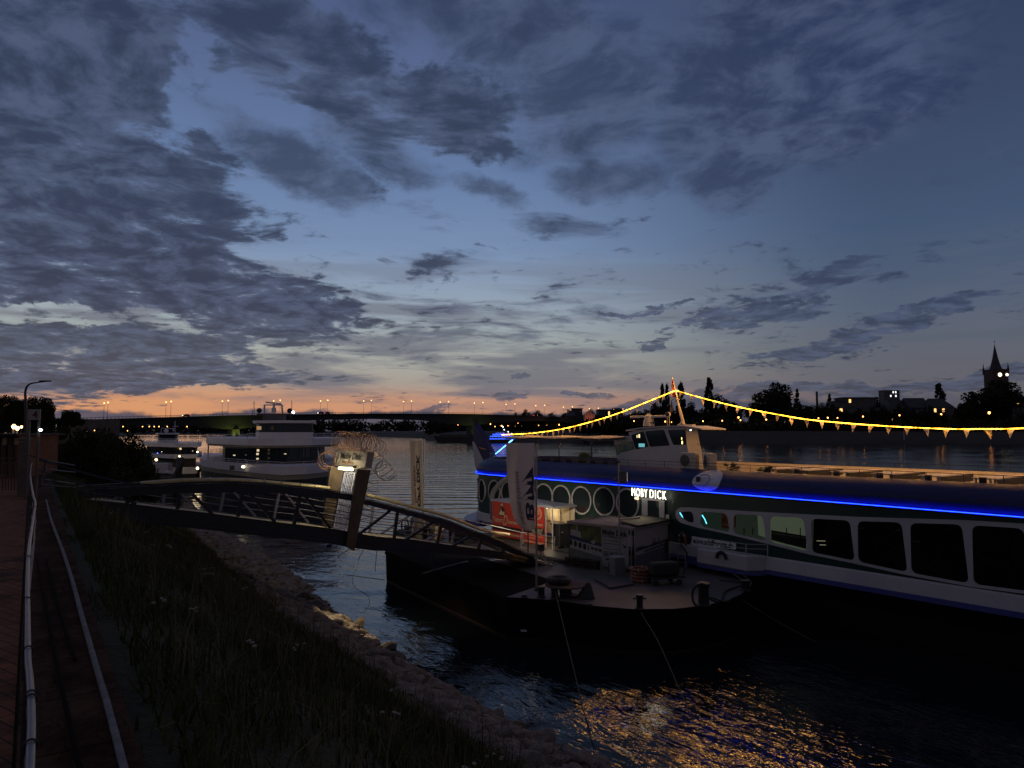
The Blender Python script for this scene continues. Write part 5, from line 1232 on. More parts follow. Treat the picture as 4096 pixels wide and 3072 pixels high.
MB_ = MB().tube([b4 + UP*.3, b4 + UP*.32 + Vector((-1.0,.25,.05))], .035, 6).build('iron_bar', bol, loc=b4); tag(MB_, 'iron bar sticking out of the bollard at the tip of the pontoon', 'bar')
# lines to the river bed / bank
c = dk(2222,2400) + UP*.32; q_ = atz(2330,2824,0); r_ = bankp(13, 10.8, .3); r_ = atz(2410,3100,.1)
rope('mooring_line', [c, c.lerp(q_, .33) + UP*-.03, c.lerp(q_, .66) + UP*-.02, q_], .016, ropeM, 'pale thin line running from the left bollard pair down to the water', 'rope')
rope('mooring_line', [q_ + UP*.005, q_.lerp(r_, .5) + UP*.02, r_], .010, ropeD, 'dim continuation of the line along the water to the rocks', 'rope')
c = b1 + Vector((.05,-.1,.42)); q_ = atz(2770,2880,0)
rope('mooring_line', [c, dk(2565,2450,1.5), c.lerp(q_, .4) + UP*-.12, q_], .016, ropeM, 'pale line running down from the cross-pin bollard to the water', 'rope')
q_ = dpts[8] + UP*-.2; rope('mooring_line', [q_, q_ + Vector((1.3,-.6,-.75)), q_ + Vector((2.4,-1.2,-1.3))], .012, ropeM, 'faint line going down to the right from the tip of the pontoon', 'rope')
# lifebuoy stack
base = dk(2562, 2325)
for k in range(4):
    p = base + UP*(.075 + .145*k) + Vector((random.uniform(-.03,.03), random.uniform(-.03,.03), 0)); lb = thing('stacked_lifebuoy', p, ['bottom','second from bottom','second from top','top'][k] + ' orange lifebuoy of the stack on the pontoon deck', 'lifebuoy', 'stack of lifebuoys')
    MB().torus(p, .38, .078, 30, 10).build('ring', om, lb, smooth=True); bm_ = MB()
    for j in range(4):
        t = .4*k + j*math.pi/2; c = p + Vector((.38*math.cos(t), .38*math.sin(t), 0)); bm_.torus(c, .082, .012, 12, 5, (Vector((math.cos(t), math.sin(t), 0)), UP, Vector((-math.sin(t), math.cos(t), 0))))
    bm_.build('grab_band', mat('reflective_band', (.5,.5,.5), .4), lb)
# cabinet
cb = thing('white_cabinet', dk(2468, 2303), 'pale square cabinet standing in front of the grey tent poster', 'cabinet'); c = dk(2468,2303)
q1 = Vector((.93,.36,0)).normalized(); q2 = Vector((-q1.y, q1.x, 0))
MB().box(c + UP*.42, (.50,.55,.80), (q1,q2,UP)).build('body', mat('cabinet_paint', (.16,.16,.15), .6, var=.2), cb, bevel=.015)
MB().box(c + UP*.84, (.54,.58,.035), (q1,q2,UP)).build('lid', mat('cabinet_lid', (.34,.34,.36), .5), cb); MB().box(c + UP*.42 - q2*.278, (.44,.012,.66), (q1,q2,UP)).build('door', mat('cabinet_door', (.14,.14,.13), .6), cb)
# spool table with a tyre on top, wedge beside it
c = dk(2262, 2385); tbm = mat('rusty_plate', (.060,.030,.020), .8, var=.4)
sp = thing('cable_spool', c, 'low round spool-shaped stand with a broad rusty top, near left on the pontoon', 'spool'); MB().lathe(c, [(.50,0),(.50,.06),(.24,.08),(.24,.40)], 20).build('base', bol, sp); MB().lathe(c + UP*.40, [(.30,.001),(.80,.02),(.80,.07)], 26).build('top', tbm, sp)
ty = thing('truck_tyre', c + UP*.47 + Vector((-.25,.1,0)), 'worn tyre lying on top of the round spool stand', 'tyre'); MB().torus(c + Vector((-.25,.1,.60)), .36, .13, 28, 10).build('tread', rubber, ty, smooth=True)
MB().torus(c + Vector((-.25,.1,.60)), .24, .05, 24, 8).build('bead', black, ty)
c = dk(2345, 2392); w_ = MB().slab([c + Vector((-.32,-.2,0)), c + Vector((.30,-.2,0)), c + Vector((.34,.25,0)), c + Vector((-.3,.25,0))], UP*.01)
w_ = MB().add([c+Vector(v) for v in ((-.34,-.25,0),(.32,-.25,0),(.34,.28,0),(-.34,.28,0),(-.02,-.12,.62),(.16,-.10,.62),(.18,.12,.55),(-.02,.14,.55))], [(0,1,5,4),(1,2,6,5),(2,3,7,6),(3,0,4,7),(4,5,6,7),(0,3,2,1)]).build('anchor_block', bol, loc=c, bevel=.03); tag(w_, 'black tapering block standing right of the spool stand', 'block')
# hand truck with a folding table top
c = dk(2660, 2335); tr = thing('hand_truck', c, 'dark hand truck loaded with a folded frame beside the lifebuoy stack', 'hand truck'); ax = (Vector((.96,.28,0)).normalized(), Vector((-.28,.96,0)).normalized(), UP)
MB().box(c + UP*.30, (1.5,.75,.07), ax).build('platform', black, tr)
MB().box(c + UP*.62 + ax[1]*.1, (1.25,.6,.55), ax).build('load', mat('tarp_dark', (.018,.017,.016), .8, var=.3), tr, bevel=.08)
MB().tube([c + ax[0]*.85 + UP*.30, c + ax[0]*1.12 + UP*.85, c + ax[0]*1.05 + UP*1.25, c + ax[0]*.85 + UP*1.5], .03, 8).build('handle', darkst, tr)
for a_, b_ in ((-.6,-.35),(.45,-.4),(-.6,.35),(.45,.35)): MB().lathe(c + ax[0]*a_ + ax[1]*b_ + UP*.12, [(.12,-.03),(.12,.03)], 14, (ax[0], UP, ax[1])).build('wheel', rubber, tr)
# white ladder-like railing by the ship
def rails(name, posts, h, zs, label, cat='railing', r=.02, m=galv, diag=False):
    o = thing(name, posts[0], label, cat)
    for z in zs: MB().tube([p + UP*z for p in posts], r, 7).build('rail', m, o)
    for p in posts: MB().tube([p, p + UP*h], r, 7).build('post', m, o)
    if diag: MB().tube([posts[0] + UP*.3, posts[1] + UP*h*.95], r*.7, 6).build('brace', m, o)
    return o
rails('boarding_railing', [dk(2678,2262), dk(2712,2268), dk(2742,2275)], 1.05, (.25,.5,.78,1.05), 'bright metal boarding railing between the grey tent and the ship', diag=True)

# ------------------------------------------------------------------ grey tent with posters
TN = Vector((5.5, 32.6, DZ)); TL = Vector((-.75, .66, 0)).normalized(); TR = Vector((.66, .75, 0)).normalized(); TS = 3.6; TB = 3.15
def tent_pt(a, b, z): return TN + TL*a + TR*b + UP*z
gt = thing('grey_tent', TN + TL*TS/2 + TR*TB/2, 'dark square market tent with ship posters on its sides, in the middle of the pontoon', 'tent')
corners = [(0,0),(TS,0),(TS,TB),(0,TB)]
for a, b in corners: MB().box(tent_pt(a, b, 1.02), (.05,.05,2.04), (TL,TR,UP)).build('leg', darkst, gt)
MB().bar(tent_pt(0,.15,0), tent_pt(0,.15,2.0), .04).bar(tent_pt(.12,0,0), tent_pt(.12,0,2.0), .04).build('inner_frame', galv, gt)
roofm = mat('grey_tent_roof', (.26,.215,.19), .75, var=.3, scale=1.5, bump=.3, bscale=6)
def tent_roof(cs, apex, m, parent, sag=.10, N_=10, over=.22, eave=.12):
    """pyramid roof of cloth with sagging panels"""
    c = sum(cs, Vector())/4; E = [p + (p - c)*over*.25 for p in cs]
    mb = MB(); vs = []; fs = []
    for k in range(4):
        a, b = E[k], E[(k+1) % 4]; k0 = len(vs)
        for i in range(N_+1):
            for j in range(N_+1):
                f, h = i/N_, j/N_; p = a.lerp(b, h).lerp(apex, f); p = p - UP*(sag*math.sin(math.pi*h)*(1-f)*math.sin(math.pi*min(1, f+.35))); vs.append(p + UP*(.012*math.sin(7*h+5*f+k)))
        for i in range(N_):
            for j in range(N_): q_ = k0 + i*(N_+1) + j; fs.append((q_, q_+1, q_+N_+2, q_+N_+1))
    mb.add(vs, fs).build('roof', m, parent, smooth=False)
    mv = MB()
    for k in range(4): a, b = E[k], E[(k+1) % 4]; mv.slab([a, b, b - UP*eave, a - UP*eave], (c - (a+b)/2).normalized()*.01)
    mv.build('valance', m, parent)
tent_roof([tent_pt(a, b, 2.06) for a, b in corners], tent_pt(TS/2, TB/2, 2.17), roofm, gt)
rp_ = tent_pt(1.2,.9,2.22); o = MB().tube([rp_, rp_ + (TR*1.0 - TL*.2)*1.2 + UP*.02], .07, 8).build('rolled_tarp', mat('rolled_cloth', (.30,.25,.22), .8), loc=rp_); tag(o, 'rolled pale tarp lying on the roof of the grey tent', 'tarp')
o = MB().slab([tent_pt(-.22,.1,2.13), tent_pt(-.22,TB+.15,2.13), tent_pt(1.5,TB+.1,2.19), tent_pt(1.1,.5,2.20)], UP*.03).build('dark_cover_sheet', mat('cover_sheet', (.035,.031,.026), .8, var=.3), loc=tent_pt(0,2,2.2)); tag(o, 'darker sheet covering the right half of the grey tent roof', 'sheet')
# posters: printed scenes, flat in themselves
def poster(face, u0, u1, z0, z1, m, name='poster'):
    """face: 'L' (plane b=0, u along TL from the far end) or 'R' (plane a=0, u along TR)"""
    f = (lambda u, z, o: tent_pt(TS - u, -.035 - o, z)) if face == 'L' else (lambda u, z, o: tent_pt(-.035 - o, u, z))
    o = MB().add([f(u0, z0, 0), f(u1, z0, 0), f(u1, z1, 0), f(u0, z1, 0)], [(0,1,2,3)]).build(name, m, gt); return o, f
def shape(f, pts, o_, m, name, parent): return MB().add([f(u, z, o_) for u, z in pts], [tuple(range(len(pts)))]).build(name, m, parent)
leafp = mat('print_foliage', (0.064, 0.080, 0.032), .7, var=.8, scale=3, c2=(.14,.15,.05)); pw = mat('print_white', (0.300, 0.300, 0.300), .7); pn_ = mat('print_navy', (0.018, 0.027, 0.090), .7); pwat = mat('print_water', (0.130, 0.136, 0.144), .7, var=.25, scale=2); pdk = mat('print_dark', (.010,.012,.012), .7); pglow = mat('print_sky', (0.403, 0.325, 0.299), .7, var=.1, scale=.6)
po, f = poster('L', .05, 1.95, .35, 1.98, leafp)
shape(f, [(.05,.35),(1.95,.35),(1.95,.62),(.05,.85)], .004, pwat, 'printed_water', po)
shape(f, [(.05,.80),(1.95,.55),(1.95,1.02),(.05,1.22)], .006, pw, 'printed_hull', po)
shape(f, [(.05,1.22),(1.95,1.02),(1.95,1.16),(.8,1.27),(.05,1.42)], .008, pn_, 'printed_hull', po)
shape(f, [(.08,1.40),(.72,1.33),(.70,1.62),(.15,1.68)], .008, pw, 'printed_wheelhouse', po); shape(f, [(.48,1.62),(.56,1.62),(.47,1.92),(.42,1.92)], .008, pw, 'printed_mast', po)
for k in range(4):
    u = .12 + .27*k; zc = 1.06 - .045*k; shape(f, [(u + .10*math.cos(t), zc + .15*math.sin(t)) for t in np.linspace(0, 6.28, 17)[:-1]], .010, pdk, 'printed_porthole', po)
for k in range(3): u = 1.30 + .22*k; shape(f, [(u,.86-.03*k),(u+.17,.83-.03*k),(u+.17,.94-.02*k),(u,.96-.02*k)], .010, pdk, 'printed_window', po)
shape(f, [(1.12,.80),(1.19,.79),(1.19,1.0),(1.12,1.01)], .010, pdk, 'printed_window', po)
shape(f, [(1.42 + .12*math.cos(t), 1.20 + .09*math.sin(t)) for t in np.linspace(0, 6.28, 17)[:-1]], .011, pw, 'printed_eye', po)
pt_, f2 = poster('L', 1.90, 3.38, .15, 1.93, mat('text_panel', (0.263, 0.263, 0.263), .7, var=.15)); pt_.location = pt_.location - TR*.012
def ltext(s_, u, z, h, m=pdk, w=None, bold=.02, par=pt_): p = f2(u, z, .022); text(s_, p, -TL, UP, h, m, par, 'lettering', .002, bold, width=w)
ltext('Moby Dick', 1.96, 1.62, .23, w=1.36, bold=.04)
ltext('Den Rhein erleben', 1.97, 1.50, .09, mat('print_brown', (.07,.045,.03), .7), w=1.15, bold=.01)
for k in range(5):  # illegible small lines of print
    shape(f2, [(1.99,1.34-.14*k-(.1 if k > 1 else 0)),(2.95+.1*(k % 2),1.34-.14*k-(.1 if k > 1 else 0)),(2.95+.1*(k % 2),1.37-.14*k-(.1 if k > 1 else 0)),(1.99,1.37-.14*k-(.1 if k > 1 else 0))], .022, mat('print_grey', (0.068, 0.068, 0.068), .7), 'printed_lines', pt_)
shape(f2, [(3.10,1.25),(3.16,1.22),(3.28,1.16),(3.26,1.10),(3.12,1.12),(3.07,1.30)], .022, pdk, 'printed_phone_mark', pt_)
for k in range(3): shape(f2, [(2.02+.32*k,.62),(2.27+.32*k,.62),(2.27+.32*k,.80),(2.02+.32*k,.80)], .022, pwat, 'printed_picture', pt_)
shape(f2, [(2.15,.45),(2.75,.45),(2.75,.52),(2.15,.52)], .022, pdk, 'printed_bar', pt_)
pr2, f = poster('R', .14, 3.10, .25, 1.98, pglow)
shape(f, [(.14,.25),(3.10,.25),(3.10,.90),(.14,.78)], .004, mat('print_river', (0.110, 0.110, 0.140), .7, var=.2, scale=2), 'printed_water', pr2)
shape(f, [(.14,.95),(.14,1.12),(.6,1.16),(1.2,1.10),(1.75,1.18),(1.95,1.20),(2.2,1.17),(2.8,1.22),(3.10,1.26),(3.10,.9)], .006, mat('print_trees', (0.048, 0.048, 0.064), .7), 'printed_treeline', pr2)
for u in (1.62,1.78,2.15): shape(f, [(u,1.12),(u+.11,1.12),(u+.08,1.42),(u+.03,1.42)], .007, mat('print_trees', (1,1,1)), 'printed_poplar', pr2)
shape(f, [(.18,.80),(2.4,.88),(2.9,1.02),(2.9,1.12),(.18,.95)], .009, pw, 'printed_ship', pr2)
for k in range(9): u = .85 + .20*k; shape(f, [(u,.845+.012*k),(u+.15,.85+.012*k),(u+.15,.92+.016*k),(u,.91+.016*k)], .011, pdk, 'printed_window', pr2)
shape(f, [(2.75,.55),(3.10,.58),(3.10,1.24),(3.0,1.22),(2.7,1.05)], .012, mat('print_rock', (0.053, 0.038, 0.030), .7), 'printed_rock', pr2)
# crates under the posters
for k in range(5):
    c = tent_pt(TS - .35 - .62*k, -.30, 0); hgt = .42 + .05*(k % 2); nm = ['first','second','third','fourth','fifth'][k]
    if k == 3: continue
    b_ = MB(); 
    for z in (.06,.20,.34): b_.box(c + UP*z, (.56,.36,.09), (TL,TR,UP))
    for sx in (-.25,.25):
        for sy in (-.15,.15): b_.box(c + TL*sx + TR*sy + UP*.21, (.05,.05,.42), (TL,TR,UP))
    o = b_.build('slatted_crate', mat('crate_wood_dark', (.030,.020,.016), .85, var=.4), loc=c); tag(o, '%s dark slatted crate from the left under the ship poster' % nm, 'crate', 'crates along the grey tent')

# ------------------------------------------------------------------ red tent with banners
K2 = dk(2184, 2193); RL = -SE; RR = -SN
rt = thing('red_banner_tent', K2, 'market tent with two red banners and lit cream inner walls behind the gangway railing', 'tent')
def r2(a, b, z): return K2 + RL*a + RR*b + UP*z
LW, LD, LH = 4.9, 1.65, 2.32; LR = -.55
for a, b in ((0,0),(2.0,0),(LW,0),(LW,LD),(LR,LD),(LR,0),(2.4,LD)): MB().box(r2(a, b, LH/2), (.05,.05,LH), (RL,RR,UP)).build('leg', shipw, rt)
tent_roof([r2(LR,0,LH), r2(LW,0,LH), r2(LW,LD,LH), r2(LR,LD,LH)], r2(LW/2, LD/2, LH + .22), mat('tent_roof_pale', (.33,.33,.38), .6, var=.15), rt, sag=.05)
cw = mat('tent_wall_cream', (.62,.52,.34), .8, var=.1)
MB().slab([r2(LR,LD,.02), r2(LW,LD,.02), r2(LW,LD,LH-.04), r2(LR,LD,LH-.04)], RR*.02).build('back_wall', cw, rt)
MB().slab([r2(LW,0,.02), r2(LW,LD,.02), r2(LW,LD,LH-.04), r2(LW,0,LH-.04)], RL*.02).build('end_wall', cw, rt)
for b in (-.7, .1, 1.4): MB().box(r2(.5+b, LD-.04, LH/2), (.04,.03,LH-.1), (RL,RR,UP)).build('wall_pole', greym, rt)
MB().bar(r2(LR,LD-.05,1.25), r2(LW-.1,LD-.05,1.25), .035).build('wall_rail', greym, rt)
redb = mat('red_banner_cloth', (.52,.035,.022), .6, var=.14, scale=1.2, bump=.15, bscale=4); btxt = mat('banner_cream_print', (.62,.50,.30), .7); bblk = mat('banner_black_print', (.012,.010,.010), .7)
def banner(a0, a1, z0, z1, label_parts=None):
    vs = []; N_ = 16
    for i in range(N_+1):
        for j in range(5):
            f, h = i/N_, j/4; a = a0 + (a1-a0)*f; vs.append(r2(a, -.05 - .018*math.sin(5*f+2*h), z0 + (z1-z0)*h + .015*math.sin(9*f)*(1 if j == 4 else 0)))
    return MB().add(vs, [(i*5+j, (i+1)*5+j, (i+1)*5+j+1, i*5+j+1) for i in range(N_) for j in range(4)]).build('banner', redb, rt)
bn1 = banner(LW - .05, 2.08, .22, LH - .1); bn2 = banner(1.92, .06, .12, LH - .1)
# print on the first banner
def bt_(s_, a, z, h, m, par, w=None, bold=.01, shear=0): text(s_, r2(a, -.085, z), -RL, UP, h, m, par, 'lettering', .002, bold, width=w, shear=shear)
bt_('Tatort', LW - .12, 1.03, .27, btxt, bn1, w=.98); bt_('D', LW - 1.14, .90, .60, btxt, bn1, w=.42, bold=0, shear=.3); bt_('inner', LW - 1.60, 1.03, .24, btxt, bn1, w=.95)
def bshape(pts, m, nm, par, o_=.075): return MB().add([r2(a, -o_, z) for a, z in pts], [tuple(range(len(pts)))]).build(nm, m, par)
ca = LW - 1.02      # small printed figure: capped head, shoulders and folded arm
bshape([(ca + .20*math.cos(t)*.75, 2.02 + .17*math.sin(t)) for t in np.linspace(0, 6.28, 19)[:-1]], bblk, 'printed_figure', bn1, .076); bshape([(ca + .15*math.cos(t)*.8, 2.03 + .13*math.sin(t)) for t in np.linspace(0, 6.28, 19)[:-1]], btxt, 'printed_figure', bn1, .080)
bshape([(ca+.30,1.40),(ca-.32,1.42),(ca-.28,1.78),(ca-.05,1.92),(ca+.12,1.90),(ca+.20,1.72),(ca+.34,1.58)], bblk, 'printed_figure', bn1, .076); bshape([(ca+.25,1.45),(ca-.26,1.47),(ca-.22,1.72),(ca-.06,1.62),(ca+.08,1.84),(ca+.16,1.68),(ca+.28,1.58)], btxt, 'printed_figure', bn1, .080)
bshape([(ca+.08,1.99),(ca-.10,1.99),(ca-.06,1.93),(ca+.06,1.93)], bblk, 'printed_figure', bn1, .084)
bshape([(LW - .06,.56),(2.12,.56),(2.12,.84),(LW - .06,.84)], bblk, 'black_strip', bn1, .076)
bt_('www.tatort-dinner.de', LW - .9, .33, .15, btxt, bn1, w=1.75, bold=.02)
# second banner
lc = .62
for r_, m_ in ((.36, btxt), (.325, redb), (.295, btxt), (.265, redb)): bshape([(lc + r_*math.cos(t), 1.86 + r_*math.sin(t)) for t in np.linspace(0, 6.28, 25)[:-1]], m_, 'round_seal', bn2, .074 + (.36-r_)*.08)
for k in range(4): z = 1.99 - .07*k; bshape([(lc+.22-.03*k, z-.03),(lc-.20-.01*k, z+.05),(lc-.20-.01*k, z+.075),(lc+.22-.03*k, z)], btxt, 'seal_stripe', bn2, .084)
bt_('Tatort Dinner', 1.88, 1.17, .17, btxt, bn2, w=1.72)
bshape([(1.90,.72),(.08,.72),(.08,1.05),(1.90,1.05)], bblk, 'black_strip', bn2, .076)
bt_('Krimi an Bord', 1.80, .92, .11, btxt, bn2, w=1.6, bold=.02)
for z, a, w in ((.84,1.3,1.05),(.76,1.1,.8),(.56,1.75,1.55),(.42,1.4,.85)): bshape([(a, z),(a-w, z),(a-w, z+.028),(a, z+.028)], btxt, 'printed_lines', bn2, .080)
bt_('www.tatort-dinner.de', 1.85, .18, .13, btxt, bn2, w=1.72, bold=.02)
# things inside: dark grill and trolley
c = r2(-.38, .75, 0); gr_ = thing('black_catering_cart', c, 'tall black catering cart standing in the open side of the red banner tent', 'cart')
MB().box(c + UP*.70, (.80,.7,1.10), (RR,RL,UP)).build('body', black, gr_, bevel=.03); MB().box(c + UP*1.30, (.85,.75,.10), (RR,RL,UP)).build('lid', darkst, gr_)
for a_ in (-.3,.3):
    for b_ in (-.26,.26): MB().lathe(c + RR*a_ + RL*b_ + UP*.07, [(.07,-.025),(.07,.025)], 12, (RR,UP,RL)).build('wheel', rubber, gr_)
MB().box(c + UP*.9 - RL*.355 - RR*.2, (.10,.01,.05), (RR,RL,UP)).build('label_plate', shipw, gr_)
lamp(r2(1.2, 1.1, 1.9), 22, (1.0,.80,.48), .2, 'added_tent_light', rt);  # bulb and light added to brighten the tent's inner walls
MB().lathe(r2(1.2, 1.1, 1.98), [(.05,0),(.07,.1)], 10).build('bulb', emit('added_tent_bulb', (1,.8,.45), 3, False), rt)  # added bulb for the added tent light
for px, py, s_, l_ in ((2290,2190,.17,'left plastic water can on the deck at the open side of the tent'),(2318,2196,.14,'right small can on the deck at the open side of the tent')):
    c = dk(px, py + 6); o = MB().lathe(c, [(s_,0),(s_,.26),(s_*.4,.32),(s_*.35,.40)], 12).build('plastic_can', mat('can_plastic', (.35,.30,.2), .6), loc=c); tag(o, l_, 'can')

# ------------------------------------------------------------------ banner flags on poles
def flagpole(px, ybase, ytop, label, rt_=.035, name='flagpole'):
    b = dk(px, ybase); t = aty(px, ytop, b.y); o = thing(name, b, label, 'flagpole')
    MB().tube([b, Vector((b.x, b.y, t.z - .1))], [rt_*1.3, rt_], 10).build('pole', mat('aluminium_pole', (.36,.32,.28), .4, .7), o, smooth=True); MB().lathe((b.x, b.y, t.z - .1), [(rt_*1.6,0),(rt_*2.2,.05),(rt_*1.5,.10)], 10).build('cap', black, o)
    MB().lathe(b, [(rt_*3,0),(rt_*3,.03),(rt_*1.7,.12)], 12).build('foot', bol, o); return b, t.z
b1_, t1 = flagpole(2146, 2362, 1764, 'tall pole in front, carrying the pale flag with the big mirrored letters'); b2_, t2 = flagpole(2479, 2302, 1842, 'bare pole with a floodlight box in front of the grey tent'); b3_, t3 = flagpole(1692, 2160, 1748, 'pole left of the ship end, carrying the narrow cream flag')
def bflag(rows, b, m, label, nm, back=.25):
    """rows of (left px, right px, y): cloth hanging beside the pole, swelling a little towards the river"""
    vs = []; NJ = 12
    for i, (xl, xr, y) in enumerate(rows):
        for j in range(NJ+1):
            f = j/NJ; x = xl + (xr-xl)*f; Y = b.y + back*(1-f)*(.3 + .7*i/len(rows)) + .05*math.sin(3.3*f*3 + i*.5)*(1-f*.6); vs.append(aty(x, y, Y))
    fs = [(i*(NJ+1)+j, i*(NJ+1)+j+1, (i+1)*(NJ+1)+j+1, (i+1)*(NJ+1)+j) for i in range(len(rows)-1) for j in range(NJ)]
    o = MB().add(vs, fs).build(nm, m, loc=vs[NJ]); tag(o, label, 'flag'); sub = o.modifiers.new('thickness', 'SOLIDIFY'); sub.thickness = .004
    def at_(u, v):                         # u 0..1 left to right, v 0..1 top to bottom
        fi = v*(len(rows)-1); i = min(len(rows)-2, int(fi)); fj = u*NJ; j = min(NJ-1, int(fj)); a = vs[i*(NJ+1)+j].lerp(vs[i*(NJ+1)+j+1], fj-j); c = vs[(i+1)*(NJ+1)+j].lerp(vs[(i+1)*(NJ+1)+j+1], fj-j); return a.lerp(c, fi-i) + Vector((0,-.035,0))
    return o, at_
def trans_cloth(name, c):
    m = mat(name, c, .85, var=.12, scale=1.0, bump=.1, bscale=3); nt = m.node_tree; b = nt.nodes['Principled BSDF']; t = nt.nodes.new('ShaderNodeBsdfTranslucent'); t.inputs[0].default_value = (*c, 1); x = nt.nodes.new('ShaderNodeMixShader'); x.inputs[0].default_value = .4
    o = nt.nodes['Material Output']; nt.links.new(b.outputs[0], x.inputs[1]); nt.links.new(t.outputs[0], x.inputs[2]); nt.links.new(x.outputs[0], o.inputs[0]); return m
fm = trans_cloth('flag_cloth_grey', (.80,.74,.68)); fm2 = trans_cloth('flag_cloth_cream', (.85,.75,.56))
rows = [(2024,2137,1772),(2025,2138,1830),(2028,2138,1890),(2034,2138,1950),(2039,2139,2000),(2047,2139,2040),(2056,2139,2075),(2074,2139,2100),(2104,2139,2122)]
F1, at1 = bflag(rows, b1_, fm, 'tall grey-white banner flag with big navy mirrored letters on the front pole', 'banner_flag', .55)
def flag_text(s_, at_, parent, u0, u1, v0, v1, m, mirror=True, bold=.02, name='lettering'):
    """lettering printed on the cloth: reads along the flag's height (v0 to v1), letter tops from u0 to u1"""
    cu = bpy.data.curves.new(name, 'FONT'); cu.body = s_; cu.size = 1; cu.offset = bold; t = bpy.data.objects.new('tmp', cu); col.objects.link(t)
    dg = bpy.context.evaluated_depsgraph_get(); me = bpy.data.meshes.new_from_object(t.evaluated_get(dg)); bpy.data.objects.remove(t); bpy.data.curves.remove(cu)
    xs = [v.co.x for v in me.vertices]; ys = [v.co.y for v in me.vertices]; x0, x1, y0, y1 = min(xs), max(xs), min(ys), max(ys); o_ = org(parent)
    for v in me.vertices:
        p = at_(u0 + (u1-u0)*(v.co.y-y0)/(y1-y0), v0 + (v1-v0)*(v.co.x-x0)/(x1-x0)); v.co = p - o_
    me.materials.append(m); o = bpy.data.objects.new(name, me); col.objects.link(o); o.parent = parent; return o
fnavy = mat('flag_navy_print', (.035,.032,.085), .8); fgrey = mat('flag_grey_print', (.14,.12,.125), .8); fred = mat('flag_red_print', (.20,.03,.05), .8); fblk = mat('flag_dark_print', (.05,.055,.06), .8)
flag_text('B', at1, F1, .60, .97, .74, .53, fnavy, bold=.03, name='printed_letter')
for v_ in (.50, .36):                      # two winged strokes that follow the B
    for poly in ([(.55,v_),(.98,v_-.04),(.98,v_),(.98,v_-.02)], [(.50,v_-.02),(.94,v_-.16),(.96,v_-.05),(.97,v_+.005),(.72,v_-.01),(.72,v_-.035),(.90,v_-.04),(.90,v_-.07),(.66,v_-.055)]):
        MB().add([at1(u, v) for u, v in poly], [tuple(range(len(poly)))]).build('printed_stroke', fnavy, F1)
MB().add([at1(u, v) for u, v in ((.62,.735),(.97,.755),(.97,.79),(.62,.77))], [(0,1,2,3)]).build('printed_bar', fred, F1)
flag_text('Schiffe Events Erlebnisse', at1, F1, .30, .47, .86, .24, fgrey, bold=.0)
rows = [(1637,1687,1762),(1640,1688,1830),(1642,1689,1900),(1645,1691,1960),(1647,1692,2020),(1655,1693,2031)]
F3, at3 = bflag(rows, b3_, fm2, 'narrow cream banner flag with dark lettering on the pole by the far railing', 'banner_flag', .3)
flag_text('MOBY DICK', at3, F3, .52, .80, .92, .16, fblk, bold=.05); flag_text('den Rhein erleben', at3, F3, .30, .48, .92, .30, fred, bold=.02)
lamp(b3_ + Vector((-1.2,-1.6,5.2)), 7, (1.0,.82,.5), .3, 'flag_wash', None).name = 'flag_wash'
bpy.data.objects.remove(bpy.data.objects['flag_wash'])
# floodlight box on the second pole
c = Vector((b2_.x + .18, b2_.y + .05, t2 - .75)); fb = thing('pole_floodlight', c, 'grey floodlight box with a thin lit edge near the top of the bare pole', 'floodlight')
MB().box(c, (.40,.16,.55)).build('housing', mat('floodlight_housing', (.10,.095,.095), .6), fb, bevel=.03); MB().box(c + Vector((.205,.02,0)), (.012,.05,.42)).build('lit_edge', emit('floodlight_edge', (1,.85,.6), 1.6, False), fb)
MB().lathe(c + Vector((-.35,0,-.12)), [(.02,-.12),(.09,0),(.02,.10)], 12, (Vector((0,1,0)),UP,Vector((1,0,0)))).build('siren', mat('floodlight_housing', (1,1,1)), fb)
# ---- stuff on the far part of the pontoon, seen through the gangway
yw = mat('lit_beige_panel', (.62,.50,.30), .7, var=.1)
c = dk(1738, 2152); bx = thing('beige_cabinet', c, 'beige box cabinet with a tyre leaning on it, seen through the gangway', 'cabinet'); ax = (SE, SN, UP)
MB().box(c + UP*.55, (1.2,.7,1.1), ax).build('body', yw, bx, bevel=.02); MB().box(c + UP*1.12, (1.26,.76,.04), ax).build('lid', greym, bx)
c = dk(1712, 2165); ty = thing('fender_tyre', c, 'tyre leaning against the beige cabinet', 'tyre'); MB().torus(c + UP*.42, .32, .11, 26, 9, (SE, UP, SN)).build('tread', rubber, ty, smooth=True); MB().torus(c + UP*.42, .22, .04, 22, 7, (SE, UP, SN)).build('bead', black, ty)
c = dk(1668, 2160); bx = thing('grey_tank', c, 'grey-brown tank left of the beige cabinet', 'tank'); MB().lathe(c, [(.42,0),(.42,1.25),(.3,1.38)], 16).build('body', mat('tank_grey', (.14,.13,.10), .7, var=.2), bx, smooth=True); MB().lathe(c + UP*1.381, [(.1,0),(.1,.08)], 10).build('filler_cap', black, bx)
c = dk(1620, 2172); wn = thing('deck_winch', c, 'dark winch with a big wheel at the far left end of the pontoon', 'winch'); MB().box(c + UP*.3, (1.1,.7,.6), ax).build('base', black, wn); MB().torus(c + UP*.95, .42, .05, 24, 7, (SE, UP, SN)).tube([c + UP*.95 - SE*.42, c + UP*.95 + SE*.42], .025, 6).tube([c + UP*.53, c + UP*1.37], .025, 6).build('hand_wheel', darkst, wn); MB().lathe(c + UP*.8 + SN*-.3, [(.2,-.3),(.2,.3)], 14, (UP,SN,SE)).build('drum', darkst, wn)
lamp(dk(1770,2140) + UP*1.1 + SE*.6 + SN*.8, 22, (1.0,.78,.45), .2, 'deck_lamp_light', None)  # added light and lamp that brighten the beige cabinet
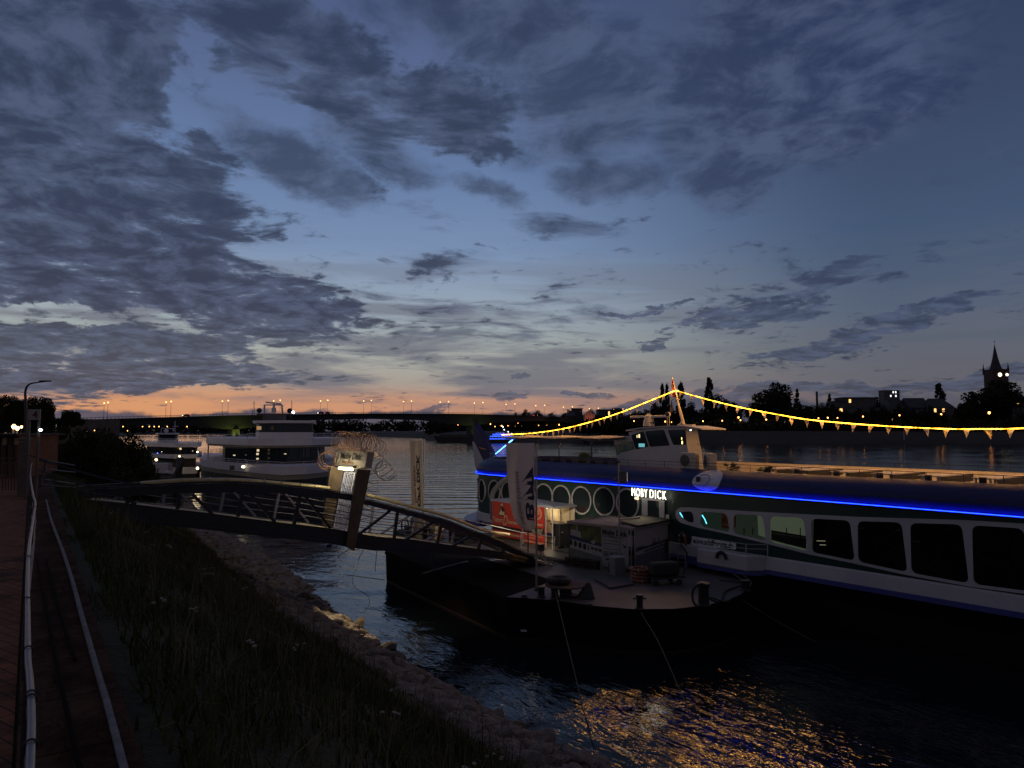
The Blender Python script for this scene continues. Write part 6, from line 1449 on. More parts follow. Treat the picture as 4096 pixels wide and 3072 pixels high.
lp_ = thing('deck_lamp', dk(1776,2150), 'small added work lamp on a short post by the beige cabinet', 'lamp'); c = dk(1776,2150); MB().tube([c, c + UP*.9], .03, 6).build('post', darkst, lp_); MB().box(c + UP*.95, (.2,.12,.1)).build('lamp_head', emit('added_lamp_glow', (1,.85,.6), 2, False), lp_)  # this deck_lamp is added, with its post and head
c = dk(1850, 2170); bxs = thing('equipment_box', c, 'low dark equipment box right of the beige cabinet', 'box'); MB().box(c + UP*.35, (1.6,.9,.7), ax).build('body', black, bxs, bevel=.03); MB().box(c + UP*.72, (1.65,.95,.04), ax).build('lid', yw, bxs)
# rope-wrapped orange float
c = dk(1934, 2105) ; c.z = DZ; fo = thing('orange_float', c + UP*.8, 'orange net float with a pale flap, left of the red banner', 'float'); MB().ico(c + UP*.98, (.36,.30,.38), 2, .03).build('body', mat('float_orange', (.50,.14,.04), .7, var=.3), fo, smooth=True); MB().ico(c + UP*1.0 + Vector((0,-.28,0)), (.10,.05,.24), 2).build('flap', mat('float_pale', (.55,.45,.3), .8), fo)
st = MB().tube([c, c + UP*.62], .05, 8).box(c + UP*.02, (.3,.3,.04)).build('float_stand', bol, loc=c); tag(st, 'short post carrying the orange float', 'post')
# ------------------------------------------------------------------ gangway from the bank to the pontoon
GS = Vector((-13.0, 23.2, 0)); GD = Vector((.79, .612, 0)).normalized(); GA = Vector((-GD.y, GD.x, 0)); GW = 2.2
GNn = -GA                                                        # towards us
def gpt(px, py, off=0.0): return onpl(px, py, GS + GA*off, GA)
gw_ = thing('gangway', gpt(1400, 2190), 'long dark arched truss gangway sloping from the bank down to the pontoon', 'gangway')
steel = mat('gangway_dark_steel', (.010, .010, .015), .40, .0, var=.4, scale=3, bump=.15, bscale=30); steel2 = mat('gangway_lamplit_steel', (.17, .165, .22), .45, .0, var=.3, scale=3)  # paler far-truss steel: the portal lamp's light is put into its colour
top_u = [(250,1984),(381,1958),(539,1948),(750,1936),(929,1931),(1114,1942),(1320,1964),(1412,1981),(1453,1996),(1598,2032),(1771,2077),(2000,2165),(2143,2235),(2235,2262)]
top_l = [(250,2012),(381,1990),(539,1982),(750,1974),(929,1969),(1114,1974),(1320,1990),(1412,2004),(1453,2016),(1598,2052),(1771,2098),(2000,2192),(2143,2256),(2235,2276)]
low_u = [(250,1994),(457,2010),(652,2034),(837,2055),(929,2068),(1114,2092),(1320,2115),(1412,2132),(1500,2148),(1658,2161),(1839,2188),(2000,2207),(2120,2236),(2235,2268)]
low_l = [(250,2052),(457,2078),(652,2102),(837,2120),(929,2131),(1114,2152),(1320,2175),(1412,2192),(1500,2203),(1658,2206),(1839,2218),(2000,2236),(2120,2258),(2235,2284)]
def Lz(p): q_ = gpt(*p); return ((q_ - GS).dot(GD), q_.z)
TU, TLo, LU, LL = [[Lz(p) for p in l] for l in (top_u, top_l, low_u, low_l)]
fz = lambda prof, L: float(np.interp(L, [a for a, b in prof], [b for a, b in prof]))
def G(L, z, off=0.0): return GS + GD*L + GA*off + UP*z
def girder_band(up, lo, off, th, name, m):
    Ls = sorted(set([round(a, 3) for a, b in up] + [round(a, 3) for a, b in lo])); Ls = [L for L in Ls if max(up[0][0], lo[0][0]) <= L <= min(up[-1][0], lo[-1][0])]
    vs = []
    for L in Ls:
        a, b = fz(up, L), fz(lo, L)
        vs += [G(L, a, off), G(L, b, off), G(L, b, off + th), G(L, a, off + th)]
    n = len(Ls); fs = [(i*4+j, i*4+(j+1) % 4, (i+1)*4+(j+1) % 4, (i+1)*4+j) for i in range(n-1) for j in range(4)] + [(0,1,2,3), (n*4-1,n*4-2,n*4-3,n*4-4)]
    return MB().add(vs, fs).build(name, m, gw_)
for off, mm in ((0, steel), (GW, steel2)):
    girder_band(TU, TLo if off == 0 else [(a, b + .12) for a, b in TLo], off, .16, 'top_chord', steel)
    girder_band(LU, LL, off, .16, 'lower_chord', steel)
# flange lips and cable runs on the near girder that catch the light
for prof, dz, r_ in ((LU, .012, .014), (LL, .10, .012), (LL, .22, .010), (TU, .02, .016), (TU, .06, .012)):
    pts = [G(L, fz(prof, L) + dz, -.02) for L in np.linspace(prof[0][0] + .2, prof[-1][0] - .3, 40)]; MB().tube(pts, r_, 5).build('cable_run', mat('black_cable', (.03,.03,.035), .25), gw_)
# deck
Ls = np.linspace(LU[0][0], LU[-1][0], 60); vs = []
for L in Ls:
    z = fz(LU, L) - .03; vs += [G(L, z, .17), G(L, z - .06, .17), G(L, z - .06, GW), G(L, z, GW)]
MB().add(vs, [(i*4+j, i*4+(j+1) % 4, (i+1)*4+(j+1) % 4, (i+1)*4+j) for i in range(59) for j in range(4)]).build('walkway', mat('walkway_sand_coat', (.40,.34,.22), .75, var=.15, bump=.4, bscale=60), gw_)
mb = MB()
for L in Ls[::3]: mb.bar(G(L, fz(LL, L) + .12, .1), G(L, fz(LL, L) + .12, GW), .12, .14)
mb.build('cross_beam', steel, gw_)
vert = [((718,1977),(712,2037)),((972,1972),(954,2067)),((1203,1980),(1179,2100)),((1595,2036),(1575,2190)),((1769,2090),(1749,2194)),((1927,2147),(1918,2199)),((520,1985),(508,2018))]
diag = [((495,1990),(545,2018)),((772,1978),(853,2059)),((1000,1972),(1103,2089)),((1222,1982),(1325,2116)),((1424,2150),(1572,2036)),((1584,2188),(1744,2083)),((1807,2189),(1898,2138)),((1992,2214),(2045,2192))]
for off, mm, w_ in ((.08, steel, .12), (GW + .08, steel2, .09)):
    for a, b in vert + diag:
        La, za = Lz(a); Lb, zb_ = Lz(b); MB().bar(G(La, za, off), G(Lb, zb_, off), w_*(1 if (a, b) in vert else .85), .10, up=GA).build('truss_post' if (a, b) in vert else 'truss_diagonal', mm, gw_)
L0, L1 = Lz((1180,2100))[0], Lz((1995,2205))[0]
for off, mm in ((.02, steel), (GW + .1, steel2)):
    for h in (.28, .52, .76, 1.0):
        seg = []; 
        for L in np.linspace(Lz((560,2020))[0] if off > 1 else L0 - .5, L1, 50):
            if fz(LU, L) + h < fz(TLo, L): seg.append(G(L, fz(LU, L) + h, off))
        if len(seg) > 2: MB().tube(seg, .018, 6).build('guard_rail', mm, gw_)
# insulated pipe along the far girder, with clamps
ip = [(560,1934),(722,1922),(860,1919),(989,1922),(1127,1934),(1250,1945),(1318,1953)]; ip2 = [(1462,1978),(1543,1998),(1658,2030),(1790,2066),(1936,2121),(2037,2138)]
pm_ = mat('insulated_pipe', (.44,.38,.22), .35, .3, var=.15)
for pts in (ip, ip2):
    P3 = [gpt(x, y, GW + .05) for x, y in pts]; MB().tube(catmull(P3, 6), .078, 12).build('insulated_pipe', pm_, gw_, smooth=True)
for x, y in ((840,1919),(911,1920),(993,1922),(1059,1927),(1124,1934),(1200,1941),(1258,1946)): 
    c = gpt(x, y, GW + .05); MB().torus(c, .084, .014, 14, 6, (UP, GA, GD)).build('pipe_clamp', mat('bright_clamp', (.6,.6,.62), .25, .9), gw_)
# hand rail on the far side near the pontoon
hr = thing('gangway_handrail', gpt(2084, 2190, GW + .1), 'bright steel handrail along the river side of the gangway foot', 'railing')
def gq(px, py): return gpt(px, py, GW + .15)
MB().tube([gq(1800,2066), gq(1900,2088), gq(1968,2102), gq(2084,2130), gq(2220,2148)], .020, 7).build('top_rail', galv, hr); MB().tube([gq(2084,2130), gq(2084,2190), gq(2150,2202), gq(2217,2211)], .016, 7).build('lower_rail', galv, hr); MB().tube([gq(1900,2104), gq(2084,2152), gq(2217,2176)], .012, 6).build('middle_rail', steel, hr)
for a, b in (((1968,2102),(1966,2140)),((2084,2130),(2084,2192)),((2220,2148),(2211,2262))): MB().tube([gq(*a), gq(*b)], .020, 7).build('post', galv, hr)
# light plank ramp leaning behind the girder
rpn = thing('loading_plank', gpt(1890, 2130, GW + .7), 'pale metal plank ramp sloping down behind the gangway girder', 'plank')
a, b, c, d_ = gpt(1795,2082,GW+.5), gpt(2010,2196,GW+.5), gpt(2000,2206,GW+.5), gpt(1790,2092,GW+.5)
MB().slab([gpt(1795,2080,GW+.4), gpt(2020,2188,GW+.4), gpt(2024,2202,GW+.4), gpt(1792,2098,GW+.4)], GA*.5).build('plate', mat('chequer_plate', (.50,.46,.46), .4, .3, var=.25, scale=6, bump=.5, bscale=40), rpn)
# ---- portal with the sign
ps = 'gate portal'
L_g = Lz((1411, 2140))[0]; slope = (fz(LU, L_g + 3) - fz(LU, L_g - 3))/6; GU = (GD*(-slope) + UP).normalized(); GF = (GD + UP*slope).normalized()
GB = G(L_g, fz(LU, L_g), 0)
pt = thing('entrance_portal', GB, 'leaning entrance portal with lit name board halfway along the gangway', 'portal')
finm = mat('portal_timber_brown', (.10,.072,.045), .7, var=.35, scale=2, bump=.3, bscale=12)
def fin(off, th):
    q_ = [gpt(1422,1877), gpt(1477,1879), gpt(1411,2203), gpt(1379,2185)]; return MB().slab([p + GA*off for p in q_], GA*th).build('side_board', finm, pt)
fin(-.14, .12); fin(GW + .18, .12)
def PP(w, h, f=0.0): return GB + GA*w + GU*h + GF*f          # w across (0 near), h up, f along
hs = (gpt(1453,1870) - GB).dot(GU); ht = (gpt(1466,1806) - GB).dot(GU); f0 = (gpt(1466,1806) - GB).dot(GF)
bm_ = mat('board_metal_grey', (.30,.27,.22), .5, var=.12)
bw0, bw1 = -.16, 2.95
pts_b = [(bw0, ht), (bw1, ht), (bw1, hs + .04)] + [(bw1 + (bw0-bw1)*t, hs + .04 - .16*math.sin(math.pi*t)) for t in (.15,.3,.5,.7,.85)] + [(bw0, hs + .04)]
bd = MB().slab([PP(w, h, f0 - .02) for w, h in pts_b], GF*.30).build('name_board', bm_, pt)
tx = -GA
text('Moby Dick', PP(2.22, ht - .37, f0 - .045), tx, GU, .27, black, bd, 'lettering', .006, .012, width=1.95)
text('Rhein erleben...', PP(1.98, hs + .10, f0 - .045), tx, GU, .11, mat('sign_brown', (.16,.07,.03), .6), bd, 'lettering', .006, .005, width=1.15)
MB().tube([PP(2.52 + .19*math.cos(t), (hs+ht)/2 + .02 + .25*math.sin(t), f0 - .05) for t in np.linspace(0, 6.28, 24)], .012, 5).build('printed_ring', mat('white_line', (.7,.72,.65), .5), bd)
MB().lathe(PP(1.25, hs - .13, f0 - .16), [(.055,-.62),(.055,.62)], 12, (GU, GF, GA)).build('tube_lamp', emit('portal_tube', (1.0,.84,.42), 9), pt)
MB().box(PP(1.25, hs - .03, f0 - .10), (1.35,.16,.06), (GA, GF, GU)).build('lamp_bracket', black, pt)
for w in (.7, 1.25, 1.8): lamp(PP(w, hs - .14, f0 - .42), 17, (1.0,.83,.50), .12, 'portal_light', pt)
lamp(PP(1.2, hs - .15, f0 + 1.1), 70, (1.0,.86,.60), .12, 'portal_light', pt)
tgt = atz(1480, 2500, .3); sp0 = G(L_g - 1.0, fz(LL, L_g - 1.0) - .14, -.02)
MB().box(sp0 + GU*.05, (.16,.12,.10)).build('added_bank_floodlight', black, pt)  # floodlight added under the gangway to brighten the bank rocks
lamp(sp0 - GU*.08, 520, (1.0,.74,.42), .08, 'added_bank_light', pt, spot=(tgt - sp0, R(80)))
# barred gate leaves, lit by the tube
gm_ = mat('gate_bar_paint', (.34,.37,.52), .4, .1)
gh0, gh1 = -.02, hs - .22
for leaf, (w0, w1) in enumerate(((.06, 1.02), (1.08, 2.04))):
    gl = thing('gate_leaf_tmp', PP(w0, gh0), 'x', 'x'); bpy.data.objects.remove(gl)
    mb = MB(); 
    for k in range(7): w = w0 + (w1-w0)*k/6; mb.bar(PP(w, gh0, .10), PP(w, gh1, .10), .030, .030, up=GA)
    g_ = mb.build('gate_bars', gm_, pt); mb = MB()
    for h in (gh0 + .03, gh0 + .5, gh0 + .62, gh0 + 1.1, gh1 - .55, gh1 - .02): mb.bar(PP(w0, h, .10), PP(w1, h, .10), .034, .05)
    for w in (w0, w1): mb.bar(PP(w, gh0, .10), PP(w, gh1, .10), .05, .05, up=GA)
    mb.build('gate_frame', gm_, pt)
# razor wire coils on top and hanging on the river side
wire = mat('razor_wire', (.36,.20,.10), .5, .2); wire2 = mat('razor_wire_dark', (.045,.038,.035), .45, .6)  # the lamp's orange light is put into the first wire's colour
def coil(name, path, r, turns, m, label, jit=.05, seed=1):
    g_ = np.random.default_rng(seed); N_ = turns*22; pts = []; ph = 0; rr = r
    for i in range(N_+1):
        t = i/N_; f = t*(len(path)-1); k = min(len(path)-2, int(f)); c = path[k].lerp(path[k+1], f-k); d = (path[k+1]-path[k]).normalized(); x = d.cross(UP); x = x.normalized() if x.length > .1 else Vector((1,0,0)); y = x.cross(d)
        if i % 22 == 0: rr = r*(1 + g_.normal(0, jit)); ox = Vector(g_.normal(0, r*.10, 3))
        a_ = 2*math.pi*turns*t; pts.append(c + ox*.6 + x*(rr*math.cos(a_)) + y*(rr*math.sin(a_)))
    mb = MB().tube(pts, .013, 4)
    for i in range(0, N_, 3):                                   # barbs
        p = pts[i]; q_ = Vector(g_.normal(0, 1, 3)).normalized()*.035; mb.add([p - q_, p + Vector((0,0,.010)), p + q_, p - Vector((0,0,.010))], [(0,1,2,3)])
    o = mb.build(name, m, loc=path[0]); return tag(o, label, 'razor wire', 'razor wire coils on the portal')
def gp2(px, py, off): return gpt(px, py, off)
coil('razor_wire', [PP(-.2, ht + .36, f0 + .05), PP(2.9, ht + .42, f0 - .05)], .38, 14, wire, 'orange razor wire coils lying on top of the lit name board', seed=2)
coil('razor_wire', [gp2(1400,1760,.3), gp2(1490,1770,.9), gp2(1520,1800,1.5)], .34, 7, wire, 'second razor wire coil spilling over the river end of the board top', seed=5)
coil('razor_wire', [gp2(1490,1835,.2), gp2(1535,1880,.5), gp2(1555,1895,1.4)], .35, 6, wire2, 'dark razor wire loops sticking out to the right of the portal', seed=7)
coil('razor_wire', [gp2(1488,1900,.1), gp2(1492,1960,.4), gp2(1470,2010,.9), gp2(1455,2080,.9)], .24, 6, wire2, 'razor wire loops hanging down behind the right side board', seed=9)
coil('razor_wire', [gp2(1320,1830,2.4), gp2(1300,1850,2.9)], .36, 4, wire, 'thin razor wire loops left of the name board', seed=11)
# hanging cables under the gangway
def cable(pxs, Y, r_, label, m=None, name='hanging_cable', z=None):
    P3 = [aty(x, y, Y) for x, y in pxs]; o = MB().tube(catmull(P3, 6), r_, 5).build(name, m or black, loc=P3[0]); tag(o, label, 'cable'); return o
cable([(1455,2198),(1440,2225),(1424,2275),(1410,2310),(1412,2335),(1430,2360),(1462,2376),(1478,2402),(1470,2430),(1452,2447)], 28.6, .011, 'black cable hanging in a loose curve under the portal')
cable([(1507,2204),(1504,2240),(1501,2286)], 29.4, .013, 'short straight cable end hanging right of the portal')
cable([(1150,2268),(1300,2288),(1540,2320)], 27.5, .014, 'taut dark cable from the bank stones to the pontoon')
cable([(1408,2190),(1365,2216),(1390,2204),(1440,2196)], 28.2, .010, 'thin cable loop under the portal foot')
P3 = [gpt(2155,2200,.1), gpt(2166,2222,0), gpt(2190,2260,-.2), gpt(2222,2284,-.3), gpt(2262,2276,-.4)]; o = MB().tube(catmull(P3, 6), .03, 7).tube(catmull([p + Vector((.1,0,.06)) for p in P3], 6), .022, 7).build('supply_hose', mat('hose_pale', (.22,.20,.18), .5), loc=P3[0]); tag(o, 'pale supply hoses looping from the gangway foot to the deck', 'hose')
c = gpt(2163, 2204, .3); o = MB().box(c + UP*.16, (.30,.22,.32), (GD,GA,UP)).build('junction_box', mat('box_plastic', (.018,.018,.026), .5), loc=c, bevel=.02); tag(o, 'black junction box hung on the handrail behind the front flag pole', 'box')
o = MB().tube([c - UP*.05, c + UP*.3], .014, 6).build('box_strap', galv, o)
# footing and landing stage at both ends
fo = thing('gangway_abutment', G(-.3, 4.9, GW/2), 'dark block footing where the gangway meets the bank', 'footing'); zt_ = fz(LL, LU[0][0]); MB().box(G(LU[0][0] - .35, zt_ - .6, GW/2), (1.4, GW + .8, 1.3), (GD, GA, UP)).build('block', mat('footing_concrete', (.05,.045,.04), .9, var=.3), fo, bevel=.03)
c = gpt(2236, 2284, GW/2); c.z = DZ; ft = thing('gangway_foot_pad', c, 'low dark landing plate under the lower end of the gangway', 'plate'); MB().box(c + UP*.10, (1.7, GW + .5, .20), (GD, GA, UP)).build('plate', steel, ft, bevel=.03); MB().box(c + UP*.24 + GD*.9, (.7, GW*.8, .03), (GD, GA, UP)).build('ramp_flap', black, ft)
# strut stand under the lower part
c = gpt(1690, 2250, .1); 
# lamp added behind the front flag to light the red banners
c = aty(2112, 1990, 35.2); wl = thing('added_pole_lamp', Vector((c.x, c.y, DZ)), 'added lamp on a thin pole behind the big grey flag', 'lamp'); MB().tube([Vector((c.x,c.y,DZ)), c], .03, 8).build('pole', darkst, wl); MB().box(c + UP*.08, (.26,.14,.12)).build('lamp_head', emit('added_lamp_glow', (1,.85,.6), 2, False), wl)
lamp(c + Vector((.05,.10,-.06)), 520, (1.0,.83,.56), .12, 'added_banner_light', wl, spot=(Vector((-.10,.80,-.52)), R(135)))

# ------------------------------------------------------------------ near left: rail, hoses, sign, gate
gv2 = mat('rail_pipe_grey', (.15,.155,.175), .4, .4, var=.25, scale=8); 
rp = [atz(x, y, 6.85) for x, y in ((118,3200),(120,3072),(126,2900),(124,2797),(118,2700),(112,2634),(111,2500),(111,2315),(117,2185),(131,2090),(141,2012),(133,1980),(124,1926),(122,1880),(128,1852))]
rl_ = thing('bank_railing', Vector((rp[4].x, rp[4].y, 6.1)), 'pipe railing with pale hose strapped along it at the far left edge', 'railing')
MB().tube(catmull(rp, 4), .0155, 12).build('strapped_hose', gv2, rl_, smooth=True)
for x, y in ((122,2980),(124,2797),(123,2780),(112,2600),(106,2400),(112,2232),(114,2130),(138,2030)):
    c = atz(x, y, 6.85); MB().torus(c, .021, .004, 14, 6, (UP, BM, BD)).build('strap', black, rl_)
mid_ = [BD*a + BM*(-.02) + Vector((0,0,6.62)) for a in np.linspace(1.5, 22, 12)]
for k, a_ in enumerate(np.arange(2.4, 22, 2.1)):
    i_ = min(range(len(rp)), key=lambda i: abs(rp[i].dot(BD) - a_)); q_ = Vector((rp[i_].x, rp[i_].y, 0)) if False else BD*a_ + BM*float(np.interp(a_, [p.dot(BD) for p in rp], [p.dot(BM) for p in rp]))
    MB().tube([q_ + UP*6.1, q_ + UP*6.84], .016, 7).build('post', darkst, rl_)
for zz_ in (6.35, 6.6):
    MB().tube([BD*a_ + BM*(float(np.interp(a_, [p.dot(BD) for p in rp], [p.dot(BM) for p in rp])) + .012) + UP*zz_ for a_ in np.linspace(1.6, 22, 30)], .011, 6).build('middle_rail', darkst, rl_)
hz = [atz(x, y, 6.17) for x, y in ((520,3160),(496,3072),(467,2960),(425,2800),(391,2688),(325,2455),(290,2325),(250,2200),(205,2080),(185,2000))]
o = MB().tube(catmull(hz, 5), [.022]*46, 9).build('ground_hose', mat('old_hose', (.15,.14,.145), .75, var=.5, scale=5), loc=hz[3], smooth=True); tag(o, 'pale weathered hose lying along the edge between path and grass', 'hose')
for k, (x0, y0, x1, y1, lab) in enumerate(((146,2232,330,3120,'dark cable on the ground close to the railing'),(186,2240,300,2640,'dark cable on the ground between the railing and the pale hose'))):
    P3 = [atz(x0, y0, 6.18), atz((x0+x1)/2 - 6, (y0+y1)/2, 6.18), atz(x1, y1, 6.18)]; o = MB().tube(catmull(P3, 6), .016, 6).build('ground_cable', mat('cable_matt', (.010,.009,.008), .95, spec=.05), loc=P3[0]); tag(o, lab, 'cable')
conc = mat('pillar_concrete', (.12,.10,.085), .9, var=.3, scale=2, bump=.5, bscale=12)
YP = 21.0; a = aty(86, 1752, YP); b = aty(119, 1752, YP); c = Vector(((a.x+b.x)/2, YP, 6.1))
pl = thing('concrete_pillar', c, 'squat concrete gate pillar with a flat cap at the left edge', 'pillar'); MB().box(c + UP*.80, (b.x-a.x, b.x-a.x, 1.6)).build('shaft', conc, pl, bevel=.02); MB().box(c + UP*(a.z - 6.1 - .04), (b.x-a.x+.05, b.x-a.x+.05, .10)).build('cap', conc, pl, bevel=.02)
# barred gate left of the pillar
rust = mat('gate_rust_brown', (.085,.040,.024), .7, var=.4, scale=4)
gt2 = thing('barred_gate', aty(40, 1950, 21.3) * 1.0, 'brown barred gate between the left edge and the concrete pillar', 'gate')
for y in (1834, 1852, 1908): p = aty(-60, y, 21.3); q_ = aty(86, y, 21.3); MB().bar(p, q_, .045).build('rail', rust, gt2)
for k in range(12): x = -50 + 12*k; MB().bar(aty(x, 1852, 21.3), aty(x, 1962, 21.3), .03, up=(1,0,0)).build('bar', rust, gt2)
# brown kiosk boards behind, lit by the promenade lamps
kb = thing('brown_kiosk', aty(30, 1880, 29) , 'brown board kiosk behind the barred gate, lit by a warm lamp', 'kiosk'); wood = mat('kiosk_boards', (.15,.070,.035), .75, var=.35, scale=2)
p0 = aty(-120, 1742, 29); p1 = aty(78, 1742, 29); MB().prism([(p0.x,29),(p1.x,29),(p1.x,31.5),(p0.x,31.5)], 6.1, p0.z).build('wall', wood, kb); MB().prism([(p0.x-.2,28.5),(p1.x+.2,28.5),(p1.x+.2,31.7),(p0.x-.2,31.7)], p0.z+.003, p0.z+.09).build('roof', black, kb)
for x in (-5, 22, 50): MB().bar(aty(x, 1745, 28.96), aty(x, 1900, 28.96), .10, up=(1,0,0)).build('board_post', black, kb)
for x0, x1 in ((12,28),(58,72)): p = aty((x0+x1)/2, 1765, 28.93); MB().box(p, ((x1-x0)/F*29, .05, .28)).build('panel', mat('kiosk_panel', (.40,.26,.15), .7), kb)
# number sign
YS = 20.0; s4 = thing('number_sign', Vector((aty(136,1900,YS).x, YS, 6.1)), 'white square sign with a red number 4 on two posts', 'sign')
p0 = aty(113,1680,YS); p1 = aty(163,1637,YS); MB().box(((p0.x+p1.x)/2, YS, (p0.z+p1.z)/2), (p1.x-p0.x, .03, p1.z-p0.z)).build('panel', mat('sign_panel_white', (.30,.28,.27), .6, var=.1), s4)
text('4', aty(129, 1672, YS - .02), (1,0,0), UP, .20, mat('sign_red', (.09,.012,.012), .6), s4, 'lettering', .004, .03)
for x in (117, 156): q_ = aty(x, 1680, YS + .04); MB().box((q_.x, YS + .04, (q_.z + 6.1)/2), (.055,.055,q_.z - 6.1 + .25)).build('post', mat('post_grey', (.09,.08,.075), .7), s4)
wl2 = thing('sign_lamp', aty(161,1721,YS), 'small bright white lamp fixed to the right post of the number sign', 'lamp'); MB().ico(aty(162,1720,YS-.05), (.05,.05,.035), 2).build('bulb', emit('white_spot_glow', (.85,.93,1.0), 7, False), wl2); MB().bar(aty(156,1722,YS), aty(162,1722,YS-.05), .02).build('bracket', black, wl2)
# bare curved street lamp
YL = 40.0; P3 = [Vector((aty(103,1750,YL).x, YL, 6.1)), aty(103,1700,YL), aty(102,1600,YL), aty(101,1572,YL), aty(107,1548,YL), aty(122,1535,YL), aty(150,1530,YL), aty(191,1525,YL)]
cl = thing('curved_street_lamp', P3[0], 'unlit street lamp with a long curved arm behind the concrete pillar', 'street lamp'); cv = catmull(P3, 5); MB().tube(cv, [.09 - .06*i/(len(cv)-1) for i in range(len(cv))], 8).build('pole', darkst, cl); MB().box(P3[-1] + Vector((-.15,0,.01)), (.6,.18,.07)).build('lamp_head', darkst, cl)
warm = emit('promenade_lantern_glow', (1.0,.60,.25), 9, False)
for px, py, Y, e, lab in ((56,1697,46,380,'bright warm lamp, left of a pair seen behind the kiosk'),(70,1704,50,160,'bright warm lamp, right of a pair seen behind the kiosk'),(86,1702,80,0,'faint distant lamp right of the bright pair')):
    p = aty(px, py, Y); o = lantern((p.x, Y, p.z - 1.9), 1.6, 'promenade_lantern', lab, None, .16, warm)
    if e: lamp(p + Vector((0,-.5,.3)), e, (1.0,.55,.25), .2, 'lantern_light', o)
coolw = emit('white_lantern_glow', (1.0,.86,.66), 7, False)
for k, (px, py) in enumerate(((200,1699),(212,1700),(223,1701))):
    p = aty(px, py, 120); o = lantern((p.x, 120, p.z - 3.3), 3.0, 'white_lantern', ['left','middle','right'][k] + ' of three white lamps in front of the stone wall', 'three white lamps', .22, coolw)
    lamp(p + Vector((0,-1,.2)), 260, (1.0,.8,.55), .3, 'lantern_light', o)
for x, y, Y in ((117,1722,60),(118,1727,60)): 
    p = aty(x, y, Y); o = lantern((p.x, Y, p.z - .9), .8, 'low_path_light', 'tiny %s path light beside the number sign' % ('upper' if y < 1725 else 'lower'), None, .07, warm)
# overhead cables from the sign posts to the gangway
for k, (a, b, sg) in enumerate((((118,1822),(800,1938),26),((156,1842),(760,1950),16),((156,1880),(520,1948),12),((160,1900),(520,1990),10))):
    p = aty(*a, 20); q_ = gpt(b[0], b[1], -.05); m_ = p.lerp(q_, .5) - UP*(.06 + .01*sg); o = MB().tube(catmull([p, m_, q_], 10), .016, 5).build('overhead_cable', black, loc=p); tag(o, ['top','second','third','lowest'][k] + ' dark cable running from the number sign to the gangway', 'cable')
# old fence wires down the slope behind
fw = thing('slope_fence', bankp(24, 1.2, 5.6), 'dark leaning fence rails on the bank above the gangway foot', 'fence')
for y0, y1, x0, x1 in ((1838,1862,158,300),(1876,1890,180,300),(1918,1936,176,300),(1938,1950,164,290)):
    MB().tube([aty(x0, y0, 21), aty(x1, y1, 23.5)], .022, 6).build('rail', black, fw)
MB().bar(aty(186,1842,21.3), aty(160,1945,20.6), .06).build('leaning_post', black, fw)
c = atz(177, 1968, 5.9); o = MB().ico(c + UP*.03, (.06,.05,.05), 2, .1).build('pale_litter', mat('paper_white', (.40,.40,.42), .8), loc=c); tag(o, 'crumpled pale scrap lying in the grass below the number sign', 'litter')
# ------------------------------------------------------------------ moored passenger boats on the left
bwhite = mat('boat_white', (.72,.70,.74), .45, var=.1, scale=.5); bbeige = mat('boat_beige', (.30,.26,.20), .6, var=.15); bdark = mat('boat_hull_dark', (.03,.028,.03), .6, var=.3)
def fpt(l): return [(aty(px, 1727, Y).x, Y) for px, Y in l]
def prismpx(l, y_or_z0, z1, name, m, parent, inset=0.0, bevel=0.0):
    P2 = [Vector((x, y, 0)) for x, y in l]
    if inset: c = sum(P2, Vector())/len(P2); P2 = [p + (c-p).normalized()*inset for p in P2]
    return MB().prism([(p.x, p.y) for p in P2], y_or_z0, z1).build(name, m, parent, bevel=bevel)
def zz(py, Y): return CAMZ - (py - HOR)/F*Y
A = thing('passenger_boat', (aty(1080,1727,80).x, 82, 0), 'larger white passenger boat with two decks, left of the lit name board', 'boat')
hull = fpt([(803,97),(815,90),(880,84),(968,79),(1060,74.5),(1134,72),(1230,74),(1315,78),(1372,84),(1372,110),(820,118)])
prismpx(hull, -.5, 1.6, 'lower_hull', bdark, A, .8); prismpx(hull, 1.603, 3.1, 'hull', bdark, A, .35); prismpx(hull, 3.103, 3.62, 'strake', bbeige, A, .12); prismpx(hull, 3.623, 4.5, 'bulwark', bwhite, A)
cab = fpt([(893,88),(903,83.5),(996,79),(1150,78),(1283,81),(1300,88),(1300,105),(900,105)])
prismpx(cab, 4.503, 6.25, 'saloon', mat('saloon_dark', (.035,.025,.025), .5), A)
cabp = [Vector((x, y, 0)) for x, y in cab]
def panes(P2, segs, z0, z1, out, parent, m=dglass, gap=.12, nm='window', fr=True):
    c = sum(P2, Vector())/len(P2)
    for (i, n) in segs:
        a, b = P2[i], P2[i+1]; d = (b-a); L = d.length; d = d.normalized(); nn = Vector((d.y, -d.x, 0)); nn = nn if nn.dot((a+b)/2 - c) > 0 else -nn
        for k in range(n):
            p = a + d*(L*k/n + gap/2) + nn*out; q_ = a + d*(L*(k+1)/n - gap/2) + nn*out; MB().slab([p + UP*z0, q_ + UP*z0, q_ + UP*z1, p + UP*z1], nn*.02).build(nm, m, parent)
panes(cabp, ((1,3),(2,4),(3,3)), 4.75, 6.1, .02, A)
for x, y0, y1, Y in ((1032,1797,1806,77.5),(1030,1812,1820,77.5),(1030,1832,1838,77.5),(937,1819,1823,80),(1141,1814,1817,77.5)):
    p = aty(x, (y0+y1)/2, Y); MB().box(p, (.25,.03,(y1-y0)/F*Y)).build('saloon_light', emit('saloon_light_glow', (1,.80,.5), .8, False), A)
for x in (1215, 1228, 1236): p = aty(x, 1810, 77.6); MB().box(p, (.10,.03,1.0)).build('curtain', mat('curtain_grey', (.10,.10,.10), .8), A)
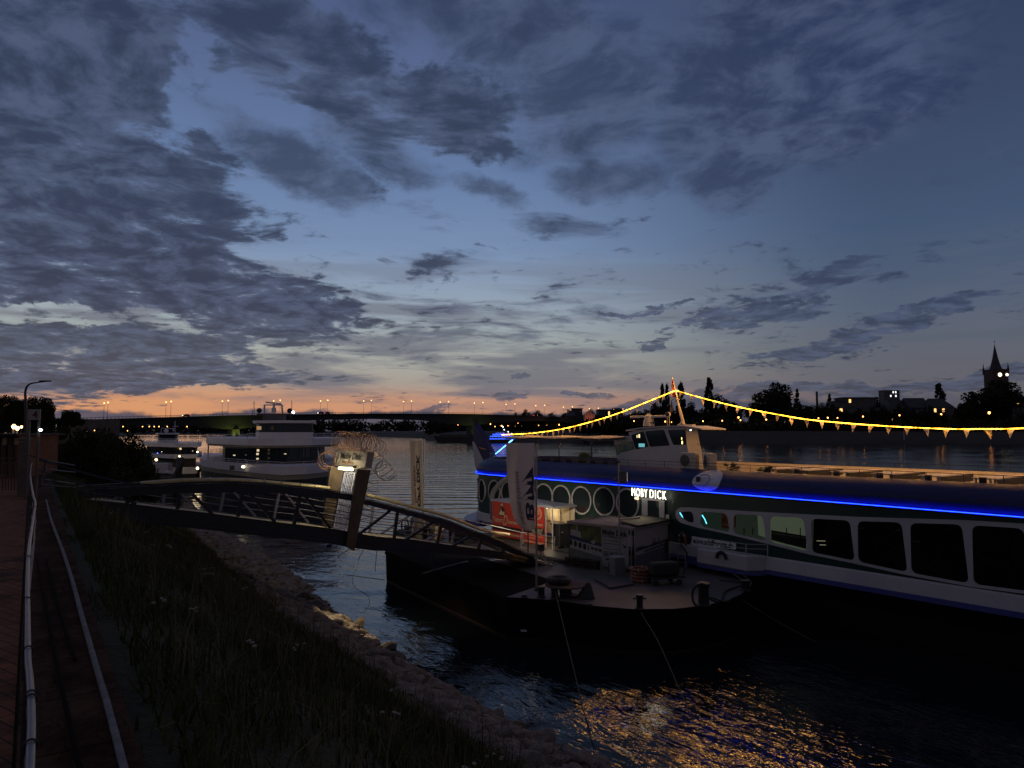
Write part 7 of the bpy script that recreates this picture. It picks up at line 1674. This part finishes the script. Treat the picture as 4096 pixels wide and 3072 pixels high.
MB().tube([Vector((aty(1283,1727,80.8).x, 80.8, 4.5)), Vector((aty(1270,1727,80.8).x, 80.8, 6.2))], .10, 6).build('raked_post', bwhite, A)
for px, Y in ((835,93),(1370,86)): x = aty(px,1727,Y).x; MB().tube([(x,Y,4.4),(x,Y,6.5)], .09, 6).build('deck_post', bwhite, A)
upd = fpt([(826,95),(832,90),(905,83.5),(990,78),(1100,77.2),(1250,79.5),(1358,84.7),(1362,100),(835,108)])
prismpx(upd, 6.26, 6.5, 'deck_soffit', bbeige, A, .25); prismpx(upd, 6.503, 7.25, 'upper_bulwark', bwhite, A)
def rail2(P2, idx, z0, h, parent, n_post=5, r=.03):
    pts = [P2[i] + UP*z0 for i in idx]; railing(parent, pts, h, n_post, r, 'deck_railing', bwhite, (.5,))
rail2([Vector((x, y, 0)) for x, y in upd], (0,1,2,3), 7.25, .42, A, 9); rail2([Vector((x, y, 0)) for x, y in upd], (3,4,5,6), 7.25, .55, A, 9); rail2([Vector((x, y, 0)) for x, y in hull], (1,2,3,4,5,6,7,8), 4.5, .42, A, 15, .025)
whp = fpt([(1018,82),(1030,80.5),(1130,79.5),(1255,81),(1258,88),(1020,88)])
prismpx(whp, 7.25, zz(1729,80), 'wheelhouse_base', bwhite, A, .2); prismpx(whp, zz(1729,80)+.003, zz(1695,80), 'wheelhouse', mat('saloon_dark', (1,1,1)), A, .3)
panes([Vector((x,y,0)) for x,y in whp], ((0,1),(1,3),(2,3)), zz(1727,80), zz(1697,80), -.25, A, gap=.25)
prismpx(whp, zz(1693,80), zz(1682,80), 'wheelhouse_roof', bwhite, A, -.25, .05)
MB().box(aty(1036,1712,79.3), (.5,.05,.4)).build('cabin_light', emit('cabin_warm_glow', (1,.6,.25), .35, False), A)
YR = 82; mb = MB(); ap = lambda x, y: aty(x, y, YR); mb.tube([ap(1058,1684), ap(1058,1620)], .11, 7).tube([ap(1132,1684), ap(1128,1620)], .11, 7).tube([ap(1056,1620), ap(1130,1620)], .07, 7).build('radar_arch', bwhite, A)
MB().box(aty(1110,1657,YR), (4.7,.4,.12)).build('arch_platform', darkst, A); MB().box(aty(1098,1672,YR), (2.4,.9,.85)).build('funnel_box', mat('boat_grey', (.10,.10,.10), .6), A)
MB().bar(ap(1063,1609), ap(1125,1616), .22, .18).build('radar_scanner', bwhite, A); MB().lathe(ap(1095,1650), [(.28,0),(.26,.5),(.14,.6),(.12,1.0)], 12).build('radar_drum', bwhite, A)
for x, y in ((1037,1642),(1159,1643)): MB().ico(aty(x, y, 81), (.32,.22,.30), 2).tube([aty(x, y+8, 81), aty(x, 1668, 81)], .05, 6).build('searchlight', darkst, A)
MB().ico(aty(1173,1649,81), (.16,.12,.16), 2).build('deck_spotlight', emit('white_spot_glow', (1,1,1), 1, False), A)
for x, y0, Y in ((1016,1604,82),(1167,1602,82),(1010,1642,81),(968,1676,84)): MB().tube([aty(x, 1700, Y), aty(x, y0, Y)], .035, 5).build('antenna', darkst, A)
MB().ico(aty(973,1867,77.6), (.22,.12,.16), 2).build('bow_lamp', emit('bow_lamp_glow', (1,.86,.55), 3, False), A)
MB().slab([aty(x, y, 77.6) for x, y in ((918,1862),(938,1862),(938,1880),(918,1880))], Vector((0,.02,0))).build('anchor_recess', mat('boat_grey', (1,1,1)), A)
# smaller boat further left
B = thing('passenger_boat', (aty(690,1727,112).x, 112, 0), 'smaller white boat with a small wheelhouse, furthest left on the water', 'boat')
hl = fpt([(556,122),(600,112),(700,106),(794,108),(812,114),(812,126),(560,134)])
prismpx(hl, -.4, 1.7, 'hull', bdark, B, .5); prismpx(hl, 1.703, 2.65, 'bulwark', bwhite, B)
c2_ = fpt([(590,118),(625,112),(700,108.5),(786,110),(792,120),(600,126)])
prismpx(c2_, 2.653, 4.0, 'lower_saloon', mat('saloon_dark', (1,1,1)), B, .2); prismpx(hl, 4.003, zz(1817,108), 'middle_deck', bwhite, B, .1); prismpx(c2_, zz(1817,108)+.003, zz(1788,108), 'saloon', mat('saloon_dark', (1,1,1)), B)
panes([Vector((x,y,0)) for x,y in c2_], ((0,2),(1,3),(2,4)), zz(1815,108), zz(1790,108), .02, B, gap=.2)
prismpx(hl, zz(1788,108)+.003, zz(1772,108), 'upper_deck', bwhite, B, .3); w3 = fpt([(634,113),(640,111.5),(702,110.5),(712,113),(712,118),(636,118)])
prismpx(w3, zz(1772,108)+.003, zz(1758,111), 'wheelhouse_base', bwhite, B, -.1); prismpx(w3, zz(1758,111)+.003, zz(1738,111), 'wheelhouse', dglass, B); prismpx(w3, zz(1738,111)+.003, zz(1732,111), 'wheelhouse_roof', bwhite, B, -.45)
MB().ico(aty(665,1724,113), (.35,.3,.35), 2).build('radar_dome', bwhite, B); MB().tube([aty(645,1732,113), aty(645,1713,113), aty(700,1715,113)], .05, 5).tube([aty(700,1732,113), aty(700,1684,113)], .05, 5).tube([aty(690,1706,113), aty(714,1706,113)], .04, 5).build('mast', bwhite, B)
rail2([Vector((x, y, 0)) for x, y in hl], (0,1,2,3,4), zz(1772,108), .7, B, 11, .03)
for x, y, w_, c_, s_ in ((718,1825,.20,(1,.75,.4),4),(625,1839,.26,(1,.62,.25),7),(790,1873,.26,(1,.80,.5),7),(722,1795,.22,(1,.7,.35),1.0),(630,1813,.12,(.1,.2,1),3),(790,1808,.16,(.3,1,.2),2.5),(647,1807,.07,(1,1,1),2)):
    MB().ico(aty(x, y, 104.5 if y > 1822 else 107), w_*.8, 1).build('deck_lamp', emit('boat_lamp_%d' % x, c_, s_, False), B)
lamp(aty(790,1873,104), 30, (1,.75,.45), .6, 'deck_lamp_light', B)
# mooring dolphin and jetty in front of it
p = aty(712,1913,96); o = MB().tube([Vector((p.x-.3,96,-.3)), aty(722,1832,96)], .45, 10).tube([aty(690,1913,95), aty(735,1832,96)], .22, 8).build('mooring_dolphin', mat('dolphin_steel', (.09,.085,.085), .7), loc=(p.x,96,0)); tag(o, 'grey steel mooring post standing in the water before the smaller boat', 'mooring post')
j = thing('boat_jetty', (aty(620,1727,92).x, 92, 0), 'low dark jetty with thin railings left of the mooring post', 'jetty'); p0 = aty(560,1905,92); p1 = aty(700,1912,92)
MB().box(((p0.x+p1.x)/2, 93, 1.0), (p1.x-p0.x, 2.4, 1.3)).build('float', bdark, j)
railing(j, [Vector((p0.x, 92, 1.65)), Vector((p1.x, 92, 1.65))], 1.0, 7, .03, 'railing', greym); MB().box(aty(640,1866,93), (2.6,1.2,.9)).build('cover', mat('boat_white', (1,1,1)), j)
# ------------------------------------------------------------------ distant vessels by the far bank
Yb = 555; bq = thing('cargo_barge', (aty(1850,1727,Yb).x, Yb, 0), 'long dark cargo barge lying low by the far bank', 'barge'); bx = lambda px: aty(px,1727,Yb).x
MB().add([(bx(1733),Yb,5.2),(bx(1760),Yb-3,4.2),(bx(1900),Yb-5,3.6),(bx(2010),Yb-5,3.6),(bx(2010),Yb+7,3.6),(bx(1740),Yb+4,5.0),(bx(1748),Yb,-.3),(bx(1765),Yb-3,-.3),(bx(1900),Yb-5,-.3),(bx(2010),Yb-5,-.3),(bx(2010),Yb+7,-.3),(bx(1750),Yb+4,-.3)],
    [(0,1,2,3,4,5),(0,6,7,1),(1,7,8,2),(2,8,9,3),(3,9,10,4),(4,10,11,5),(5,11,6,0)]).build('hull', mat('barge_hull', (.05,.042,.036), .8, var=.3, scale=.2), bq)
MB().box((bx(1820), Yb, 4.8), (24,7,2.2)).build('hatch_covers', mat('barge_cover', (.085,.075,.065), .8), bq); MB().box((bx(1915), Yb, 5.2), (12,6,1.6)).build('deck_house', mat('barge_cover', (1,1,1)), bq)
MB().tube([(bx(1738),Yb,5),(bx(1738),Yb,8.0)], .12, 5).build('bow_post', bwhite, bq)
Ye = 520; ex = lambda px: aty(px,1727,Ye).x; eb = thing('blue_lit_boat', (ex(2000), Ye, 0), 'white excursion boat glowing with blue lights near the far bank', 'boat')
MB().add([(ex(1918),Ye,4.0),(ex(1960),Ye-3,2.6),(ex(2062),Ye-3,2.6),(ex(2062),Ye+4,2.6),(ex(1930),Ye+3,3.8),(ex(1930),Ye,-.3),(ex(1965),Ye-3,-.3),(ex(2058),Ye-3,-.3),(ex(2058),Ye+4,-.3),(ex(1940),Ye+3,-.3)], [(0,1,2,3,4),(0,5,6,1),(1,6,7,2),(2,7,8,3),(3,8,9,4),(4,9,5,0)]).build('hull', bdark, eb)
MB().box((ex(2005), Ye, 3.6), (ex(2050)-ex(1960), 5, 2.0)).build('lower_cabin', bwhite, eb); MB().box((ex(2005), Ye, 5.4), (ex(2040)-ex(1970), 4.5, 1.4)).build('upper_cabin', bwhite, eb); MB().box((ex(2000), Ye, 6.9), (ex(2020)-ex(1985), 3.5, 1.2)).build('wheelhouse', bwhite, eb)
bl = emit('blue_boat_glow', (.03,.10,1.0), 3.0, False)
for z, x0, x1 in ((4.75,1960,2048),(6.2,1970,2040),(2.75,1958,2060)): MB().bar((ex(x0),Ye-2.8,z), (ex(x1),Ye-2.8,z), .35).build('blue_light_strip', bl, eb)
for k in range(7): MB().box((ex(1966+12*k), Ye-2.6, 3.7), (1.2,.1,1.0)).build('window', dglass, eb)
for x, z in ((2017,9.5),(2033,8.0),(2046,6.5),(2012,11.5)): MB().ico((ex(x),Ye-2,z), .42, 1).build('deck_light', emit('boat_white_glow', (.8,.9,1), 5, False), eb)
MB().tube([(ex(2012),Ye,7.5),(ex(2012),Ye,12.5)], .12, 5).build('mast', bwhite, eb)
Yy = 500; yx = lambda px: aty(px,1727,Yy).x; yb = thing('moored_motorboat', (yx(2420), Yy, 0), 'dark low motorboat moored by the far bank left of the wheelhouse', 'boat')
MB().add([(yx(2325),Yy,2.4),(yx(2350),Yy-2,1.6),(yx(2490),Yy-2,1.6),(yx(2490),Yy+2,1.6),(yx(2335),Yy+1,2.2),(yx(2338),Yy,-.2),(yx(2355),Yy-2,-.2),(yx(2488),Yy-2,-.2),(yx(2488),Yy+2,-.2),(yx(2345),Yy+1,-.2)], [(0,1,2,3,4),(0,5,6,1),(1,6,7,2),(2,7,8,3),(3,8,9,4),(4,9,5,0)]).build('hull', bdark, yb)
MB().box((yx(2410), Yy, 2.5), (12,3,1.6)).build('cabin', mat('boat_grey', (1,1,1)), yb); MB().box((yx(2405), Yy-1.55, 2.7), (9,.1,.7)).build('window', dglass, yb); MB().ico((yx(2397),Yy-1.6,2.4), .3, 1).build('cabin_light', emit('cabin_warm_glow', (1,1,1), 1, False), yb)
